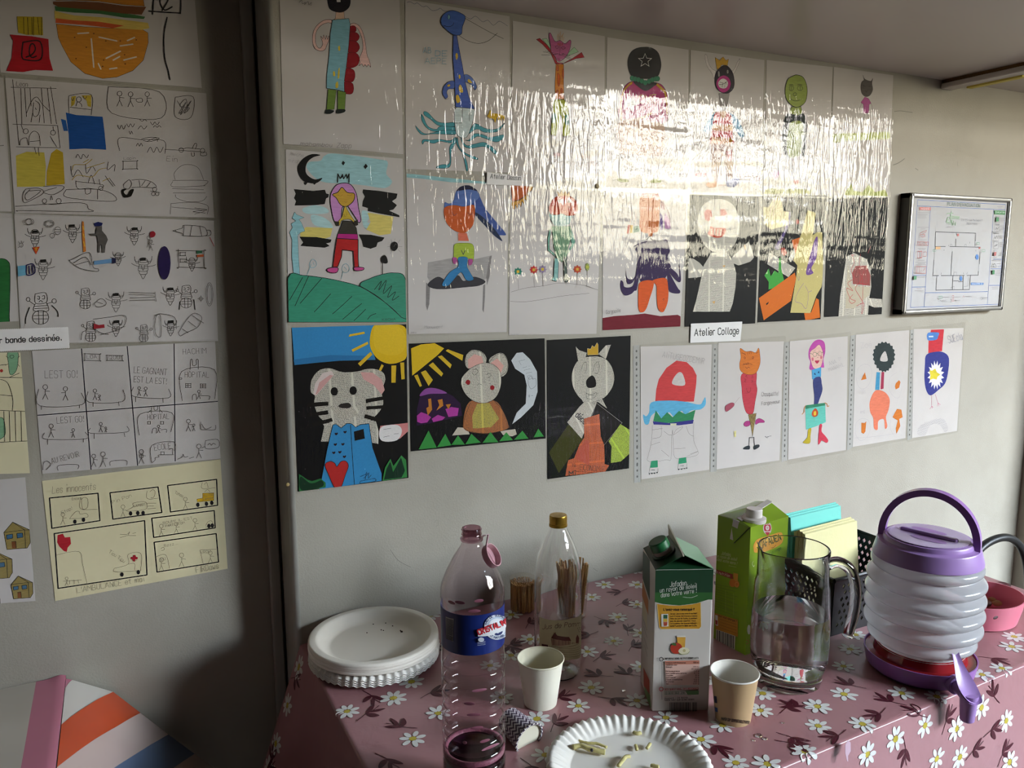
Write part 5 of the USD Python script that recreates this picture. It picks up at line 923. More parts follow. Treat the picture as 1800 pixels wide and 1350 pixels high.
d.L('pencil_drawing', '#49443b', .5, stick(262, 336, 50) + ';' + stick(512, 304, 50) + ';' + stick(772, 272, 50) + ';' + stick(672, 384, 50) + ';' + stick(734, 372, 46) + ';' + stick(812, 360, 50) + ';' + stick(756, 512, 58) + ';' + stick(876, 496, 50) + ';' + stick(672, 528, 54) + ';' + stick(278, 590, 36), '290 312 300 298 316 282 330 282 334 292 360 290 362 306 290 312; 526 278 554 262 556 246 606 242 606 272 528 280; 336 222 336 270 406 272; 340 230 352 222 366 232 364 264 344 270 340 230; 612 196 614 228 660 226; 624 200 636 190 646 200 640 222 628 224; 842 160 842 186 896 182; 850 170 860 160 866 182; 852 200 864 190 874 200; 610 248 650 246; 612 260 640 258; 614 270 648 268', '236 462 328 448 344 500 362 580; 264 572 340 566; 290 568 290 584; 308 566 310 582; 326 566 328 580; 476 518 534 500 534 460 586 456 586 520 576 528 480 532 476 518; 534 500 560 498 560 524; 500 376 530 376 540 366 536 380 566 382; 500 390 536 380; 552 372 566 370; 856 340 866 324 882 322 886 342; 856 346 888 340', '648 470 690 462 706 520; 832 442 900 438; 832 442 846 498; 560 486 570 484; 670 436 680 430 684 440 672 444')
d.T('handwriting', 'Les innocents', '#6a6456', (218, 206), (398, 190), 28, .5, .25); d.T('handwriting', "L'AMBULANCE et moi", '#7a7462', (322, 620), (600, 572), 22, .55, .1); d.T('handwriting', 'FIRDaws', '#7a7462', (818, 536), (910, 518), 24, .6, .1)
for t, p0, p1, h in (('Stop!', (258, 292), (302, 272), 12), ('Pin Pon', (470, 250), (548, 220), 14), ('Tchou', (726, 206), (760, 222), 12), ('Encore', (300, 234), (340, 230), 10), ('BOUM! IL EST', (680, 334), (802, 312), 10), ('PARTI STOP!', (690, 346), (770, 332), 9), ('Tiou Tiou', (452, 452), (516, 494), 14), ('Bzzz...', (684, 428), (740, 418), 10), ('JEU', (664, 490), (690, 482), 12), ('VROU', (836, 458), (876, 452), 12), ('AUTO', (848, 220), (886, 214), 10), ('LAPOST', (846, 234), (888, 230), 8), ('LAPOST', (558, 262), (604, 256), 9)):
    d.T('handwriting', t, '#5f594c', p0, p1, h, .4)
d.done()

d = lw('comic_sheet', 'white sheet cut off by the left edge with a tall green cactus', 'drawing', 'B', [(-760, 10), (62, 45), (97, 600), (-740, 640)], film='film')
d.F('drawn_cactus', '#2c6a36', '-60 300 0 278 40 290 52 340 48 560 40 636 -60 640', o=.9)
d.done()
d = lw('comic_sheet', 'white sheet cut off by the left edge, beside the blue square comic', 'drawing', 'A', [(-800, 380), (18, 440), (66, 1196), (-780, 1180)], film='film')
d.L('pencil_line', PENCIL, .6, '-100 830 20 822'); d.done()
d = lw('comic_sheet', 'cream sheet cut off by the left edge with small green creatures', 'drawing', 'B', [(-780, 770), (105, 762), (154, 1385), (-760, 1405)], paper='#d6cca8', film='film')
d.F('drawn_creature', '#7fa884', '40 764 90 760 94 800 86 850 66 876 50 870 44 820', o=.6, extra=[(d.lines(.6, '52 778 68 776 70 788 54 790 52 778; 44 790 30 780; 92 790 102 780; 44 820 28 828; 92 822 100 834'), INK)])
d.F('drawn_creature', '#7fa884', '-30 1100 0 1096 20 1110 28 1180 0 1210 -30 1212', o=.6); d.F('drawn_red_spot', '#a8342a', circ(8, 856, 8, 8, 9))
d.L('drawn_lines', INK, .8, '-20 890 116 892; 0 900 40 920 66 1000 64 1060; 0 980 64 986; -10 1060 140 1066; -10 1226 140 1218; 20 1066 24 1220; 48 1066 52 1220; 78 1066 82 1220; 108 1066 112 1220; -20 830 30 824; 50 890 100 868')
d.done()
d = lw('comic_sheet', 'white sheet cut off by the left edge with small brown houses', 'drawing', 'C', [(-560, 200), (105, 140), (148, 655), (-540, 700)], film='film')
def house(x, y, s):
    P = lambda *p: ' '.join(f'{x + s * u:.1f} {y + s * v:.1f}' for u, v in zip(p[::2], p[1::2]))
    d.F('drawn_house', '#8e7c48', P(0, .4, .34, 0, .82, .22, 1.0, .3, 1.02, .8, .9, 1.0, .12, 1.06), sm=False, o=.8, extra=[(Polygon(d.pts(P(.1, .5, .34, .46, .34, .62, .12, .66))), '#3f6480'), (Polygon(d.pts(P(.5, .44, .72, .42, .74, .58, .52, .62))), '#3f6480'), (Polygon(d.pts(P(.3, .76, .46, .74, .48, 1.0, .32, 1.02))), '#7a4a2a'), (d.lines(.7, P(0, .4, .8, .3, 1.0, .3), P(.8, .3, .84, 1.0), P(.34, 0, .8, .3), P(.1, .5, .34, .46, .34, .62, .12, .66, .1, .5), P(.5, .44, .72, .42, .74, .58, .52, .62, .5, .44), P(.3, .76, .46, .74, .48, 1.0), sm=False), INK)])
house(16, 326, 108); house(-62, 446, 112); house(46, 550, 90); house(-80, 620, 80)
d.done()
d = lw('workshop_sign', 'pinked white sign reading bande dessinée, on the comic sheets at the left edge', 'sign', 'B', [(-240, 652), (350, 632), (358, 738), (-236, 768)], edge=pinked(), base=0.0032, paper='#dcd7d2')
d.T('printed_words', 'Atelier bande dessinée.', '#17140f', (-118, 719), (316, 699), 27, 1.5)
d.done()

# ---------------------------------------------------------------- evacuation plan in its deep frame
ft = 0.034
cx, cz, hw, hh = 2.052, 1.4445 + 0.0, 0.2105, 0.1555
fz = np.mean([on(x / 5.4 + 1560, y / 5.4 + 320, 1, -ft) for x, y in ((230, 100), (1185, 160), (1112, 1205), (155, 1260))], 0)
cx, cz = fz[0], fz[2]
fr = thing('evacuation_plan', 'evacuation plan in a deep aluminium frame with dark sides on the wall', 'framed plan', (cx, 0, cz))
part(fr, 'frame_box', cat_(bx(-hw, hw, -ft + .006, -0.0005, -hh, -hh + .012), bx(-hw, hw, -ft + .006, -0.0005, hh - .012, hh), bx(-hw, -hw + .012, -ft + .006, -0.0005, -hh, hh), bx(hw - .012, hw, -ft + .006, -0.0005, -hh, hh)), plain('frame_side_dark', '#4a4744', 0.4, metallic=0.4), label='dark side of the frame')
MAT['alu'] = plain('brushed_aluminium', '#c9c7c2', 0.28, metallic=0.9)
for nm, m in (('frame_rail', rbox(-hw, hw, -ft, -ft + .01, hh - .011, hh, .003)), ('frame_rail', rbox(-hw, hw, -ft, -ft + .01, -hh, -hh + .011, .003)), ('frame_rail', rbox(-hw, -hw + .011, -ft, -ft + .01, -hh, hh, .003)), ('frame_rail', rbox(hw - .011, hw, -ft, -ft + .01, -hh, hh, .003))):
    part(fr, nm, m, MAT['alu'], 40)
yb = -ft + .0075
fr_sheet = part(fr, 'plan_sheet', bx(-hw + .004, hw - .004, yb, yb + .001, -hh + .004, hh - .004), plain('plan_paper', '#adabab', 0.6))
class Plan(Sheet):
    def __init__(s):
        s.wall, s.crop, s.path, s.k, s.film = yb - 0.0, CROPS['N'], fr_sheet, 0, None
        s.c = np.array([cx, cz]); s.poly = sbox(-hw + .011, -hh + .011, hw - .011, hh - .011)
    def emit(s, name, geoms, mat='print', label=None):
        V, F, Cc, o = [], [], [], 0
        for g, col in geoms:
            v, f = tri2d(g.intersection(s.poly)); s.k += 1
            if len(f):
                V.append(np.stack([v[:, 0], np.full(len(v), yb - 0.0001 - s.k * LAYER), v[:, 1]], -1)); F.append(f + o); Cc.append(np.tile(lin(col), (len(v), 1))); o += len(v)
        if V:
            part(fr_sheet, name, trimesh.Trimesh(np.vstack(V), np.vstack(F), process=False), MAT['print'], cd=np.vstack(Cc), label=label)
p = Plan()
BL = '#3f5a9a'
p.L('plan_border', BL, 1.3, '286 168 1120 214 1056 1160 218 1190 286 168', '282 226 1118 264', '408 236 356 1052', '1006 264 948 1160', '356 1052 950 1040', '232 998 362 994', '244 886 366 884', '964 982 1068 980', '356 1052 346 1184', '1004 732 1084 734; 980 824 1076 824', sm=False)
p.L('plan_walls', '#3a3a3c', 1.6, '456 472 836 486 834 560; 456 472 452 612 548 612; 590 612 880 618', '440 740 430 888 484 888; 508 888 728 886; 752 886 860 884 862 850', '468 890 458 1026 776 1020 786 888; 620 890 614 1022; 718 886 716 1020; 626 938 672 938 676 946 712 944', '652 488 654 500; 648 540 646 610; 614 660 600 882; 876 670 872 776', sm=False)
p.L('plan_thin_walls', '#6a6a6e', .7, '452 520 440 740; 832 500 828 612; 862 850 876 670; 630 890 620 890; 592 610 592 592 610 590 610 610; 730 612 730 592 746 592 746 612; 628 884 630 856 654 856 652 882; 598 1020 600 1000 616 1000; 616 1018 618 992 634 992 632 1018; 770 900 760 988 724 990', sm=False)
p.F('blue_marker', '#3f74b4', circ(848, 712, 14, 26), circ(696, 916, 13, 24)); p.F('blue_marker', '#4672a8', '790 954 910 956 908 976 790 978', sm=False)
p.T('plan_words', 'VOUS ETES ICI', '#dfe4ea', (798, 972), (900, 970), 10, .5)
p.F('orange_marker', '#c69a6a', '456 614 502 614 500 638 454 638', sm=False); p.F('red_marker', '#b05a56', '660 490 676 490 674 514 658 514', '864 618 880 618 878 634 864 634', sm=False)
p.T('plan_words', "PLAN D'EVACUATION", '#6f8078', (566, 222), (876, 240), 30, 1.5)
p.L('plan_logo', '#8aa886', 2.2, '606 276 590 350; 562 300 620 296; 600 322 680 332; 596 340 676 342; 556 380 570 334 590 338; 560 360 580 360; 596 384 602 362 612 362 606 384; 610 360 606 410; 626 372 620 408; 644 380 640 410; 556 378 600 382', sm=False)
p.T('plan_words', 'Jeunes', '#8aa886', (600, 352), (680, 356), 18, .6); p.T('plan_words', 'Feu Vert', '#8aa886', (560, 400), (646, 408), 22, .7)
p.T('plan_words', '23/25 rue Pelleport', '#85858a', (696, 368), (900, 372), 18, .7); p.T('plan_words', '75020 PARIS', '#85858a', (748, 404), (848, 406), 18, .7)
p.F('red_heading', '#b8605a', '300 238 408 240 406 268 300 266', sm=False); p.T('plan_words', 'INCENDIE', '#e0cccb', (316, 262), (394, 262), 14, .6)
p.F('green_heading', '#3f7a4a', '1012 268 1116 274 1112 312 1010 306', sm=False); p.T('plan_words', 'EVACUATION', '#d5e2d6', (1022, 292), (1106, 296), 12, .5)
for x0, x1, y in [(284, 400, 292), (282, 376, 310), (282, 362, 324), (280, 366, 340), (278, 390, 430), (310, 354, 444), (290, 366, 550), (282, 360, 628), (292, 354, 640), (286, 346, 742), (262, 362, 760), (284, 350, 774), (266, 360, 786), (268, 364, 900), (270, 320, 1012), (252, 336, 1030), (1036, 1086, 234), (1044, 1074, 248), (984, 1040, 998), (986, 1046, 1014), (990, 1080, 744), (1036, 1072, 774), (1030, 1072, 840), (1022, 1070, 854), (1016, 1076, 868), (1020, 1070, 882), (516, 582, 1092), (634, 684, 1090), (730, 792, 1086), (514, 550, 1122), (514, 556, 1134), (632, 682, 1122), (880, 942, 1094), (898, 922, 1106), (554, 626, 426)] + [(1058, 1058 + w, y) for y, w in ((342, 50), (354, 46), (366, 52), (378, 30), (416, 42), (428, 44), (440, 46), (452, 30), (508, 30), (520, 34), (532, 24), (574, 36), (586, 40), (598, 32), (612, 28), (672, 40), (684, 44), (696, 36))]:
    p.L('plan_text_line', '#8b8688' if y > 290 or x0 > 900 else '#a07a78', .9, f'{x0} {y} {x1} {y}')
p.L('red_pictogram', '#b0605e', 1.0, '296 490 330 470 360 460 350 480 330 490 346 516 320 524 300 512 296 490; 300 500 346 500', rect(272, 566, 380, 598, -4, 4) + ';' + rect(274, 656, 316, 722, -4, 0) + ';' + rect(330, 664, 358, 706, -2, 0) + ';' + rect(292, 660, 318, 716, -2, 0) + ';' + rect(262, 800, 356, 864, -4, 2) + '; 310 802 306 864; 270 806 268 860; 290 806 288 860; 320 850 336 830 344 820', sm=False)
p.T('plan_words', '18 ou 112', '#b0706e', (284, 592), (366, 594), 18, .8)
p.F('green_pictogram', '#3f7f52', '1022 334 1046 336 1044 376 1018 374', '986 836 1006 836 1004 876 982 874', '240 890 266 890 262 926 236 926', sm=False)
p.L('black_pictogram', '#4a4a4c', 1.2, '1014 406 1046 408; 1012 456 1022 434 1030 448 1044 428; 1010 486 1042 488; 1010 540 1024 512 1032 536; 1006 612 1030 592 1020 606; 988 802 1004 774 1020 804 988 802')
p.L('pictogram_frame', '#5c5c60', .7, rect(1008, 328, 1052, 388, -4, 2) + ';' + rect(1004, 400, 1050, 470, -4, 2) + ';' + rect(1000, 480, 1046, 556, -4, 2) + ';' + rect(998, 566, 1040, 634, -4, 2) + ';' + rect(996, 652, 1028, 712, -4, 2), sm=False)
p.F('red_pictogram_panel', '#a85a58', '1000 664 1022 664 1018 700 998 700', sm=False)
p.T('plan_words', 'LP', '#6a78a8', (1040, 808), (1066, 808), 16, .7)
p.L('green_exit', '#5e9a78', .9, rect(834, 574, 860, 592) + ';' + rect(886, 642, 912, 662) + ';' + rect(418, 640, 446, 658) + ';' + rect(478, 1082, 508, 1104), sm=False); p.L('legend_icon', '#b0605e', .9, rect(602, 1078, 618, 1098), rect(600, 1112, 616, 1132), sm=False)
p.L('legend_icon', '#b0605e', .9, '700 1096 708 1078 714 1096', sm=False)
p.L('plan_mark', '#4a4a4c', 1.1, '524 640 524 652; 824 646 824 658; 766 570 766 582; 566 598 566 608; 498 862 494 880; 708 860 708 872; 744 858 740 874; 880 1118 890 1100; 486 1126 492 1126')
# ---------------------------------------------------------------- things on the ceiling and walls
CROPS.update({'Q': (500, 860, 2.755), 'R': (740, 920, 5.622), 'S': (740, 1130, 6.136), 'T': (880, 880, 3.215), 'U': (1100, 860, 3.067), 'V': (1240, 860, 9.644), 'W': (1100, 920, 8.4375), 'X': (1480, 860, 3.216), 'Y': (900, 1120, 3.6)})
b = thing('ceiling_batten', 'pale wooden batten under the ceiling at the top right corner', 'batten', (1.99, 0, 1.905))
part(b, 'batten', rbox(-0.022, 0.022, -1.1, -0.001, -0.006, 0.008, .003), MAT['wood_white'], 40)
part(b, 'backing_strip', bx(-0.016, 0.012, -1.1, -0.001, 0.008, 0.0165), MAT['wood_brown'], label='bare brown strip above the batten')
part(b, 'yellow_strip', bx(0.012, 0.03, -0.19, -0.05, -0.0105, -0.006), MAT['yellow_strip'], label='yellow strip under the batten')

# ---------------------------------------------------------------- decals on flat faces and on round things (2D: a = along, b = up)
class Face(Sheet):
    def __init__(s, path, loc, O, ex, ey, crop, poly=None, mat='print'):
        s.path, s.loc, s.O = path, np.array(loc, float), np.array(O, float)
        s.ex, s.ey = np.array(ex, float), np.array(ey, float)
        s.ex /= np.linalg.norm(s.ex); s.ey -= s.ex * (s.ey @ s.ex); s.ey /= np.linalg.norm(s.ey)
        s.n = np.cross(s.ex, s.ey); s.crop = CROPS[crop]; s.k = 0; s.c = np.zeros(2); s.film = None; s.m_ = mat
        s.poly = poly or sbox(-9, -9, 9, 9)
    def w(s, x, y):
        ox, oy, z = s.crop
        d = ray(x / z + ox, y / z + oy)
        p = CAM + d * (((s.O - CAM) @ s.n) / (d @ s.n)) - s.O
        return p @ s.ex, p @ s.ey
    def emit(s, name, geoms, mat=None, label=None):
        V, F, Cc, o = [], [], [], 0
        for g, col in geoms:
            v, f = tri2d(g.intersection(s.poly)); s.k += 1
            if len(f):
                V.append(s.O - s.loc + np.outer(v[:, 0], s.ex) + np.outer(v[:, 1], s.ey) + s.n * (0.00015 + s.k * LAYER)); F.append(f + o); Cc.append(np.tile(lin(col), (len(v), 1))); o += len(v)
        if V:
            part(s.path, name, trimesh.Trimesh(np.vstack(V), np.vstack(F), process=False), MAT[s.m_], cd=np.vstack(Cc), label=label)
class Wrap(Face):
    """on a body of revolution around (cx, cy); rf(z) is its radius at world height z"""
    def __init__(s, path, loc, c, rf, crop, off=0.0004, mat='print'):
        s.path, s.loc, s.crop, s.k, s.c, s.film, s.m_ = path, np.array(loc, float), CROPS[crop], 0, np.zeros(2), None, mat
        s.cc, s.rf, s.off = np.array(c, float), rf, off
        s.a0 = math.atan2(CAM[1] - c[1], CAM[0] - c[0]); s.poly = sbox(-9, -9, 9, 9)
    def w(s, x, y):
        ox, oy, z = s.crop
        d = ray(x / z + ox, y / z + oy); d = d / np.linalg.norm(d); r = s.rf(TT + .1)
        for _ in range(6):
            e = CAM[:2] - s.cc; A = d[:2] @ d[:2]; B = e @ d[:2]; C_ = e @ e - r * r
            t = (-B - math.sqrt(max(B * B - A * C_, 0))) / A
            p = CAM + d * t; r = s.rf(p[2])
        a = math.atan2(p[1] - s.cc[1], p[0] - s.cc[0]) - s.a0
        a = (a + math.pi) % (2 * math.pi) - math.pi
        return a * .04, p[2]
    def emit(s, name, geoms, mat=None, label=None):
        V, F, Cc, o = [], [], [], 0
        for g, col in geoms:
            s.k += 1
            x0, y0, x1, y1 = g.bounds
            for xs in np.arange(math.floor(x0 / .003) * .003, x1, .003):
                v, f = tri2d(g.intersection(sbox(xs, y0 - 1, xs + .003, y1 + 1)))
                if len(f):
                    a = v[:, 0] / .04 + s.a0; r = np.array([s.rf(z) for z in v[:, 1]]) + s.off + s.k * LAYER
                    V.append(np.stack([s.cc[0] + r * np.cos(a), s.cc[1] + r * np.sin(a), v[:, 1]], -1) - s.loc); F.append(f + o); Cc.append(np.tile(lin(col), (len(v), 1))); o += len(v)
        if V:
            part(s.path, name, trimesh.Trimesh(np.vstack(V), np.vstack(F), process=False), MAT[s.m_], True, cd=np.vstack(Cc), label=label)

# ---------------------------------------------------------------- buffet table and its cloth
X0, X1, YF = 0.276, 1.715, 0.672
tb = thing('buffet_table', 'table under the rose daisy tablecloth', 'table', (X0, -0.004, 0))
part(tb, 'tabletop', bx(0.004, X1 - X0 - .004, -YF + .045, -0.002, TT - .03, TT - .003), plain('table_board', '#8a6a4a', 0.5))
for x in (0.05, X1 - X0 - .05):
    for y in (-0.06, -YF + .05):
        part(tb, 'leg', bx(x - .02, x + .02, y - .02, y + .02, 0, TT - .03), plain('table_leg', '#55504c', 0.4) if not stage.GetPrimAtPath('/World/Looks/table_leg') else '/World/Looks/table_leg')
def soft(s, r=0.012):
    return np.where(s < r, s * s / (2 * r), s - r / 2)
def cloth(u, v):
    u, v = np.asarray(u, float), np.asarray(v, float); W = X1 - X0; D = YF
    su, sr, sv = np.maximum(0, -u), np.maximum(0, u - W), np.maximum(0, v - D - .03 * (u - .55) * -1 * (v > 0) * 0)
    x = X0 + np.clip(u, 0, W); y = -0.003 - np.clip(v, 0, D) * (1 - 0.03 * (u - .5) / D * np.clip(v / D, 0, 1)); z = np.full(np.shape(u), TT + .001)
    fl = .06 + .27 * np.exp(-(v / .11) ** 2) + .02 * np.sin(v * 30)
    x = x - su * fl - np.minimum(su, .006); z = z - soft(su) * np.sqrt(1 - fl ** 2)
    fr = .07 + .05 * np.sin(u * 11 + 1) * np.clip(sv / .2, 0, 1)
    y = y - sv * fr - np.minimum(sv, .006); z = z - soft(sv, .009) * np.sqrt(1 - fr ** 2)
    x = x + sr * .03 + np.minimum(sr, .006); z = z - soft(sr)
    q = np.stack([u * 7, v * 7, 0 * u], -1)
    z = z + .0012 * (meshkit.fbm(q, 3, 3) - .5) * ((su + sr + sv) < .004)
    y = y - (.006 * (meshkit.noise(np.stack([u * 6, 0 * u, v * 2], -1), 5) - .5)) * np.clip(sv / .05, 0, 1)
    return np.stack([x, y, z], -1)
uu = np.r_[np.arange(-.42, -.03, .012), np.arange(-.03, .03, .0025), np.arange(.03, X1 - X0 - .03, .01), np.arange(X1 - X0 - .03, X1 - X0 + .03, .003), np.arange(X1 - X0 + .03, X1 - X0 + .3, .015)]
vv = np.r_[np.arange(0, YF - .02, .01), np.arange(YF - .02, YF + .03, .0025), np.arange(YF + .03, YF + .36, .012)]
U, Vv = np.meshgrid(uu, vv, indexing='ij')
tcl = thing('tablecloth', 'shiny rose tablecloth printed with white daisies and dark red leaves', 'tablecloth', (X0, 0, TT))
MAT['cloth'] = M('oilcloth_rose', {'tc': ('texture_coordinate', {}), 'n': ('noise_texture', {'scale': 5, 'detail': 4}), 'n3': ('noise_texture', {'scale': 14, 'detail': 3, 'distortion': 1.5}), 'r': ('rgb_ramp', {'ramp': [(0.3, lin('#a07073')), (0.7, lin('#a87779'))]}), 'b': ('bump', {'strength': 0.25, 'distance': 0.004}),
    'p': ('principled_bsdf', {'roughness': 0.33, 'coat_weight': 0.2, 'coat_roughness': 0.2})}, [('tc.object', 'n.vector'), ('tc.object', 'n3.vector'), ('n.fac', 'r.fac'), ('r.color', 'p.base_color'), ('n3.fac', 'b.height'), ('b.normal', 'p.normal')])
MAT['cloth_print'] = cdmat('oilcloth_print', 0.36, 0.02, coat=0.0, spec=0.25)
part(tcl, 'cloth', xf(grid(cloth(U, Vv)), t=(-X0, 0, -TT)), MAT['cloth'], True)
def cloth_uv(px, py):
    p = ontable(px, py)
    if p[0] < X0 + .004:
        p = on(px, py, 1, -.03); d = (TT - p[2]); return -d * 1.03, .03
    if p[1] < -YF + .016 * (p[0] - .8):
        p = on(px, py, 1, -YF - .012); return p[0] - X0, YF + (TT - p[2]) * 1.01
    return p[0] - X0, -p[1]
def lay(name, items, kind):
    V, F, Cc, o = [], [], [], 0
    for k, (g, col) in enumerate(items):
        v, f = tri2d(g)
        if not len(f):
            continue
        a = cloth(v[:, 0], v[:, 1]); e = 1e-4
        n = np.cross(cloth(v[:, 0], v[:, 1] + e) - a, cloth(v[:, 0] + e, v[:, 1]) - a); n /= np.linalg.norm(n, axis=1)[:, None] + 1e-15
        V.append(a + n * (.0005 + .0002 * (k % 3)) - (X0, 0, TT)); F.append(f[:, ::-1] + o); Cc.append(np.tile(lin(col), (len(v), 1))); o += len(v)
    part(tcl, name, trimesh.Trimesh(np.vstack(V), np.vstack(F), process=False), MAT['cloth_print'], cd=np.vstack(Cc), kind=kind)
FL = '690,1226 609,1249 723,1296 632,1314 768,1252 722,1198 897,1152 898,1081 756,1083 930,1124 1039,1050 1061,1028 1119,1028 1119,1063 1085,1085 1077,1127 1031,1146 1126,1113 1126,1172 1037,1208 1014,1240 941,1262 1117,1231 1079,1012 1116,1003 1248,1005 1168,1261 1340,1220 1336,1250 1268,1275 1506,1118 1497,1144 1485,1174 1486,1223 1438,1244 1479,1078 1439,1278 1591,1223 1519,1276 1671,1235 1429,1328 1581,1309 1635,1286 1692,1292 1739,1256 1781,1278 1530,1335 1654,1343 1697,1341 1780,1347 1738,1193 1794,1185 1791,1048 1792,1144 1796,1126 1346,1343 1229,1299 954,1324 506,1246 525,1305 509,1182 1000,1110 1190,1180 1260,1200 1210,1140 1290,1050 1330,1090 1440,1110 1400,1030 1560,1050 1640,1000 860,1170 830,1110 700,1150 640,1080 1560,1160 980,1170 1075,1330 1290,1340 880,1225'
LF = '1087,1040,0 1095,1060,1 1060,1091,2 1102,1107,1 1032,1116,0 1112,1135,1 1056,1154,1 1050,1186,3 1102,1183,3 1076,1228,2 983,1225,1 973,1269,1 930,1095,1 895,1138,2 759,1216,1 652,1223,2 645,1252,1 703,1274,3 678,1332,2 899,1132,1 1497,1206,3 1569,1236,3 1548,1259,0 1399,1243,3 1394,1299,2 1492,1299,0 1625,1266,3 1676,1276,1 1763,1234,3 1756,1294,1 1597,1329,2 1772,1332,1 1723,1329,1 1760,1165,2 1256,1312,2 1392,1309,2 1386,1245,1 930,1345,2 1780,1030,0 515,1200,2 510,1330,1 540,1340,2 1260,1030,1 1310,1120,0 1220,1095,3 1480,1050,1 1530,1150,2 870,1100,0 760,1140,1 1180,1290,3'
fr_, lf_ = [], []
r2 = random.Random(11)
for t in FL.split():
    u, v = cloth_uv(*map(float, t.split(',')))
    n = r2.choice((7, 8, 8)); a0 = r2.uniform(0, 6.28); s = r2.uniform(1.12, 1.32)
    g = unary_union([affinity.translate(affinity.rotate(affinity.scale(Point(0.0108 * s, 0).buffer(1, quad_segs=5), .0068 * s * r2.uniform(.85, 1.1), .0034 * s), math.degrees(a0 + 2 * math.pi * i / n + r2.uniform(-.1, .1)), origin=(0, 0)), u, v) for i in range(n)])
    fr_ += [(g, '#d8d6d0'), (affinity.translate(affinity.scale(Point(0, 0).buffer(1, quad_segs=4), .0048 * s, .0043 * s), u, v), '#b9a63e')]
def leaf(l, w):
    return Polygon(spline([(0, 0), (l * .35, w), (l * .8, w * .7), (l, 0), (l * .7, -w * .6), (l * .3, -w * .7)], 4, True))
for t in LF.split():
    px, py, k = t.split(','); u, v = cloth_uv(float(px), float(py)); a = (20, 160, 250, 60)[int(k)] + r2.uniform(-25, 25)
    st = LineString(spline([(-.026, .006), (-.01, .001), (.006, 0), (.026, -.007)], 5)).buffer(.0007)
    g = unary_union([st, affinity.translate(affinity.rotate(leaf(.030, .0048), 150, origin=(0, 0)), .004, 0), affinity.translate(affinity.rotate(leaf(.023, .0058), -125, origin=(0, 0)), .003, 0), affinity.translate(affinity.rotate(leaf(.027, .0038), 200, origin=(0, 0)), -.004, .001)])
    lf_.append((affinity.translate(affinity.scale(affinity.rotate(g, a, origin=(0, 0)), 0.95, 0.95, origin=(0, 0)), u, v), '#4a1622'))
lay('printed_leaves', lf_, 'stuff')
lay('printed_daisies', fr_, 'stuff')

# ---------------------------------------------------------------- striped cloth on the other table
sx, sz = -0.124, 0.731
stb = thing('side_table', 'low side table under the striped cloth at the left', 'table', (sx, 0.1, 0))
part(stb, 'tabletop', bx(-0.9, -0.004, -0.8, 0.004, sz - .03, sz - .003), '/World/Looks/table_board')
for x in (-.85, -.05):
    for y in (-.75, -.05):
        part(stb, 'leg', bx(x - .02, x + .02, y - .02, y + .02, 0, sz - .03), '/World/Looks/table_leg')
sc_ = thing('striped_tablecloth', 'striped pink, white, orange and blue tablecloth on the side table', 'tablecloth', (sx, 0.108, sz))
def scl(s, v):
    """s: distance beyond the edge (negative on the top), v: distance from the wall"""
    s, v = np.asarray(s, float), np.asarray(v, float)
    f = .80 * np.exp(-(v / .20) ** 1.6) + .08
    p = np.maximum(s, 0); sag = .5 + .5 * np.clip(p / .06, 0, 1)
    ang = np.arcsin(np.clip(f, 0, .95)) * sag + (1 - sag) * 1.35
    x = np.minimum(s, 0) + p * np.sin(ang); z = .001 - p * np.cos(ang) * (.97)
    z = z + .0035 * np.exp(-((s + .005) / .012) ** 2) * np.exp(-(v / .03) ** 2) + .004 * (meshkit.fbm(np.stack([s * 9, v * 9, 0 * s], -1), 3, 8) - .5) * np.clip(np.abs(s) / .05, 0, 1)
    return np.stack([x, -v, z], -1)
MAT['striped'] = cdmat('oilcloth_striped', 0.38, 0.02, (6, 6, 6), coat=0.15)
bands = [(-.85, -.34, '#cfc6b6', 'white_stripe'), (-.34, -.24, '#cf5a2c', 'orange_stripe'), (-.24, -.042, '#c4bcae', 'white_stripe'), (-.042, .004, '#c9788f', 'pink_stripe')]
for a, b_, col, nm in bands:
    S, V2 = np.meshgrid(np.linspace(a, b_, max(6, int((b_ - a) / .006))), np.r_[np.linspace(0, .3, 40), np.linspace(.32, .82, 20)], indexing='ij')
    m = grid(scl(S, V2))
    part(sc_, nm, m, MAT['striped'], True, cd=np.tile(lin(col), (len(m.vertices), 1)))
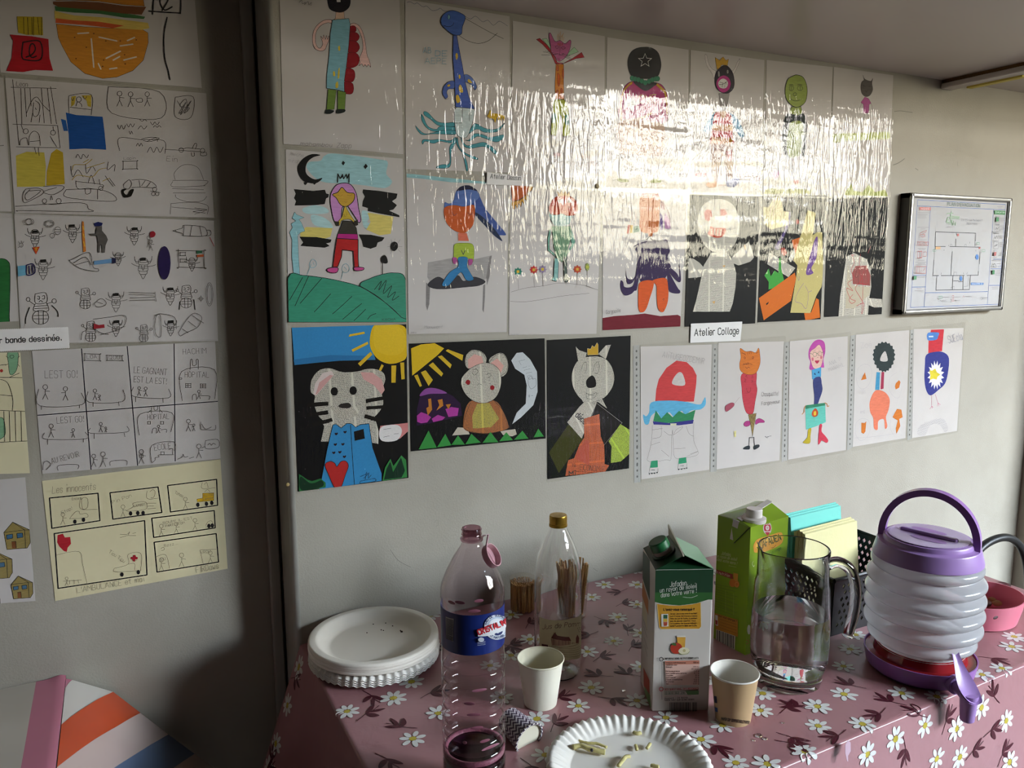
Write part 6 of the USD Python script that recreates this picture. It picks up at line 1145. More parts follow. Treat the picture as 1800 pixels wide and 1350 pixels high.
# the corner that is pulled out along the wall: the stripes run aslant from the table edge to the wall
def edge_pt(px, py):
    p = ontable(px, py, sz); return np.array([0.004, p[1] - .108, -.003])
def wall_pt(px, py):
    p = on(px, py, 1, .106); return np.array([p[0] - sx, -.002, p[2] - sz])
EP = [np.array([0.004, -.002, .0]), edge_pt(112, 1207), edge_pt(118, 1268), edge_pt(121, 1340), edge_pt(121, 1416), edge_pt(121, 1500), np.array([.004, -.80, -.003])]
WP = [wall_pt(106, 1191), wall_pt(127, 1195), wall_pt(199, 1216), wall_pt(247, 1253), wall_pt(296, 1291), wall_pt(342, 1325), wall_pt(392, 1360)]
for k, (col, nm) in enumerate((('#c9788f', 'pink_stripe'), ('#d4cec4', 'white_stripe'), ('#c54a1e', 'orange_stripe'), ('#c9b4aa', 'white_stripe'), ('#6a7e9a', 'blue_stripe'), ('#c9b4aa', 'white_stripe'))):
    Pq = np.array([[(1 - t_) * ((1 - u_) * EP[k] + u_ * EP[k + 1]) + t_ * ((1 - u_) * WP[k] + u_ * WP[k + 1]) for u_ in np.linspace(0, 1, 14)] for t_ in np.linspace(0, 1, 26)])
    T_ = np.linspace(0, 1, 26)[:, None]
    Pq[..., 2] += .005 * np.sin(math.pi * T_) * min(1, k / 2) + .006 * (meshkit.fbm(Pq * 11, 3, 6) - .5) * np.sin(math.pi * T_)
    m = grid(Pq[::-1]); part(sc_, nm, m, MAT['striped'], True, cd=np.tile(lin(col), (len(m.vertices), 1)))

# ---------------------------------------------------------------- plates
MAT['pulp'] = plain('bagasse_white', '#ece4d6', 0.6, 0.15, 400, 0.0005)
def plate_prof(R, rb, h, t=.0016):
    out = [(0, 0), (rb - .006, 0), (rb, .0012), (rb + .010, h * .55), (R - .016, h * .86), (R - .008, h), (R - .002, h - .0006), (R, h - .004)]
    inn = [(R - .0015, h - .004), (R - .004, h - .0022), (R - .009, h - t), (R - .016, h * .86 - t), (rb + .009, h * .55 - t)]
    top = [(0, t), (rb - .008, t), (rb - .001, t + .0014), (rb + .007, h * .42), (R - .019, h * .80), (R - .0145, h * .96), (R - .012, h), (R - .0035, h), (R - .0008, h - .0012), (R, h - .0040), (R, h - .0075)]
    return [(0, 0), (rb - .006, 0), (rb + .001, .0005), (rb + .010, h * .36), (R - .017, h * .72), (R - .011, h - .0030), (R - .003, h - .0034), (R - .0014, h - .0080)] + top[::-1]
pl0 = None
pc = (0.376, -0.1175)
def dup(root, loc, rz=0, label=None, cat=None, group=None, name=None):
    src = stage.GetPrimAtPath(root); was = dict(src.GetCustomData())
    p = numbered('/World', name or src.GetName().rstrip('0123456789').rstrip('_'))
    x = UsdGeom.Xform.Define(stage, p)
    x.GetPrim().GetReferences().AddInternalReference(root)
    x.AddTranslateOp(opSuffix='c') if False else None
    xf_ = UsdGeom.Xformable(x); xf_.ClearXformOpOrder()
    xf_.MakeMatrixXform().Set(Gf.Matrix4d().SetRotate(Gf.Rotation(Gf.Vec3d(0, 0, 1), rz)) * Gf.Matrix4d().SetTranslate(Gf.Vec3d(*[float(a) for a in loc])))
    tag(x, label or was.get('label'), cat or was.get('category'), group or was.get('group'))
    x.GetPrim().SetInstanceable(True)
    return p
ORD = ['lowest', 'second lowest', 'third lowest', 'fourth lowest', 'fifth lowest', 'sixth lowest', 'topmost']
def fluted(R, rb, h, n=52, t=.0011):
    """a plate whose rim is pressed into flutes"""
    a = np.linspace(0, 2 * np.pi, n * 8, endpoint=False)
    rs = np.array([0, rb * .5, rb - .003, rb, rb + .006, rb + .014, R - .010, R - .004, R])
    zs = np.array([0, 0, 0, .0008, h * .35, h * .62, h * .95, h, h * .55])
    am = np.array([0, 0, 0, 0, .0003, .0012, .0017, .0019, .0019])
    saw = np.abs((a * n / (2 * np.pi)) % 1 - .5) * 4 - 1
    saw = np.sign(saw) * np.abs(saw) ** .8
    P = np.stack([np.outer(rs, np.cos(a)), np.outer(rs, np.sin(a)), zs[:, None] + np.outer(am, saw)], -1)
    P[-1, :, :2] *= (1 + .006 * saw)[:, None]
    P = np.concatenate([P, P[:, :1]], 1)
    top = P + [0, 0, t]; Q = np.concatenate([P, top[::-1]], 0)
    m = grid(Q); m.merge_vertices(digits_vertex=7); m.update_faces(m.nondegenerate_faces())
    return m
MAT['board'] = plain('paper_plate_board', '#e9e3d8', 0.5, 0.1, 300, 0.0004)
fp = thing('fluted_paper_plate', 'lowest fluted white paper plate under the stack at the table corner', 'plate', (pc[0], pc[1], TT + .0022), 0, 'fluted plates under the plate stack')
part(fp, 'plate', fluted(.1155, .083, .0135), MAT['board'], True)
for i in range(1, 4):
    dup(fp, (pc[0] + .0004 * i, pc[1], TT + .0022 + .0034 * i), 360 / 52 * i, ('lowest', 'second lowest', 'third lowest', 'uppermost')[i] + ' fluted white paper plate under the stack at the table corner')
rp = thing('round_plate', 'lowest smooth white plate of the stack, just above the fluted ones', 'plate', (pc[0], pc[1], TT + .0175), 0, 'smooth plates in the stack')
part(rp, 'plate', lathe(plate_prof(.115, .083, .0200), 96), MAT['pulp'], True)
for i in range(1, 5):
    dup(rp, (pc[0] + (.0006, -.0005, .0003, 0)[i - 1], pc[1] + (0, .0005, -.0004, 0)[i - 1], TT + .0175 + .0030 * i), 40 * i, ('second', 'middle', 'fourth', 'topmost')[i - 1] + ' smooth white plate from below in the stack' if i < 4 else 'topmost smooth white plate of the stack, with dark crumbs on it')
cr = thing('plate_crumbs', 'dark crumbs scattered on the topmost plate of the stack', 'crumbs', (pc[0], pc[1], TT + .031))
ms = []
for x, y in ((656, 1097), (678, 1095), (690, 1100), (670, 1107), (645, 1112), (706, 1110), (704, 1108), (674, 1108)):
    p = ontable(x, y, TT + .032)
    s_ = trimesh.creation.icosphere(1, .0022 if x == 706 else .0012); s_.apply_scale((1, 1.2, .6)); s_.apply_translation((p[0] - pc[0], p[1] - pc[1], .0008)); ms.append(s_)
c_ = part(cr, 'crumb', cat_(*ms), plain('crumb_brown', '#3a2418', 0.8), True, kind='stuff')

# front fluted plate with left-over food
PX, PY = 0.598, -0.588
fp2 = dup(fp, (PX, PY, TT + .0016), 11, 'used fluted paper plate with cheese scraps at the front of the table', 'plate', 'used plate', name='used_paper_plate')
MAT['cheese'] = plain('cheese_scrap', '#c9bc7c', 0.5, vary=0.15, scale=120)
def scrap(name, label, pts, r, z=.0045):
    q = np.array([ontable(x / 3.6 + 900, y / 3.6 + 1120, TT + z)[:2] for x, y in pts])
    c = q.mean(0)
    t = thing(name, label, 'food scrap', (c[0], c[1], TT + z))
    m = tube(spline(np.c_[q - c, .001 * np.sin(np.arange(len(q)))], 5), r)
    m.vertices[:, 2] *= .8
    v = m.vertices; m.vertices = v + .0012 * (meshkit.fbm(v * 400, 2, 3)[:, None] - .5)
    m.vertices[:, 2] += -m.vertices[:, 2].min()
    part(t, 'rind', m, MAT['cheese'], True)
    return t
scrap('cheese_scrap', 'long flat cheese scrap with a dark speck at the left of the used plate', [(385, 712), (430, 706), (480, 722), (540, 736), (590, 742)], .0042)
scrap('cheese_scrap', 'thin curled cheese rind behind the dark speck on the used plate', [(425, 662), (480, 680), (540, 684), (600, 706)], .0022)
scrap('cheese_scrap', 'stringy pale rind at the front middle of the used plate', [(672, 826), (700, 792), (720, 770), (746, 762)], .003)
scrap('cheese_scrap', 'small cheese scrap near the back of the used plate', [(770, 612), (790, 622), (815, 618)], .003, .0055)
scrap('cheese_scrap', 'short pale shred right of the middle of the used plate', [(782, 690), (790, 720)], .0024)
scrap('cheese_scrap', 'short shred at the right of the other two on the used plate', [(852, 712), (868, 694), (874, 684)], .0024)
scrap('cheese_scrap', 'yellow scrap at the front edge of the used plate', [(880, 822), (904, 830), (930, 836)], .003)
q = ontable(505 / 3.6 + 900, 714 / 3.6 + 1120, TT + .01)
t = thing('dark_speck', 'round dark speck sitting on the cheese scrap of the used plate', 'food scrap', (q[0], q[1], TT + .0098)); part(t, 'peppercorn', trimesh.creation.icosphere(2, .0024), plain('speck_dark', '#231a26', 0.4), True)
# ---------------------------------------------------------------- cups
def cup(name, label, c, rt_, rb, h, outside, inside, off=.0011):
    t = thing(name, label, 'cup', (c[0], c[1], TT + .0012))
    mo = plain(name + '_outside', outside, 0.5); mi = plain(name + '_inside', inside, 0.45)
    part(t, 'cup_wall', lathe([(rb - .001, 0), (rb, .0004), (rt_ - .0005, h - .002)], 64), mo, 40)
    part(t, 'cup_lining', lathe([(rt_ - .0012, h - .002), (rb - .0012, .006), (0, .006)], 64), mi, 40)
    part(t, 'cup_base', lathe([(0, .005), (rb - .002, .005), (rb - .002, 0), (rb - .001, 0)], 64), mi, 40)
    part(t, 'rolled_rim', lathe([(rt_ + .0012 * math.cos(a), h - .0015 + .0015 * math.sin(a)) for a in np.linspace(0, 2 * math.pi, 13)], 64), mi, True)
    return t
cup('white_paper_cup', 'white paper cup in front of the glass juice bottle', (.571, -.381), .037, .0262, .078, '#e2dcc8', '#ded6bc')
t = cup('kraft_paper_cup', 'tan paper cup with white inside, right of the apple juice carton', (.817, -.555), .0363, .0269, .078, '#b5976e', '#d8d2c6')
rf = lambda z: .0269 + (.0363 - .0269) * np.clip((z - TT - .0012) / .078, 0, 1)
w = Wrap(t, (.817, -.555, TT + .0012), (.817, -.555), rf, 'Y')
w.T('printed_band', 'PAPER CUP COMPOSTABLE PAPER', '#4a3a2a', (1325, 524), (1500, 548), 16, 1.3, mat='print')
w.F('printed_logo', '#2c4a78', '1284 440 1302 448 1304 474 1288 470', sm=False); w.F('printed_logo', '#1d2a44', '1280 372 1296 374 1300 418 1284 414', sm=False)

# ---------------------------------------------------------------- clear plastics and glass
def clear(name, tint, gloss=0.04, bump=0.0, gain=1.0, extra=None):
    """thin clear plastic: the same faint mirror from both sides"""
    n = {'lw': ('layer_weight', {'blend': 0.5}), 'pw': ('math', {'math_type': 'power', 'value2': 4.0}), 'k': ('math', {'math_type': 'multiply_add', 'value2': 0.75 * gain, 'value3': 0.045 * gain}), 't': ('transparent_bsdf', {'color': lin(tint)}), 'g': ('glossy_bsdf', {'roughness': gloss}), 'mx': ('mix_closure', {})}
    l = [('lw.facing', 'pw.value1'), ('pw.value', 'k.value1'), ('k.value', 'mx.fac'), ('t.BSDF', 'mx.closure1'), ('g.BSDF', 'mx.closure2')]
    if bump:
        n.update({'tc': ('texture_coordinate', {}), 'n': ('noise_texture', {'scale': 45, 'detail': 2}), 'b': ('bump', {'strength': 1.0, 'distance': bump})})
        l += [('tc.object', 'n.vector'), ('n.fac', 'b.height'), ('b.normal', 'g.normal'), ('b.normal', 'lw.normal')]
    return M(name, n, l, surface='mx.closure')
MAT['pet'] = clear('pet_plastic', '#f5ecef', 0.05, 0.0012, 1.15)
MAT['clearbox'] = clear('clear_polystyrene', '#f6f4f0', 0.06, 0, 1.0)
MAT['glass'] = M('bottle_glass', {'p': ('principled_bsdf', {'base_color': (1, 1, 1), 'roughness': 0.0, 'ior': 1.46, 'transmission_weight': 1.0})})
MAT['water'] = M('water', {'p': ('principled_bsdf', {'base_color': (0.98, 0.99, 1.0), 'roughness': 0.0, 'ior': 1.33, 'transmission_weight': 1.0})})

# water bottle with grape juice
c = (.387, -.533)
bt = thing('plastic_water_bottle', 'clear ribbed plastic water bottle with a blue label and dark juice at the bottom', 'bottle', (c[0], c[1], TT + .001))
pr_ = [(0, .004), (.028, .001), (.036, .003), (.0405, .012), (.0415, .03)]
z = .035
while z < .19:
    pr_ += [(.0415, z), (.0378, z + .0035), (.0415, z + .007)]
    z += .019
pr_ += [(.0415, .20), (.0405, .222), (.0405, .276), (.0415, .283), (.0413, .290), (.040, .300), (.034, .316), (.024, .336), (.0145, .351), (.0125, .356), (.0125, .362)]
pr_s = [(r, z * .985) for r, z in pr_]
pe = Polygon
def rad(zz, P=pr_s):
    return float(np.interp(zz, [p[1] for p in P[2:]], [p[0] for p in P[2:]]))
part(bt, 'bottle_body', lathe(pr_s, 64), MAT['pet'], 50)
part(bt, 'neck', lathe([(.0125, .352), (.0145, .353), (.0148, .3555), (.0126, .357), (.0126, .360), (.0134, .361), (.0126, .363), (.0126, .366), (.0133, .367), (.0124, .369), (.0112, .3695), (.0110, .353)], 40), clear('pet_neck', '#d9c0c8', 0.08, 0, 1.5), 40)
jz = .066
jp = [(0, .0055)] + [(rad(z_) - .0009, z_) for z_ in np.linspace(.006, jz, 26)]
part(bt, 'juice', lathe(jp + [(0, jz)], 64), plain('dark_grape_juice', '#140408', 0.08), 50, label='dark purple juice')
foam = [(rad(jz + dz) - .0008 - a, jz + dz) for a, dz in ((.0, -.002), (0, .004), (.004, .0035), (.006, .0005))]
part(bt, 'froth', lathe(foam, 64), plain('pink_froth', '#8d5564', 0.5, 0.5, 300, 0.002, 0.3), True, label='pink froth')
for a, z_, s_ in ((-.15, .150, .007), (.0, .137, .009), (.1, .119, .008), (.35, .099, .007), (-.3, .098, .003), (.55, .088, .014), (.2, .168, .01), (-.4, .2855, .007), (.2, .288, .006), (-.7, .283, .006), (.05, .275, .008)):
    ang = math.atan2(CAM[1] - c[1], -c[0]) + a
    m = trimesh.creation.icosphere(2, 1); m.apply_scale((.0006, s_, .0022)); m = xf(m, rz=math.degrees(ang), t=((rad(z_) - .0012) * math.cos(ang), (rad(z_) - .0012) * math.sin(ang), z_))
    part(bt, 'juice_splash', m, MAT['froth'] if 'froth' in MAT else MAT.setdefault('froth', plain('splash_pink', '#a06878', 0.4)), True)
rl = lambda z: .0409
aa_ = np.linspace(-1.9, 1.75, 90) + math.atan2(CAM[1] - c[1], -c[0])
lab_ = part(bt, 'label', grid(np.array([[(.0412 * math.cos(a_), .0412 * math.sin(a_), z_) for z_ in (.217, .2435, .270)] for a_ in aa_])), plain('label_blue', '#17296b', 0.35), True, label='dark blue bottle label')
w = Wrap(lab_, (c[0], c[1], TT + .001), c, rl, 'R', off=.0006)
w.F('label_barcode', '#b9b9bc', '248 918 326 940 322 1166 252 1132', sm=False)
w.L('label_bars', '#23243a', .8, *[f'{254} {y} {318} {y + 20 if y < 1090 else y + 28}' for y in range(938, 1136, 11)], sm=False)
w.F('label_roundel', '#c3c6cc', circ(742, 1022, 122, 124, 24)); w.F('label_roundel', '#9db0c4', circ(745, 1020, 96, 98, 24)); w.F('label_roundel', '#ccd0d4', circ(745, 1024, 88, 90, 24))
for ch, a in zip('EAU DE SOURCE', np.linspace(200, 310, 13)):
    r_ = math.radians(a); x, y = 742 + 106 * math.cos(r_), 1024 + 108 * math.sin(r_)
    tx, ty = -math.sin(r_), math.cos(r_)
    if ch != ' ':
        w.T('label_words', ch, '#1d2a5c', (x - tx * 8, y - ty * 8), (x + tx * 8, y + ty * 8), 20, .6)
for ch, a in zip('ETAT NATUREL', np.linspace(150, 48, 12)):
    r_ = math.radians(a); x, y = 742 + 104 * math.cos(r_), 1022 + 112 * math.sin(r_)
    tx, ty = math.sin(r_), -math.cos(r_)
    if ch != ' ':
        w.T('label_words', ch, '#1d2a5c', (x - tx * 8, y - ty * 8), (x + tx * 8, y + ty * 8), 20, .6)
w.F('label_banner', '#d2d2d2', '562 1040 830 950 836 1010 560 1110', sm=False)
w.T('label_brand', 'CRISTALINE', '#b01c26', (570, 1094), (850, 985), 50, 1.7)
w.F('label_leaf', '#1d2a5c', '716 1084 740 1078 756 1100 728 1100', '750 1078 790 1060 780 1088 756 1098')
w.F('label_panda', '#c9ccd2', circ(590, 1140, 28, 22)); w.L('label_small_print', '#b9bcc8', .5, '556 1168 628 1158', '556 1182 628 1172', '556 1196 628 1186', sm=False)
# tethered cap
ca = trimesh.creation.cylinder(.0155, .006, sections=40)
cp = thing('bottle_cap', 'pale pink tethered cap hanging open on the plastic water bottle', 'cap', (0, 0, 0)) if False else None
d0 = on(862, 978, 1, c[1] - .006)
capm = cat_(lathe([(0, -.003), (.0145, -.003), (.0155, -.0015), (.0155, .006), (.0142, .006), (.014, -.0015), (0, -.0015)], 40))
capm = xf(capm, rx=38, ry=48, t=(d0[0] - c[0], d0[1] - c[1], d0[2] - TT - .001))
MAT['cap_pink'] = M('cap_pink', {'p': ('principled_bsdf', {'base_color': lin('#d8a8b0'), 'roughness': 0.35, 'transmission_weight': 0.3}), })
part(bt, 'cap', capm, MAT['cap_pink'], 40, label='pale pink open cap')
part(bt, 'cap_tether', tube([(.0135, -.004, .357), (.020, -.007, .359), (d0[0] - c[0] - .008, d0[1] - c[1], d0[2] - TT + .002)], .0012, 8), MAT['cap_pink'], True)

# glass apple juice bottle
c = (.646, -.306)
gb = thing('glass_juice_bottle', 'tall empty glass juice bottle with gold cap and cream house label', 'bottle', (c[0], c[1], TT + .001))
gp = [(0, .006), (.02, .004), (.032, .0005), (.036, .001), (.0395, .008), (.0402, .02), (.0403, .165), (.0395, .185), (.036, .205), (.030, .224), (.022, .243), (.0155, .256), (.0138, .263), (.0138, .272)]
part(gb, 'glass_body', shell(gp, .0022, 72), MAT['glass'], 50)
part(gb, 'cap', lathe([(.0145, .262), (.0156, .2625), (.0156, .266), (.0146, .267), (.0152, .2685), (.0152, .279), (.0143, .2815), (0, .282)], 60), plain('gold_cap', '#b08a34', 0.3, metallic=0.85), 40, label='gold screw cap')
w = Wrap(gb, (c[0], c[1], TT + .001), c, lambda z: .0403, 'T', off=.0004)
w.F('label', '#cfc299', '220 656 300 676 400 664 462 638 462 880 400 896 300 906 220 840', sm=False, label='cream paper label')
w.T('label_words', 'Jus de Pommes', '#5a2f28', (236, 726), (486, 704), 26, .8, .35)
w.F('label_house', '#6a2c20', '286 776 306 744 320 762 386 770 398 792 330 788', sm=False); w.F('label_house_wall', '#b08a70', '284 780 330 786 396 794 394 812 290 816', sm=False); w.L('label_house_lines', '#5a2f28', .6, '300 780 300 816; 330 788 330 816; 350 792 350 814; 366 794 366 814; 384 794 384 812; 286 820 440 806; 310 744 310 752', sm=False)
w.F('label_tower', '#7a3c2a', '424 776 432 756 442 776 440 804 424 806', sm=False); w.L('label_tree', '#6a4a30', .6, '404 800 404 810; 398 806 418 804')
w.F('label_dark_block', '#5a2f28', '234 808 268 814 268 828 234 826', sm=False)
for y in (832, 844, 856, 868, 880):
    w.L('label_small_print', '#7a6a50', .5, f'{330 if y < 850 else 350} {y} {452} {y - 16}', sm=False)
w.T('label_words', '1,5L', '#5a3a30', (436, 742), (464, 734), 24, .6)

# toothpick box
c = (.707, -.058)
tp = thing('toothpick_box', 'round clear plastic box full of wooden toothpicks by the wall', 'toothpick box', (c[0], c[1], TT + .001))
part(tp, 'box_wall', lathe([(0, 0), (.0245, 0), (.025, .0005), (.0258, .060)], 48), MAT['clearbox'], 40)
part(tp, 'lid', lathe([(.0266, .055), (.0275, .0665), (.0265, .0687), (0, .0687)], 48), MAT['clearbox'], 40)
MAT['stick'] = plain('toothpick_wood', '#d2a468', 0.6, vary=0.3, scale=14)
rr = np.random.default_rng(3); ms = []
for i in range(170):
    r_, a = .0235 * math.sqrt(rr.random()) if i > 60 else .0236, rr.random() * 6.283
    ms.append(xf(trimesh.creation.cylinder(.0010, .058, sections=5), rx=rr.normal(0, .6), ry=rr.normal(0, .6), t=(r_ * math.cos(a), r_ * math.sin(a), .031)))
part(tp, 'toothpicks', cat_(*ms), MAT['stick'], kind='stuff')

# tumbler with wooden stirrers
c = (.782, -.128)
tu = thing('stirrer_glass', 'clear tumbler of thin wooden stirrers behind the glass juice bottle', 'glass', (c[0], c[1], TT + .001))
part(tu, 'tumbler', lathe([(0, .001), (.028, .001), (.033, .072)], 48), MAT['clearbox'], 40)
MAT['stir'] = plain('stirrer_wood', '#d0aa74', 0.6, vary=0.25, scale=9)
for i in range(64):
    r_, a = .021 * math.sqrt(rr.random()), rr.random() * 6.283
    st = xf(bx(-.0022, .0022, -.0006, .0006, 0, .098 + rr.random() * .012), rz=rr.random() * 180)
    st = xf(st, rx=-math.degrees(math.sin(a)) * .11, ry=math.degrees(math.cos(a)) * .11, t=(r_ * math.cos(a), r_ * math.sin(a), .004))
    part(tu, 'stirrer', st, MAT['stir'])

# ---------------------------------------------------------------- chevron cup lying on its side
q = ontable(905, 1300)
cc = thing('chevron_paper_cup', 'small zigzag-patterned paper cup lying on its side by the water bottle', 'cup', (q[0] + .0, q[1] + .022, TT + .022))
L_, r0, r1 = .05, .018, .024
def chev(m):
    v = m.vertices; a = np.arctan2(v[:, 1], v[:, 0]) * 14 / (2 * np.pi); tri_ = np.abs(a % 1 - .5) * 2
    k = ((v[:, 2] / .0075 + tri_ * .8) % 1) < .5
    return np.where(k[:, None], np.array(lin('#3a2440')), np.array(lin('#cfc8cc')))
zz, aa = np.meshgrid(np.linspace(0, L_, 70), np.linspace(0, 2 * np.pi, 169), indexing='ij')
R_ = r0 + (r1 - r0) * zz / L_
m = grid(np.stack([R_ * np.cos(aa), R_ * np.sin(aa), zz], -1)); col = chev(m)
ROT = dict(rx=72, rz=-58)
def lie(m):
    return xf(xf(m, rx=100), rz=12)
part(cc, 'cup_wall', lie(m), MAT['print'], True, cd=col, label='purple and white zigzag paper')
sc2 = lathe([(0, L_ - .003), (r1 - .0015, L_ - .002), (r1, L_)], 96); part(cc, 'cup_disc', lie(sc2), plain('cup_cream', '#d6cfb8', 0.5), 40, label='cream round end of the cup')
a = np.linspace(0, 2 * np.pi, 241); rim = np.stack([(r1 + .0012 * np.sin(a * 40)) * np.cos(a), (r1 + .0012 * np.sin(a * 40)) * np.sin(a), 0 * a + L_], -1)
m = tube(rim[:-1], .0012, 6, True); part(cc, 'scalloped_rim', lie(m), MAT['print'], True, cd=np.where((np.arange(len(m.vertices)) // 12 % 2)[:, None] == 0, np.array(lin('#3a2440')), np.array(lin('#d8d0cc'))))
# ---------------------------------------------------------------- apple juice carton (gable top)
A = np.array([.715, -.484, TT + .0012]); ex = np.array([.082, -.038, 0]) / np.hypot(.082, .038); ed = np.array([-ex[1], ex[0], 0]); ez = np.array([0, 0, 1.0])
Wc, Dc, Hs, Hr = .0904, .094, .235, .258
ac = thing('apple_juice_carton', 'white and dark green gable-top apple juice carton with green screw cap', 'juice carton', A)
def cp_(a, d, h):
    return ex * a + ed * d + ez * h
MAT['carton_white'] = plain('carton_white', '#c6beb4', 0.35)
MAT['carton_green'] = plain('carton_dark_green', '#173a22', 0.28)
def poly3(*ps):
    P_ = np.array(ps); c_ = len(P_)
    return trimesh.Trimesh(P_, [(0, i, i + 1) for i in range(1, c_ - 1)], process=False)
body = manifold3d.Manifold.batch_hull([manifold3d.Manifold.sphere(.002, 8).translate(tuple(cp_(a, d, h))) for a in (.002, Wc - .002) for d in (.002, Dc - .002) for h in (.002, Hs - .002)]).to_mesh()
part(ac, 'carton_body', trimesh.Trimesh(body.vert_properties[:, :3], body.tri_verts), MAT['carton_white'], 40)
m2 = Wc / 2
inset = .030
def slab(ps, t=.0009):
    P_ = np.array(ps); n = np.cross(P_[1] - P_[0], P_[2] - P_[0]); n /= np.linalg.norm(n)
    m = manifold3d.Manifold.hull_points(np.vstack([P_, P_ - n * t])).to_mesh()
    return trimesh.Trimesh(m.vert_properties[:, :3], m.tri_verts)
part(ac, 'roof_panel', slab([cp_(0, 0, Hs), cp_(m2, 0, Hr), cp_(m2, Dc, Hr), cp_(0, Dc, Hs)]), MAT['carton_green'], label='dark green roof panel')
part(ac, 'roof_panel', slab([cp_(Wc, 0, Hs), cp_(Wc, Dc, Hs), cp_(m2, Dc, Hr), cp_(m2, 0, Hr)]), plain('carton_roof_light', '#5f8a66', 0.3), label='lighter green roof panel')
part(ac, 'gable_fold', slab([cp_(0, .0005, Hs), cp_(Wc, .0005, Hs), cp_(m2, inset, Hr - .004)]), MAT['carton_green'])
part(ac, 'gable_fold', slab([cp_(Wc, Dc - .0005, Hs), cp_(0, Dc - .0005, Hs), cp_(m2, Dc - inset, Hr - .004)]), MAT['carton_green'])
part(ac, 'top_seal', slab([cp_(m2 - .001, -.001, Hr - .002), cp_(m2 - .001, Dc + .001, Hr - .002), cp_(m2 - .003, Dc + .001, Hr + .017), cp_(m2 - .003, -.0005, Hr + .004)], .0022), plain('carton_seal', '#b9b09c', 0.5), label='pale pressed top seal')
nl = np.cross(cp_(m2, Dc, Hr) - cp_(0, Dc, Hs), cp_(0, 0, Hs) - cp_(0, Dc, Hs)); nl /= np.linalg.norm(nl); nl = nl if nl[0] < 0 else -nl
cc0 = cp_(m2 * .48, Dc * .42, Hs + (Hr - Hs) * .48)
def capm_(prof, n=48):
    m = lathe(prof, n); T = trimesh.geometry.align_vectors([0, 0, 1], nl); m.apply_transform(T); m.apply_translation(cc0); return m
fl1 = part(ac, 'cap_flange', capm_([(0, 0), (.0195, 0), (.0195, .0022), (.018, .003), (0, .003)]), MAT['carton_green'], 40)
part(fl1, 'cap_collar', capm_([(.0148, .002), (.0148, .010), (.0140, .010)]), plain('cap_collar_pink', '#a8958a', 0.5), 40, label='pale collar under the cap')
ridg = [(.0, .0245), (.0142, .0245), (.0158, .0228), (.0158, .0100), (.0, .0100)]
part(fl1, 'screw_cap', capm_(ridg[::-1]), plain('cap_green', '#1f5f34', 0.35), 40, label='green screw cap')
f = Face(ac, A, A, ex, ez, 'U', poly=affinity.translate(sbox(.0004, .0006, Wc - .0004, Hs - .0008), 0, 0))
f.F('green_top_print', '#173a22', '60 380 520 380 520 596 446 594 380 614 290 626 200 618 120 598 60 590', sm=False)
f.F('green_fade_print', '#2c5a28', '60 556 520 556 520 596 446 594 380 614 290 626 200 618 120 598 60 590', sm=False)
f.F('yellow_box', '#c08a26', '168 618 230 626 290 628 360 620 404 610 406 740 396 752 192 754 180 744', sm=False)
f.L('yellow_box_edge', '#d8c89a', .7, '168 618 180 744 192 754 396 752 406 740 404 612', sm=False)
for t, p0, p1, h in (('Jafaden,', (238, 526), (332, 516), 26), ('un rayon de soleil', (184, 556), (382, 530), 22), ('dans votre verre !', (190, 582), (380, 556), 22)):
    f.T('carton_words', t, '#c9c9bd', p0, p1, h, .75, .3)
f.L('carton_underline', '#c9c9bd', .7, '308 580 350 584 386 572')
f.T('carton_words', "L'avez-vous remarqué ?", '#3a2a14', (204, 654), (370, 652), 12, .75)
for i, t in enumerate(('Ce pur jus a une note B au test', 'nutritionnel Nutriscore. Comme', 'tous les jus de fruits, il contient', 'pas de sucres ajoutes. Vous', 'retrouverez les sucres naturel-', 'lement presents dans les fruits.')):
    f.T('carton_words', t, '#3a2a14', (240, 674 + i * 13), (384 - (8 if i == 3 else 0), 672 + i * 13), 7, .4)
f.F('score_card', '#cfcac0', '190 672 228 670 230 738 192 740', sm=False); f.F('score_green', '#2f5a3a', '202 676 224 676 224 696 202 696', sm=False); f.F('score_red', '#b04a30', '202 714 224 714 222 734 204 736', sm=False); f.F('score_yellow', '#c9a23a', '202 697 224 697 224 713 202 713', sm=False)
f.F('juice_glass_print', '#cf9a3a', '274 790 322 790 318 850 280 852', sm=False); f.F('juice_glass_top', '#d8d0c0', '274 788 322 788 322 796 274 796', sm=False)
f.F('apple_print', '#a8321f', circ(272, 856, 32, 30)); f.F('apple_leaf', '#3c5a2a', '246 836 256 826 272 832 266 842'); f.F('apple_half_print', '#d8cfae', circ(313, 871, 30, 20)); f.F('apple_half_core', '#b5a878', circ(314, 868, 8, 8)); f.L('apple_half_edge', '#7a8a4a', .6, '284 876 300 888 330 886 342 872')
f.T('carton_words', 'INFORMATIONS NUTRITIONNELLES', '#35302c', (210, 916), (390, 912), 9, .55)
f.F('table_panel', '#cfa898', '210 924 396 920 394 1052 216 1054', sm=False); f.F('table_heading', '#b8755f', '210 924 396 920 396 940 212 944', sm=False)
f.L('carton_dot', '#2c2a28', 1.0, circ(190, 914, 10)); f.L('carton_dot', '#a83a3a', 1.2, circ(190, 1075, 10)); f.L('carton_rule', '#5a5652', .5, '192 930 194 1062', '192 1090 194 1130', sm=False)
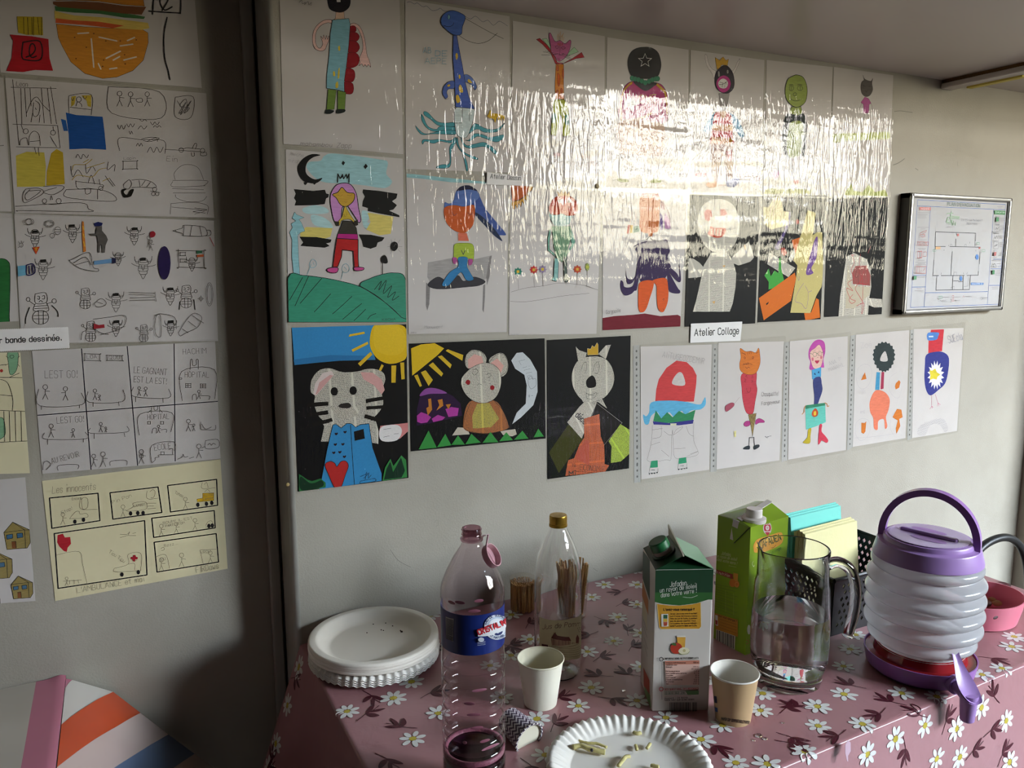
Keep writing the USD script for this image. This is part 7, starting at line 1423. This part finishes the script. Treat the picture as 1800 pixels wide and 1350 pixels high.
for i, (l, r) in enumerate((('Valeurs nutritionnelles', '100 ml'), ('moyennes pour', ''), ('Energie', '170 kJ'), ('', '(40 kcal)'), ('Matieres grasses', '< 0,5 g'), ('dont acides gras saturés', '< 0,1 g'), ('Glucides', '10 g'), ('dont sucres', '10 g'), ('Fibres alimentaires', '< 0,5 g'), ('Proteines', '< 0,5 g'), ('Sel', '< 0,01 g'))):
    y = 936 + i * 11.2
    if l:
        f.T('carton_words', l, '#4a332c', (216, y), (216 + len(l) * 4.6, y - .5), 6, .4)
    if r:
        f.T('carton_words', r, '#4a332c', (392 - len(r) * 4.8, y - 1), (392, y - 1.5), 6, .4)
f.T('carton_words', 'DES QUESTIONS, DES RÉPONSES', '#b0434a', (208, 1080), (390, 1074), 9, .55)
f.L('phone_box', '#5a7a5a', .5, rect(208, 1086, 390, 1102, 0, -2), sm=False); f.T('carton_words', '0 800 863 286', '#3f5a44', (214, 1100), (318, 1098), 10, .55); f.F('green_tag', '#4c7a44', '320 1084 390 1080 390 1102 332 1104', sm=False)
f.L('small_print', '#b06a6a', .5, '208 1112 350 1108', sm=False); f.T('carton_words', 'Scamark - CS 90019', '#35302c', (208, 1126), (330, 1122), 7, .45); f.T('carton_words', '94859 IVRY SUR SEINE CEDEX', '#35302c', (208, 1136), (366, 1132), 7, .45)
x = 234; rb_ = random.Random(4)
bars = []
while x < 378:
    w_ = rb_.choice((2, 3, 4)); bars.append(f'{x} 1144 {x + w_} 1144 {x + w_} 1192 {x} 1193' if not 348 < x < 354 else ''); x += w_ + rb_.choice((2, 3))
f.emit('barcode', [(unary_union([Polygon(f.pts(b_)) for b_ in bars if b_]), '#25221f')])
f.T('carton_words', '3 564700 571156  01', '#35302c', (224, 1198), (376, 1194), 7, .4)
f = Face(ac, A, A + ed * Dc, -ed, ez, 'U', poly=sbox(.0006, .0006, Dc - .0006, Hs - .0008))
f.F('green_side_print', '#173a22', '70 300 130 380 130 600 78 440', sm=False); f.F('orange_side_print', '#b8743a', '84 470 122 600 122 680 84 560', sm=False); f.F('brand_side_print', '#d0c6a8', '92 600 116 680 116 760 92 680', sm=False); f.F('apple_side_print', '#a8402a', '96 960 128 1030 130 1120 98 1060', sm=False); f.F('green_side_print', '#5a7a3a', '100 1060 132 1110 136 1190 106 1140', sm=False)
f.L('dark_side_print', '#3a3430', 1.0, '96 700 114 760; 98 740 116 800; 100 800 118 860; 102 840 118 900')

# ---------------------------------------------------------------- orange juice carton (brick)
Nn = np.array([.975, -.413, TT + .0012]); e2 = np.array([.997, .0757, 0]); e1 = np.array([-.0757, .997, 0])
Wo, Do = .098, .078
oc_ = thing('orange_juice_carton', 'bright green orange juice carton with a white cap behind the water jug', 'juice carton', Nn)
MAT['carton_lime'] = plain('carton_lime', '#7c9a1e', 0.3)
def op(a, d, h):
    return e2 * a + e1 * d + ez * h
T0, T1, T2, T3 = op(0, 0, .2400), op(Wo, 0, .2435), op(Wo, Do, .2520), op(0, Do, .2410)
S0, S1 = op(.004, .030, .2440), op(Wo, .044, .2600)            # the seam on top
m = manifold3d.Manifold.hull_points(np.array([op(0, 0, 0), op(Wo, 0, 0), op(Wo, Do, 0), op(0, Do, 0), T0, T1, T2, T3, S0, S1])).to_mesh()
part(oc_, 'carton_body', trimesh.Trimesh(m.vert_properties[:, :3], m.tri_verts), MAT['carton_lime'])
sw = e1 * .006
part(oc_, 'top_seam', slab([S0 - sw + ez * .001, S1 - sw + ez * .001, S1 + sw + ez * .0025, S0 + sw + ez * .0025], .0015), MAT['carton_white'], label='white seam across the top')
part(oc_, 'side_seam', slab([op(-.0012, .026, .2440), op(-.0012, .040, .2440), op(-.0014, .046, .205), op(-.0014, .034, .205)], .0012), MAT['carton_white'], label='white seam folded down the side')
part(oc_, 'folded_corner', slab([op(-.0008, .001, .2395), op(-.0008, .046, .2430), op(-.0024, .036, .2010)], .0014), MAT['carton_lime'])
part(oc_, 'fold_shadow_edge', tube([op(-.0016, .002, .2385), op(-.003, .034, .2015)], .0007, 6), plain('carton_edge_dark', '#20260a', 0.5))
co = op(.030, .020, .2465)
def cap3(prof):
    m = lathe(prof, 48); m.apply_translation(co); return m
fl2 = part(oc_, 'cap_flange', cap3([(0, -.006), (.0215, -.006), (.0215, .001), (.017, .003), (0, .003)]), plain('cap_white', '#cfc6bd', 0.4), 40)
part(fl2, 'screw_cap', cap3([(.0138, .002), (.0142, .004), (.0142, .0165), (.0132, .018), (0, .018)]), '/World/Looks/cap_white', 40, label='white screw cap')
f = Face(oc_, Nn, Nn + op(0, Do, 0), -e1, ez, 'U', poly=sbox(.0004, .0006, Do - .0004, .2395))
for t, p0, p1, h in (('Jafaden,', (514, 352), (566, 362), 18), ('un rayon de soleil', (488, 366), (598, 386), 16), ('dans votre verre !', (490, 384), (598, 408), 16)):
    f.T('carton_words', t, '#b9c27c', p0, p1, h, .7, .3)
f.L('carton_underline', '#b9c27c', .6, '556 412 596 420')
f.F('red_banner', '#8f2f1a', '482 430 578 458 578 486 480 450', sm=False); f.T('carton_words', 'la nutrition', '#cdb59a', (484, 450), (560, 474), 14, .7)
f.F('juice_glass_print', '#c98a2a', '580 450 606 456 604 500 584 496', sm=False); f.F('orange_print', '#c8701e', circ(576, 505, 17, 22), circ(600, 512, 14, 18)); f.L('orange_slice', '#e0a85a', .6, circ(600, 512, 9, 12))
for i in range(11):
    f.L('small_print', '#55661a', .5, f'{486} {512 + i * 13} {604 - (i % 3) * 14} {536 + i * 14.5}', sm=False)
f.L('table_rule', '#9aac4a', .5, '584 560 582 680; 540 545 540 660', sm=False)
f.F('orange_box', '#b87a1e', '480 666 606 704 606 796 486 756', sm=False); f.T('carton_words', 'avez-vous remarqué ?', '#4a2a10', (500, 684), (598, 716), 11, .5); f.F('score_card', '#cfcac0', '484 676 498 680 500 736 486 732', sm=False); f.F('score_red', '#b0402a', '486 704 497 707 497 730 487 727', sm=False)
for i in range(4):
    f.L('small_print', '#6a4210', .5, f'510 {700 + i * 15} 600 {728 + i * 16}', sm=False)
f.F('barcode_patch', '#bfb8a8', '490 754 594 790 590 866 488 826', sm=False)
bars = [f'{x} {756 + (x - 490) * .36} {x + w_} {757 + (x - 490) * .36} {x + w_} {822 + (x - 490) * .40} {x} {821 + (x - 490) * .40}' for x, w_ in ((494, 4), (501, 2), (506, 5), (514, 3), (520, 2), (525, 5), (533, 2), (538, 4), (545, 3), (551, 5), (559, 2), (564, 3), (570, 4), (577, 2), (582, 4))]
f.emit('barcode', [(unary_union([Polygon(f.pts(b_)) for b_ in bars]), '#25221f')])
f = Face(oc_, Nn, Nn, e2, ez, 'U', poly=sbox(.0004, .0006, Wo - .0004, .2395))
f.F('red_badge', '#c7bdb4', circ(763, 210, 23, 34), sm=True); f.F('red_badge_tip', '#b02a38', '748 232 778 232 765 252', sm=False); f.F('red_badge_face', '#b02a38', circ(763, 208, 19, 28)); f.F('badge_centre', '#d4ccc4', circ(763, 208, 10, 13)); f.L('badge_cross', '#b02a38', .8, '757 208 769 208; 763 200 763 216'); f.T('carton_words', 'MARQUE', '#dcd2cc', (748, 192), (778, 190), 7, .4); f.T('carton_words', 'REPERE', '#dcd2cc', (750, 232), (776, 232), 7, .4)
f.F('orange_logo', '#c98a2c', '690 296 712 268 770 250 836 232 844 268 830 296 770 324 700 342 688 322'); f.F('orange_logo_light', '#d8a84a', '700 300 720 276 780 256 830 244 834 262 780 276 720 296 704 320')
f.T('carton_brand', 'JAFADEN', '#1f3a18', (708, 318), (832, 274), 34, 1.8); f.L('logo_smile', '#1f3a18', .9, '776 314 790 312 802 300')
f.T('carton_words', 'orange', '#3f6a1c', (780, 346), (834, 320), 16, .7); f.L('arrow_print', '#cfd6a8', .7, '686 388 680 404 690 416; 684 416 690 416 692 408')
f.T('carton_words', '100% pur jus', '#c3cc7a', (690, 470), (690, 560), 12, .5)
f.F('badge_print', '#c9c4b4', circ(662, 756, 9, 26)); f.L('badge_ring', '#b02a38', .8, circ(652, 822, 8, 10))

# ---------------------------------------------------------------- water jug
c = (.979, -.509)
jg = thing('water_jug', 'clear glass jug of water with a thick glass handle', 'jug', (c[0], c[1], TT + .0012))
gp = [(0, .008), (.03, .007), (.044, .004), (.050, .0005), (.054, .004), (.0555, .012), (.0555, .022), (.059, .030), (.0625, .045), (.0635, .075), (.0630, .110), (.0612, .150), (.0598, .172), (.0575, .180), (.0570, .186), (.0568, .215), (.0572, .234)]
def spout(m, z0=.195):
    v = m.vertices; a = np.arctan2(v[:, 1], v[:, 0]) - math.radians(190)
    a = (a + np.pi) % (2 * np.pi) - np.pi
    k = np.clip((v[:, 2] - z0) / (.234 - z0), 0, 1.2) ** 1.5 * np.exp(-(a / .33) ** 2)
    r_ = np.hypot(v[:, 0], v[:, 1]) + 1e-9
    v[:, :2] *= (1 + .017 * k / r_ * (r_ > .02))[:, None]; v[:, 2] += .005 * k
    m.vertices = v; return m
def shell2(prof, t, tb_):
    inn = [(max(r_ - t, 0), z_) for r_, z_ in prof if z_ > tb_ and r_ > .05]
    top = prof[-1]
    rim = [(top[0] - t * .15, top[1] + t * .35), (top[0] - t * .5, top[1] + t * .5), (top[0] - t * .85, top[1] + t * .35)]
    return lathe(list(prof) + rim + inn[::-1] + [(inn[0][0] - .006, tb_), (0, tb_)], 96)
jm = spout(shell2(gp, .0032, .020))
hp = spline(np.array([(.0565, .206), (.074, .210), (.094, .196), (.104, .165), (.104, .125), (.098, .092), (.096, .080)]), 8)
hang = math.radians(-30)
hpts = np.c_[hp[:, 0] * math.cos(hang), hp[:, 0] * math.sin(hang), hp[:, 1]]
hr = np.interp(np.linspace(0, 1, len(hp)), [0, .1, .5, .9, 1], [.0100, .0092, .0090, .0085, .0092])
hm = tube(hpts, hr, 18); 
part(jg, 'jug_body', jm, MAT['glass'], 50)
part(jg, 'handle', hm, MAT['glass'], True)
wl = .125
wp = [(0, .0203)] + [(float(np.interp(z_, [p[1] for p in gp[3:]], [p[0] for p in gp[3:]])) - .0030, z_) for z_ in np.linspace(.0203, wl, 20)]
part(jg, 'water', lathe(wp + [(0, wl)], 96), MAT['water'], 50)

# ---------------------------------------------------------------- collapsible drink dispenser
c = (1.211, -.585)
dd = thing('drink_dispenser', 'collapsible drink dispenser with purple lid, handle, base and tap', 'drink dispenser', (c[0], c[1], TT + .0012))
MAT['purple'] = plain('purple_plastic', '#a582bb', 0.3)
MAT['purple_deep'] = plain('purple_plastic_deep', '#9766ae', 0.3)
MAT['bellows'] = M('bellows_plastic', {'d': ('diffuse_bsdf', {'color': lin('#fbf9fa')}), 'tl': ('translucent_bsdf', {'color': lin('#fcfbfc')}), 't': ('transparent_bsdf', {'color': (.95, .95, .95)}), 'g': ('glossy_bsdf', {'roughness': 0.16}), 'fr': ('fresnel', {'IOR': 1.5}),
    'm1': ('mix_closure', {'fac': .55}), 'm2': ('mix_closure', {'fac': .24}), 'm3': ('mix_closure', {})}, [('d.BSDF', 'm1.closure1'), ('tl.BSDF', 'm1.closure2'), ('m1.closure', 'm2.closure1'), ('t.BSDF', 'm2.closure2'), ('fr.fac', 'm3.fac'), ('m2.closure', 'm3.closure1'), ('g.BSDF', 'm3.closure2')], surface='m3.closure')
part(dd, 'base_bowl', lathe([(0, .001), (.060, 0), (.078, .002), (.0845, .008), (.0885, .027), (.0890, .033), (.0872, .033), (.0862, .027), (.080, .009), (0, .008)], 96), MAT['purple_deep'], 40)
part(dd, 'red_drink', lathe([(.0, .009), (.080, .010), (.0862, .0285), (.0858, .0300), (.074, .0302), (.070, .046), (0, .046)], 96), plain('red_drink', '#8e2226', 0.08), 40, label='red drink in the base')
zz0, zz1, nr = .050, .207, 6
pb = [(.071, .044)]
for i in range(nr):
    z0 = zz0 + (zz1 - zz0) * i / nr; hh_ = (zz1 - zz0) / nr
    Rm = .0905 + .0035 * math.sin(math.pi * (i + .5) / nr) - .004 * (i == nr - 1) - .006 * (i == 0)
    for u in np.linspace(0, 1, 11):
        pb.append((Rm - (.0125 + (.008 if i == 0 and u < .5 else 0)) * (abs(2 * u - 1) ** 2.2), z0 + hh_ * (u * .97)))
pb.append((.078, zz1))
part(dd, 'bellows', lathe(pb, 96), MAT['bellows'], True, label='milky ribbed folding body')
lid_ = part(dd, 'lid', lathe([(.079, .204), (.0855, .204), (.0855, .207), (.0800, .228), (.0785, .230), (.0720, .231), (.0700, .2325), (.0690, .238), (.0675, .2395), (0, .2400)], 96), MAT['purple'], 40)
part(lid_, 'lid_plate', lathe([(.062, .2398), (.063, .2412), (.058, .2420), (0, .2412)], 72), plain('purple_pale', '#c0aacb', 0.18), 40, label='pale shiny top of the lid')
vd = math.atan2(CAM[1] - c[1], -c[0])
hx, hy = -math.sin(vd), math.cos(vd)
grip = xf(cat_(xf(rbox(-.046, .046, -.006, .006, .2405, .2455, .003), s=None)), rz=math.degrees(vd) + 70)
part(lid_, 'lid_grip', grip, MAT['purple'], 40)
for s_ in (-1, 1):
    rc = lathe([(.018, .2421), (.012, .2424), (0, .2424)], 32); rc.apply_scale((1.6, .6, 1)); rc = xf(rc, rz=math.degrees(vd) + 70, t=(s_ * .024 * math.cos(vd), s_ * .024 * math.sin(vd), 0))
    part(lid_, 'lid_recess', rc, MAT['purple_deep'], 40)
th_ = np.linspace(-.25, math.pi + .25, 40)
def band(R, hgt, wid, thk, z0):
    P_ = []
    for a_ in th_:
        n_ = np.array([math.cos(a_), 0, math.sin(a_)]); cc_ = np.array([R * math.cos(a_), 0, z0 + hgt * math.sin(a_)])
        P_.append([cc_ + n_ * i * thk + np.array([0, j * wid, 0]) for i, j in ((-.5, -.5), (.5, -.5), (.5, .5), (-.5, .5), (-.5, -.5))])
    P_ = np.array(P_); m = grid(P_); cap_ = [trimesh.Trimesh(P_[k][:4], [(0, 1, 2), (0, 2, 3)]) for k in (0, -1)]
    return cat_(m, *cap_)
hb = band(.0725, .080, .017, .011, .236); hb = xf(hb, rz=math.degrees(vd) + 90 - 8)
part(dd, 'handle', hb, MAT['purple_deep'], 30, label='arched purple carrying handle')
# tap at the front right
tp_ = ontable(1655, 1185, TT + .03); ta = math.atan2(-.681 - c[1], 1.19 - c[0])
ta = vd + .66
def tp(m):
    return xf(m, rz=math.degrees(ta))
tap_ = part(dd, 'tap', tp(xf(trimesh.creation.cylinder(.0155, .010, sections=32), ry=90, t=(.090, 0, .019))), MAT['purple'], 40)
tapm = tube([(.090, 0, .019), (.106, 0, .018), (.116, 0, .013)], [.0115, .0105, .0105], 24)
part(tap_, 'tap_pipe', tp(tapm), MAT['purple'], True)
spo = lathe([(.0085, -.036), (.0105, -.034), (.0125, -.008), (.0135, .006), (.0132, .010), (0, .010)], 32); spo = xf(spo, t=(.121, 0, .010))
part(tap_, 'tap_spout', tp(spo), MAT['purple'], 40)
lev = grid(np.array([[(.100 + .036 * u, w_ * (.011 + .005 * math.sin(u * 3)), .030 - .018 * u + .014 * (1 - u) ** 2 + .004 * w_ * w_) for w_ in np.linspace(-1, 1, 9)] for u in np.linspace(-.45, 1, 16)]))
lev2 = lev.copy(); lev2.vertices[:, 2] -= .0025; lev2.invert()
part(tap_, 'tap_lever', tp(cat_(lev, lev2)), MAT['purple'], True)

# ---------------------------------------------------------------- black basket with napkins
bc = thing('black_basket', 'black plastic basket with diamond lattice sides holding napkin packs', 'basket', (1.29, -.345, TT + .0012))
MAT['black'] = plain('black_plastic', '#0c0c0d', 0.45)
bw, bd_, bh, tp0 = .27, .20, .118, .012
def side(w0, w1, h, dens):
    """a lattice panel: trapezium w0 (bottom) to w1 (top) with a band of diamonds"""
    q = Polygon([(-w0 / 2, 0), (w0 / 2, 0), (w1 / 2, h), (-w1 / 2, h)])
    holes = []
    for j in range(7):
        for i in range(-30, 31):
            x, y = (i + .5 * (j % 2)) * .0135, .022 + j * .0135
            if abs(x) < w0 / 2 - .012 and y < h - .014:
                holes.append(Polygon([(x - .0040, y), (x, y - .0052), (x + .0040, y), (x, y + .0052)]))
    return extr(q.difference(unary_union(holes)), .0018)
for nm, w0, w1, ang, off in (('lattice_side', bw - .03, bw, 0, -bd_ / 2), ('lattice_side', bw - .03, bw, 180, -bd_ / 2), ('lattice_side', bd_ - .03, bd_, 90, -bw / 2), ('lattice_side', bd_ - .03, bd_, -90, -bw / 2)):
    m = side(w0, w1, bh, 0); m = xf(m, rx=90); m = xf(m, rx=math.degrees(math.atan2(-.0, 1)), t=(0, 0, 0))
    v = m.vertices; v[:, 1] += off + .015 * (1 - v[:, 2] / bh); m.vertices = v
    part(bc, nm, xf(m, rz=ang), MAT['black'])
part(bc, 'rim', tube([(x, y, bh) for x, y in ((-bw / 2, -bd_ / 2), (bw / 2, -bd_ / 2), (bw / 2, bd_ / 2), (-bw / 2, bd_ / 2), (-bw / 2, -bd_ / 2))], .0045, 8), MAT['black'], 40)
part(bc, 'floor', bx(-bw / 2 + .02, bw / 2 - .02, -bd_ / 2 + .02, bd_ / 2 - .02, 0, .003), MAT['black'])
part(bc, 'handle_slot', tube(spline([(.02, -bd_ / 2 - .001, .05), (.06, -bd_ / 2 - .006, .044), (.11, -bd_ / 2 - .001, .052)], 8), .006, 8), MAT['black'], True)
def napk(name, label, cat, loc, w, h, t_, col, tilt, rz):
    t = thing(name, label, cat, loc)
    mt = plain(name + '_paper', col, 0.75, 0.4, 90, 0.002)
    n_ = 9
    for i in range(n_):
        m = rbox(-w / 2 + .0006 * (i % 3), w / 2 - .0004 * (i % 2), t_ * (i / n_) - t_ / 2, t_ * ((i + .9) / n_) - t_ / 2, 0, h - .0015 * abs(i - 4) - .001 * (i % 2), t_ / n_ * .4, 6)
        part(t, 'napkin', xf(m, rx=tilt, rz=rz), mt, 40)
    return t
napk('yellow_napkins', 'pack of pale yellow napkins standing in the black basket', 'napkins', (1.300, -.310, TT + .006), .165, .158, .03, '#d5cc98', -6, 4)
napk('turquoise_napkins', 'pack of turquoise napkins standing behind the yellow ones in the basket', 'napkins', (1.296, -.276, TT + .006), .16, .182, .026, '#6fc4b8', -6, 4)

# ---------------------------------------------------------------- cream cup, pink bowl, chair behind
q = (1.535, -.395)
cu = thing('cream_cup', 'pale cream plastic cup behind the pink bowl', 'cup', (q[0], q[1], TT + .0012))
part(cu, 'cup_wall', lathe([(0, 0), (.028, 0), (.042, .090), (.0435, .0905), (.0425, .089), (.0405, .088), (.027, .003), (0, .003)], 56), plain('cream_plastic', '#cdbf98', 0.4), 40)
part(cu, 'rim_chip', trimesh.creation.icosphere(1, .002).apply_translation((.0425 * math.cos(-.5), .0425 * math.sin(-.5), .089)), plain('chip_dark', '#2a2018', 0.7))
q = (1.495, -.515)
pbw = thing('pink_bowl', 'pink oval plastic bowl with nut leftovers at the right edge', 'bowl', (q[0], q[1], TT + .0012))
bm = lathe([(0, .0), (.058, 0), (.064, .003), (.071, .030), (.0745, .052), (.0725, .052), (.069, .030), (.061, .005), (0, .004)], 72); bm.apply_scale((1.12, .88, 1))
part(pbw, 'bowl_wall', bm, plain('pink_plastic', '#cf7384', 0.4), 40)
d_ = on(1748, 1093, 1, -.575)
part(pbw, 'dark_stain', xf(trimesh.creation.icosphere(1, 1), s=(.0075, .0012, .0032), t=(d_[0] - q[0], -.0615, .041)), plain('stain_dark', '#3a1518', 0.7))
rn = np.random.default_rng(5)
MAT['nut_pale'], MAT['nut_dark'], MAT['nut_tan'] = plain('nut_pale', '#c2a272', 0.6), plain('nut_dark', '#55301f', 0.6), plain('nut_tan', '#9a6e40', 0.6)
for i in range(18):
    a_, r_ = rn.random() * 6.28, .052 * math.sqrt(rn.random())
    k_ = ('pale', 'dark', 'tan')[i % 3]
    nt = thing('nut', {'pale': 'pale cream nut among the leftovers in the pink bowl', 'dark': 'dark brown nut or raisin among the leftovers in the pink bowl', 'tan': 'tan brown nut among the leftovers in the pink bowl'}[k_], 'nut',
               (q[0] + r_ * math.cos(a_) * 1.05, q[1] + r_ * math.sin(a_) * .8, TT + .0125 + .004 * rn.random() + (.010 if math.sin(a_) > 0 else 0)), rn.random() * 360, k_ + ' nuts in the pink bowl')
    m = trimesh.creation.icosphere(2, 1); m.apply_scale((.0095, .0065, .0060)); m.vertices += .0012 * (meshkit.fbm(m.vertices * 160 + i, 2, i)[:, None] - .5)
    part(nt, 'kernel', m, MAT['nut_' + k_], True)
ch = thing('black_chair', 'black tubular chair with arched back at the far end of the table', 'chair', (1.915, -.30, 0))
pts = spline([(-.155, .0, .44), (-.160, 0, .60), (-.150, 0, .70), (-.10, 0, .765), (-.03, 0, .785), (.04, 0, .770), (.095, 0, .715), (.122, 0, .62), (.13, 0, .44)], 8)
part(ch, 'back_frame', tube(pts, .0095, 14), MAT['black'], True)
part(ch, 'seat', rbox(-.17, .20, -.02, .36, .425, .455, .012), plain('seat_black', '#1c1b1d', 0.5), 40)
for x in (-.155, .13):
    for y in (0, .34):
        part(ch, 'leg', tube([(x, y, .44), (x + (.01 if x > 0 else -.01), y + (.02 if y else -.02), 0)], .0095, 10), MAT['black'], True)

# ---------------------------------------------------------------- small leftovers on the cloth
MAT['drop'] = M('water_drop', {'p': ('principled_bsdf', {'base_color': (1, 1, 1), 'roughness': 0.0, 'ior': 1.33, 'transmission_weight': 1.0})})
for i, (px, py, s_, lab) in enumerate(((1334, 1295, .006, 'largest water drop on the cloth, in front of the kraft cup'), (1345, 1300, .0045, 'water drop just right of the largest one on the cloth'), (1096, 1215, .004, 'single water drop left of the apple juice carton'), (1325, 1303, .003, 'small water drop left of the largest one'), (1376, 1272, .003, 'small water drop right of the kraft cup'))):
    p = ontable(px, py)
    wd = thing('water_drop', lab, 'water drop', (p[0], p[1], TT + .0016))
    m = trimesh.creation.icosphere(3, 1); m.apply_scale((s_, s_ * .8, s_ * .35)); v = m.vertices; v[:, 2] = np.maximum(v[:, 2], 0); m.vertices = v
    part(wd, 'drop', m, MAT['drop'], True)
p = on(1487, 1318, 1, -.685)
ps = thing('paper_scrap', 'little torn pink patterned paper scrap stuck on the front edge of the cloth', 'paper scrap', (p[0], p[1] - .004, p[2]))
m = extr(Polygon([(-.006, .012), (.002, .016), (.008, .010), (.006, -.002), (-.002, -.006), (-.003, -.014), (-.006, -.012), (-.008, 0)]), .0003); m = xf(m, rx=80, rz=10)
part(ps, 'scrap', m, plain('scrap_pink', '#b99aa6', 0.6))

# ---------------------------------------------------------------- marks on the wall
def blob(name, label, cat, px, py, r, col):
    p = on(px, py, 1, -.004)
    t = thing(name, label, cat, (p[0], -.0015, p[2]))
    m = trimesh.creation.icosphere(2, 1); m.vertices *= (1 + .3 * (meshkit.noise(m.vertices * 2.2, 4) - .5))[:, None]; m.apply_scale((r, r * .5, r)); m.apply_translation((0, -r * .5, 0))
    part(t, 'lump', m, plain(name + '_tan', col, 0.6), True)
blob('putty_lump', 'small beige lump of adhesive putty between the tomato and LOVE drawings', 'adhesive putty', 1050, 327, .005, '#b9aa88')
blob('putty_dab', 'tiny tan dab of putty on the free wall edge beside the cat collage', 'adhesive putty', 506, 852, .0035, '#a08a58')
def scuff(pts, w_, col):
    q = np.array([on(x, y, 1, -.0004) for x, y in pts]); v, f = tri2d(LineString(spline(q[:, [0, 2]], 5)).buffer(w_, quad_segs=2))
    part('/World/wall_back', 'scuff_mark', trimesh.Trimesh(np.stack([v[:, 0], np.full(len(v), -.0004), v[:, 1]], -1), f, process=False), plain('scuff_' + col[1:], col, 0.7) if not stage.GetPrimAtPath('/World/Looks/scuff_' + col[1:]) else '/World/Looks/scuff_' + col[1:])
scuff([(686, 966), (700, 985), (722, 997)], .0004, '#6f6d64'); scuff([(764, 918), (768, 914), (771, 921), (766, 926)], .0005, '#8d8a7e'); scuff([(1572, 196), (1584, 195), (1604, 198)], .0007, '#77756a'); scuff([(1570, 290), (1580, 286), (1590, 279)], .0010, '#77756a'); scuff([(1609, 296), (1614, 299)], .0008, '#77756a'); scuff([(1683, 284), (1684, 292)], .0006, '#8a887c'); scuff([(800, 905), (830, 893), (868, 880)], .0003, '#9a988c'); scuff([(1050, 950), (1075, 975)], .0004, '#9a9688'); scuff([(1043, 999), (1050, 1004)], .0008, '#8a877c')
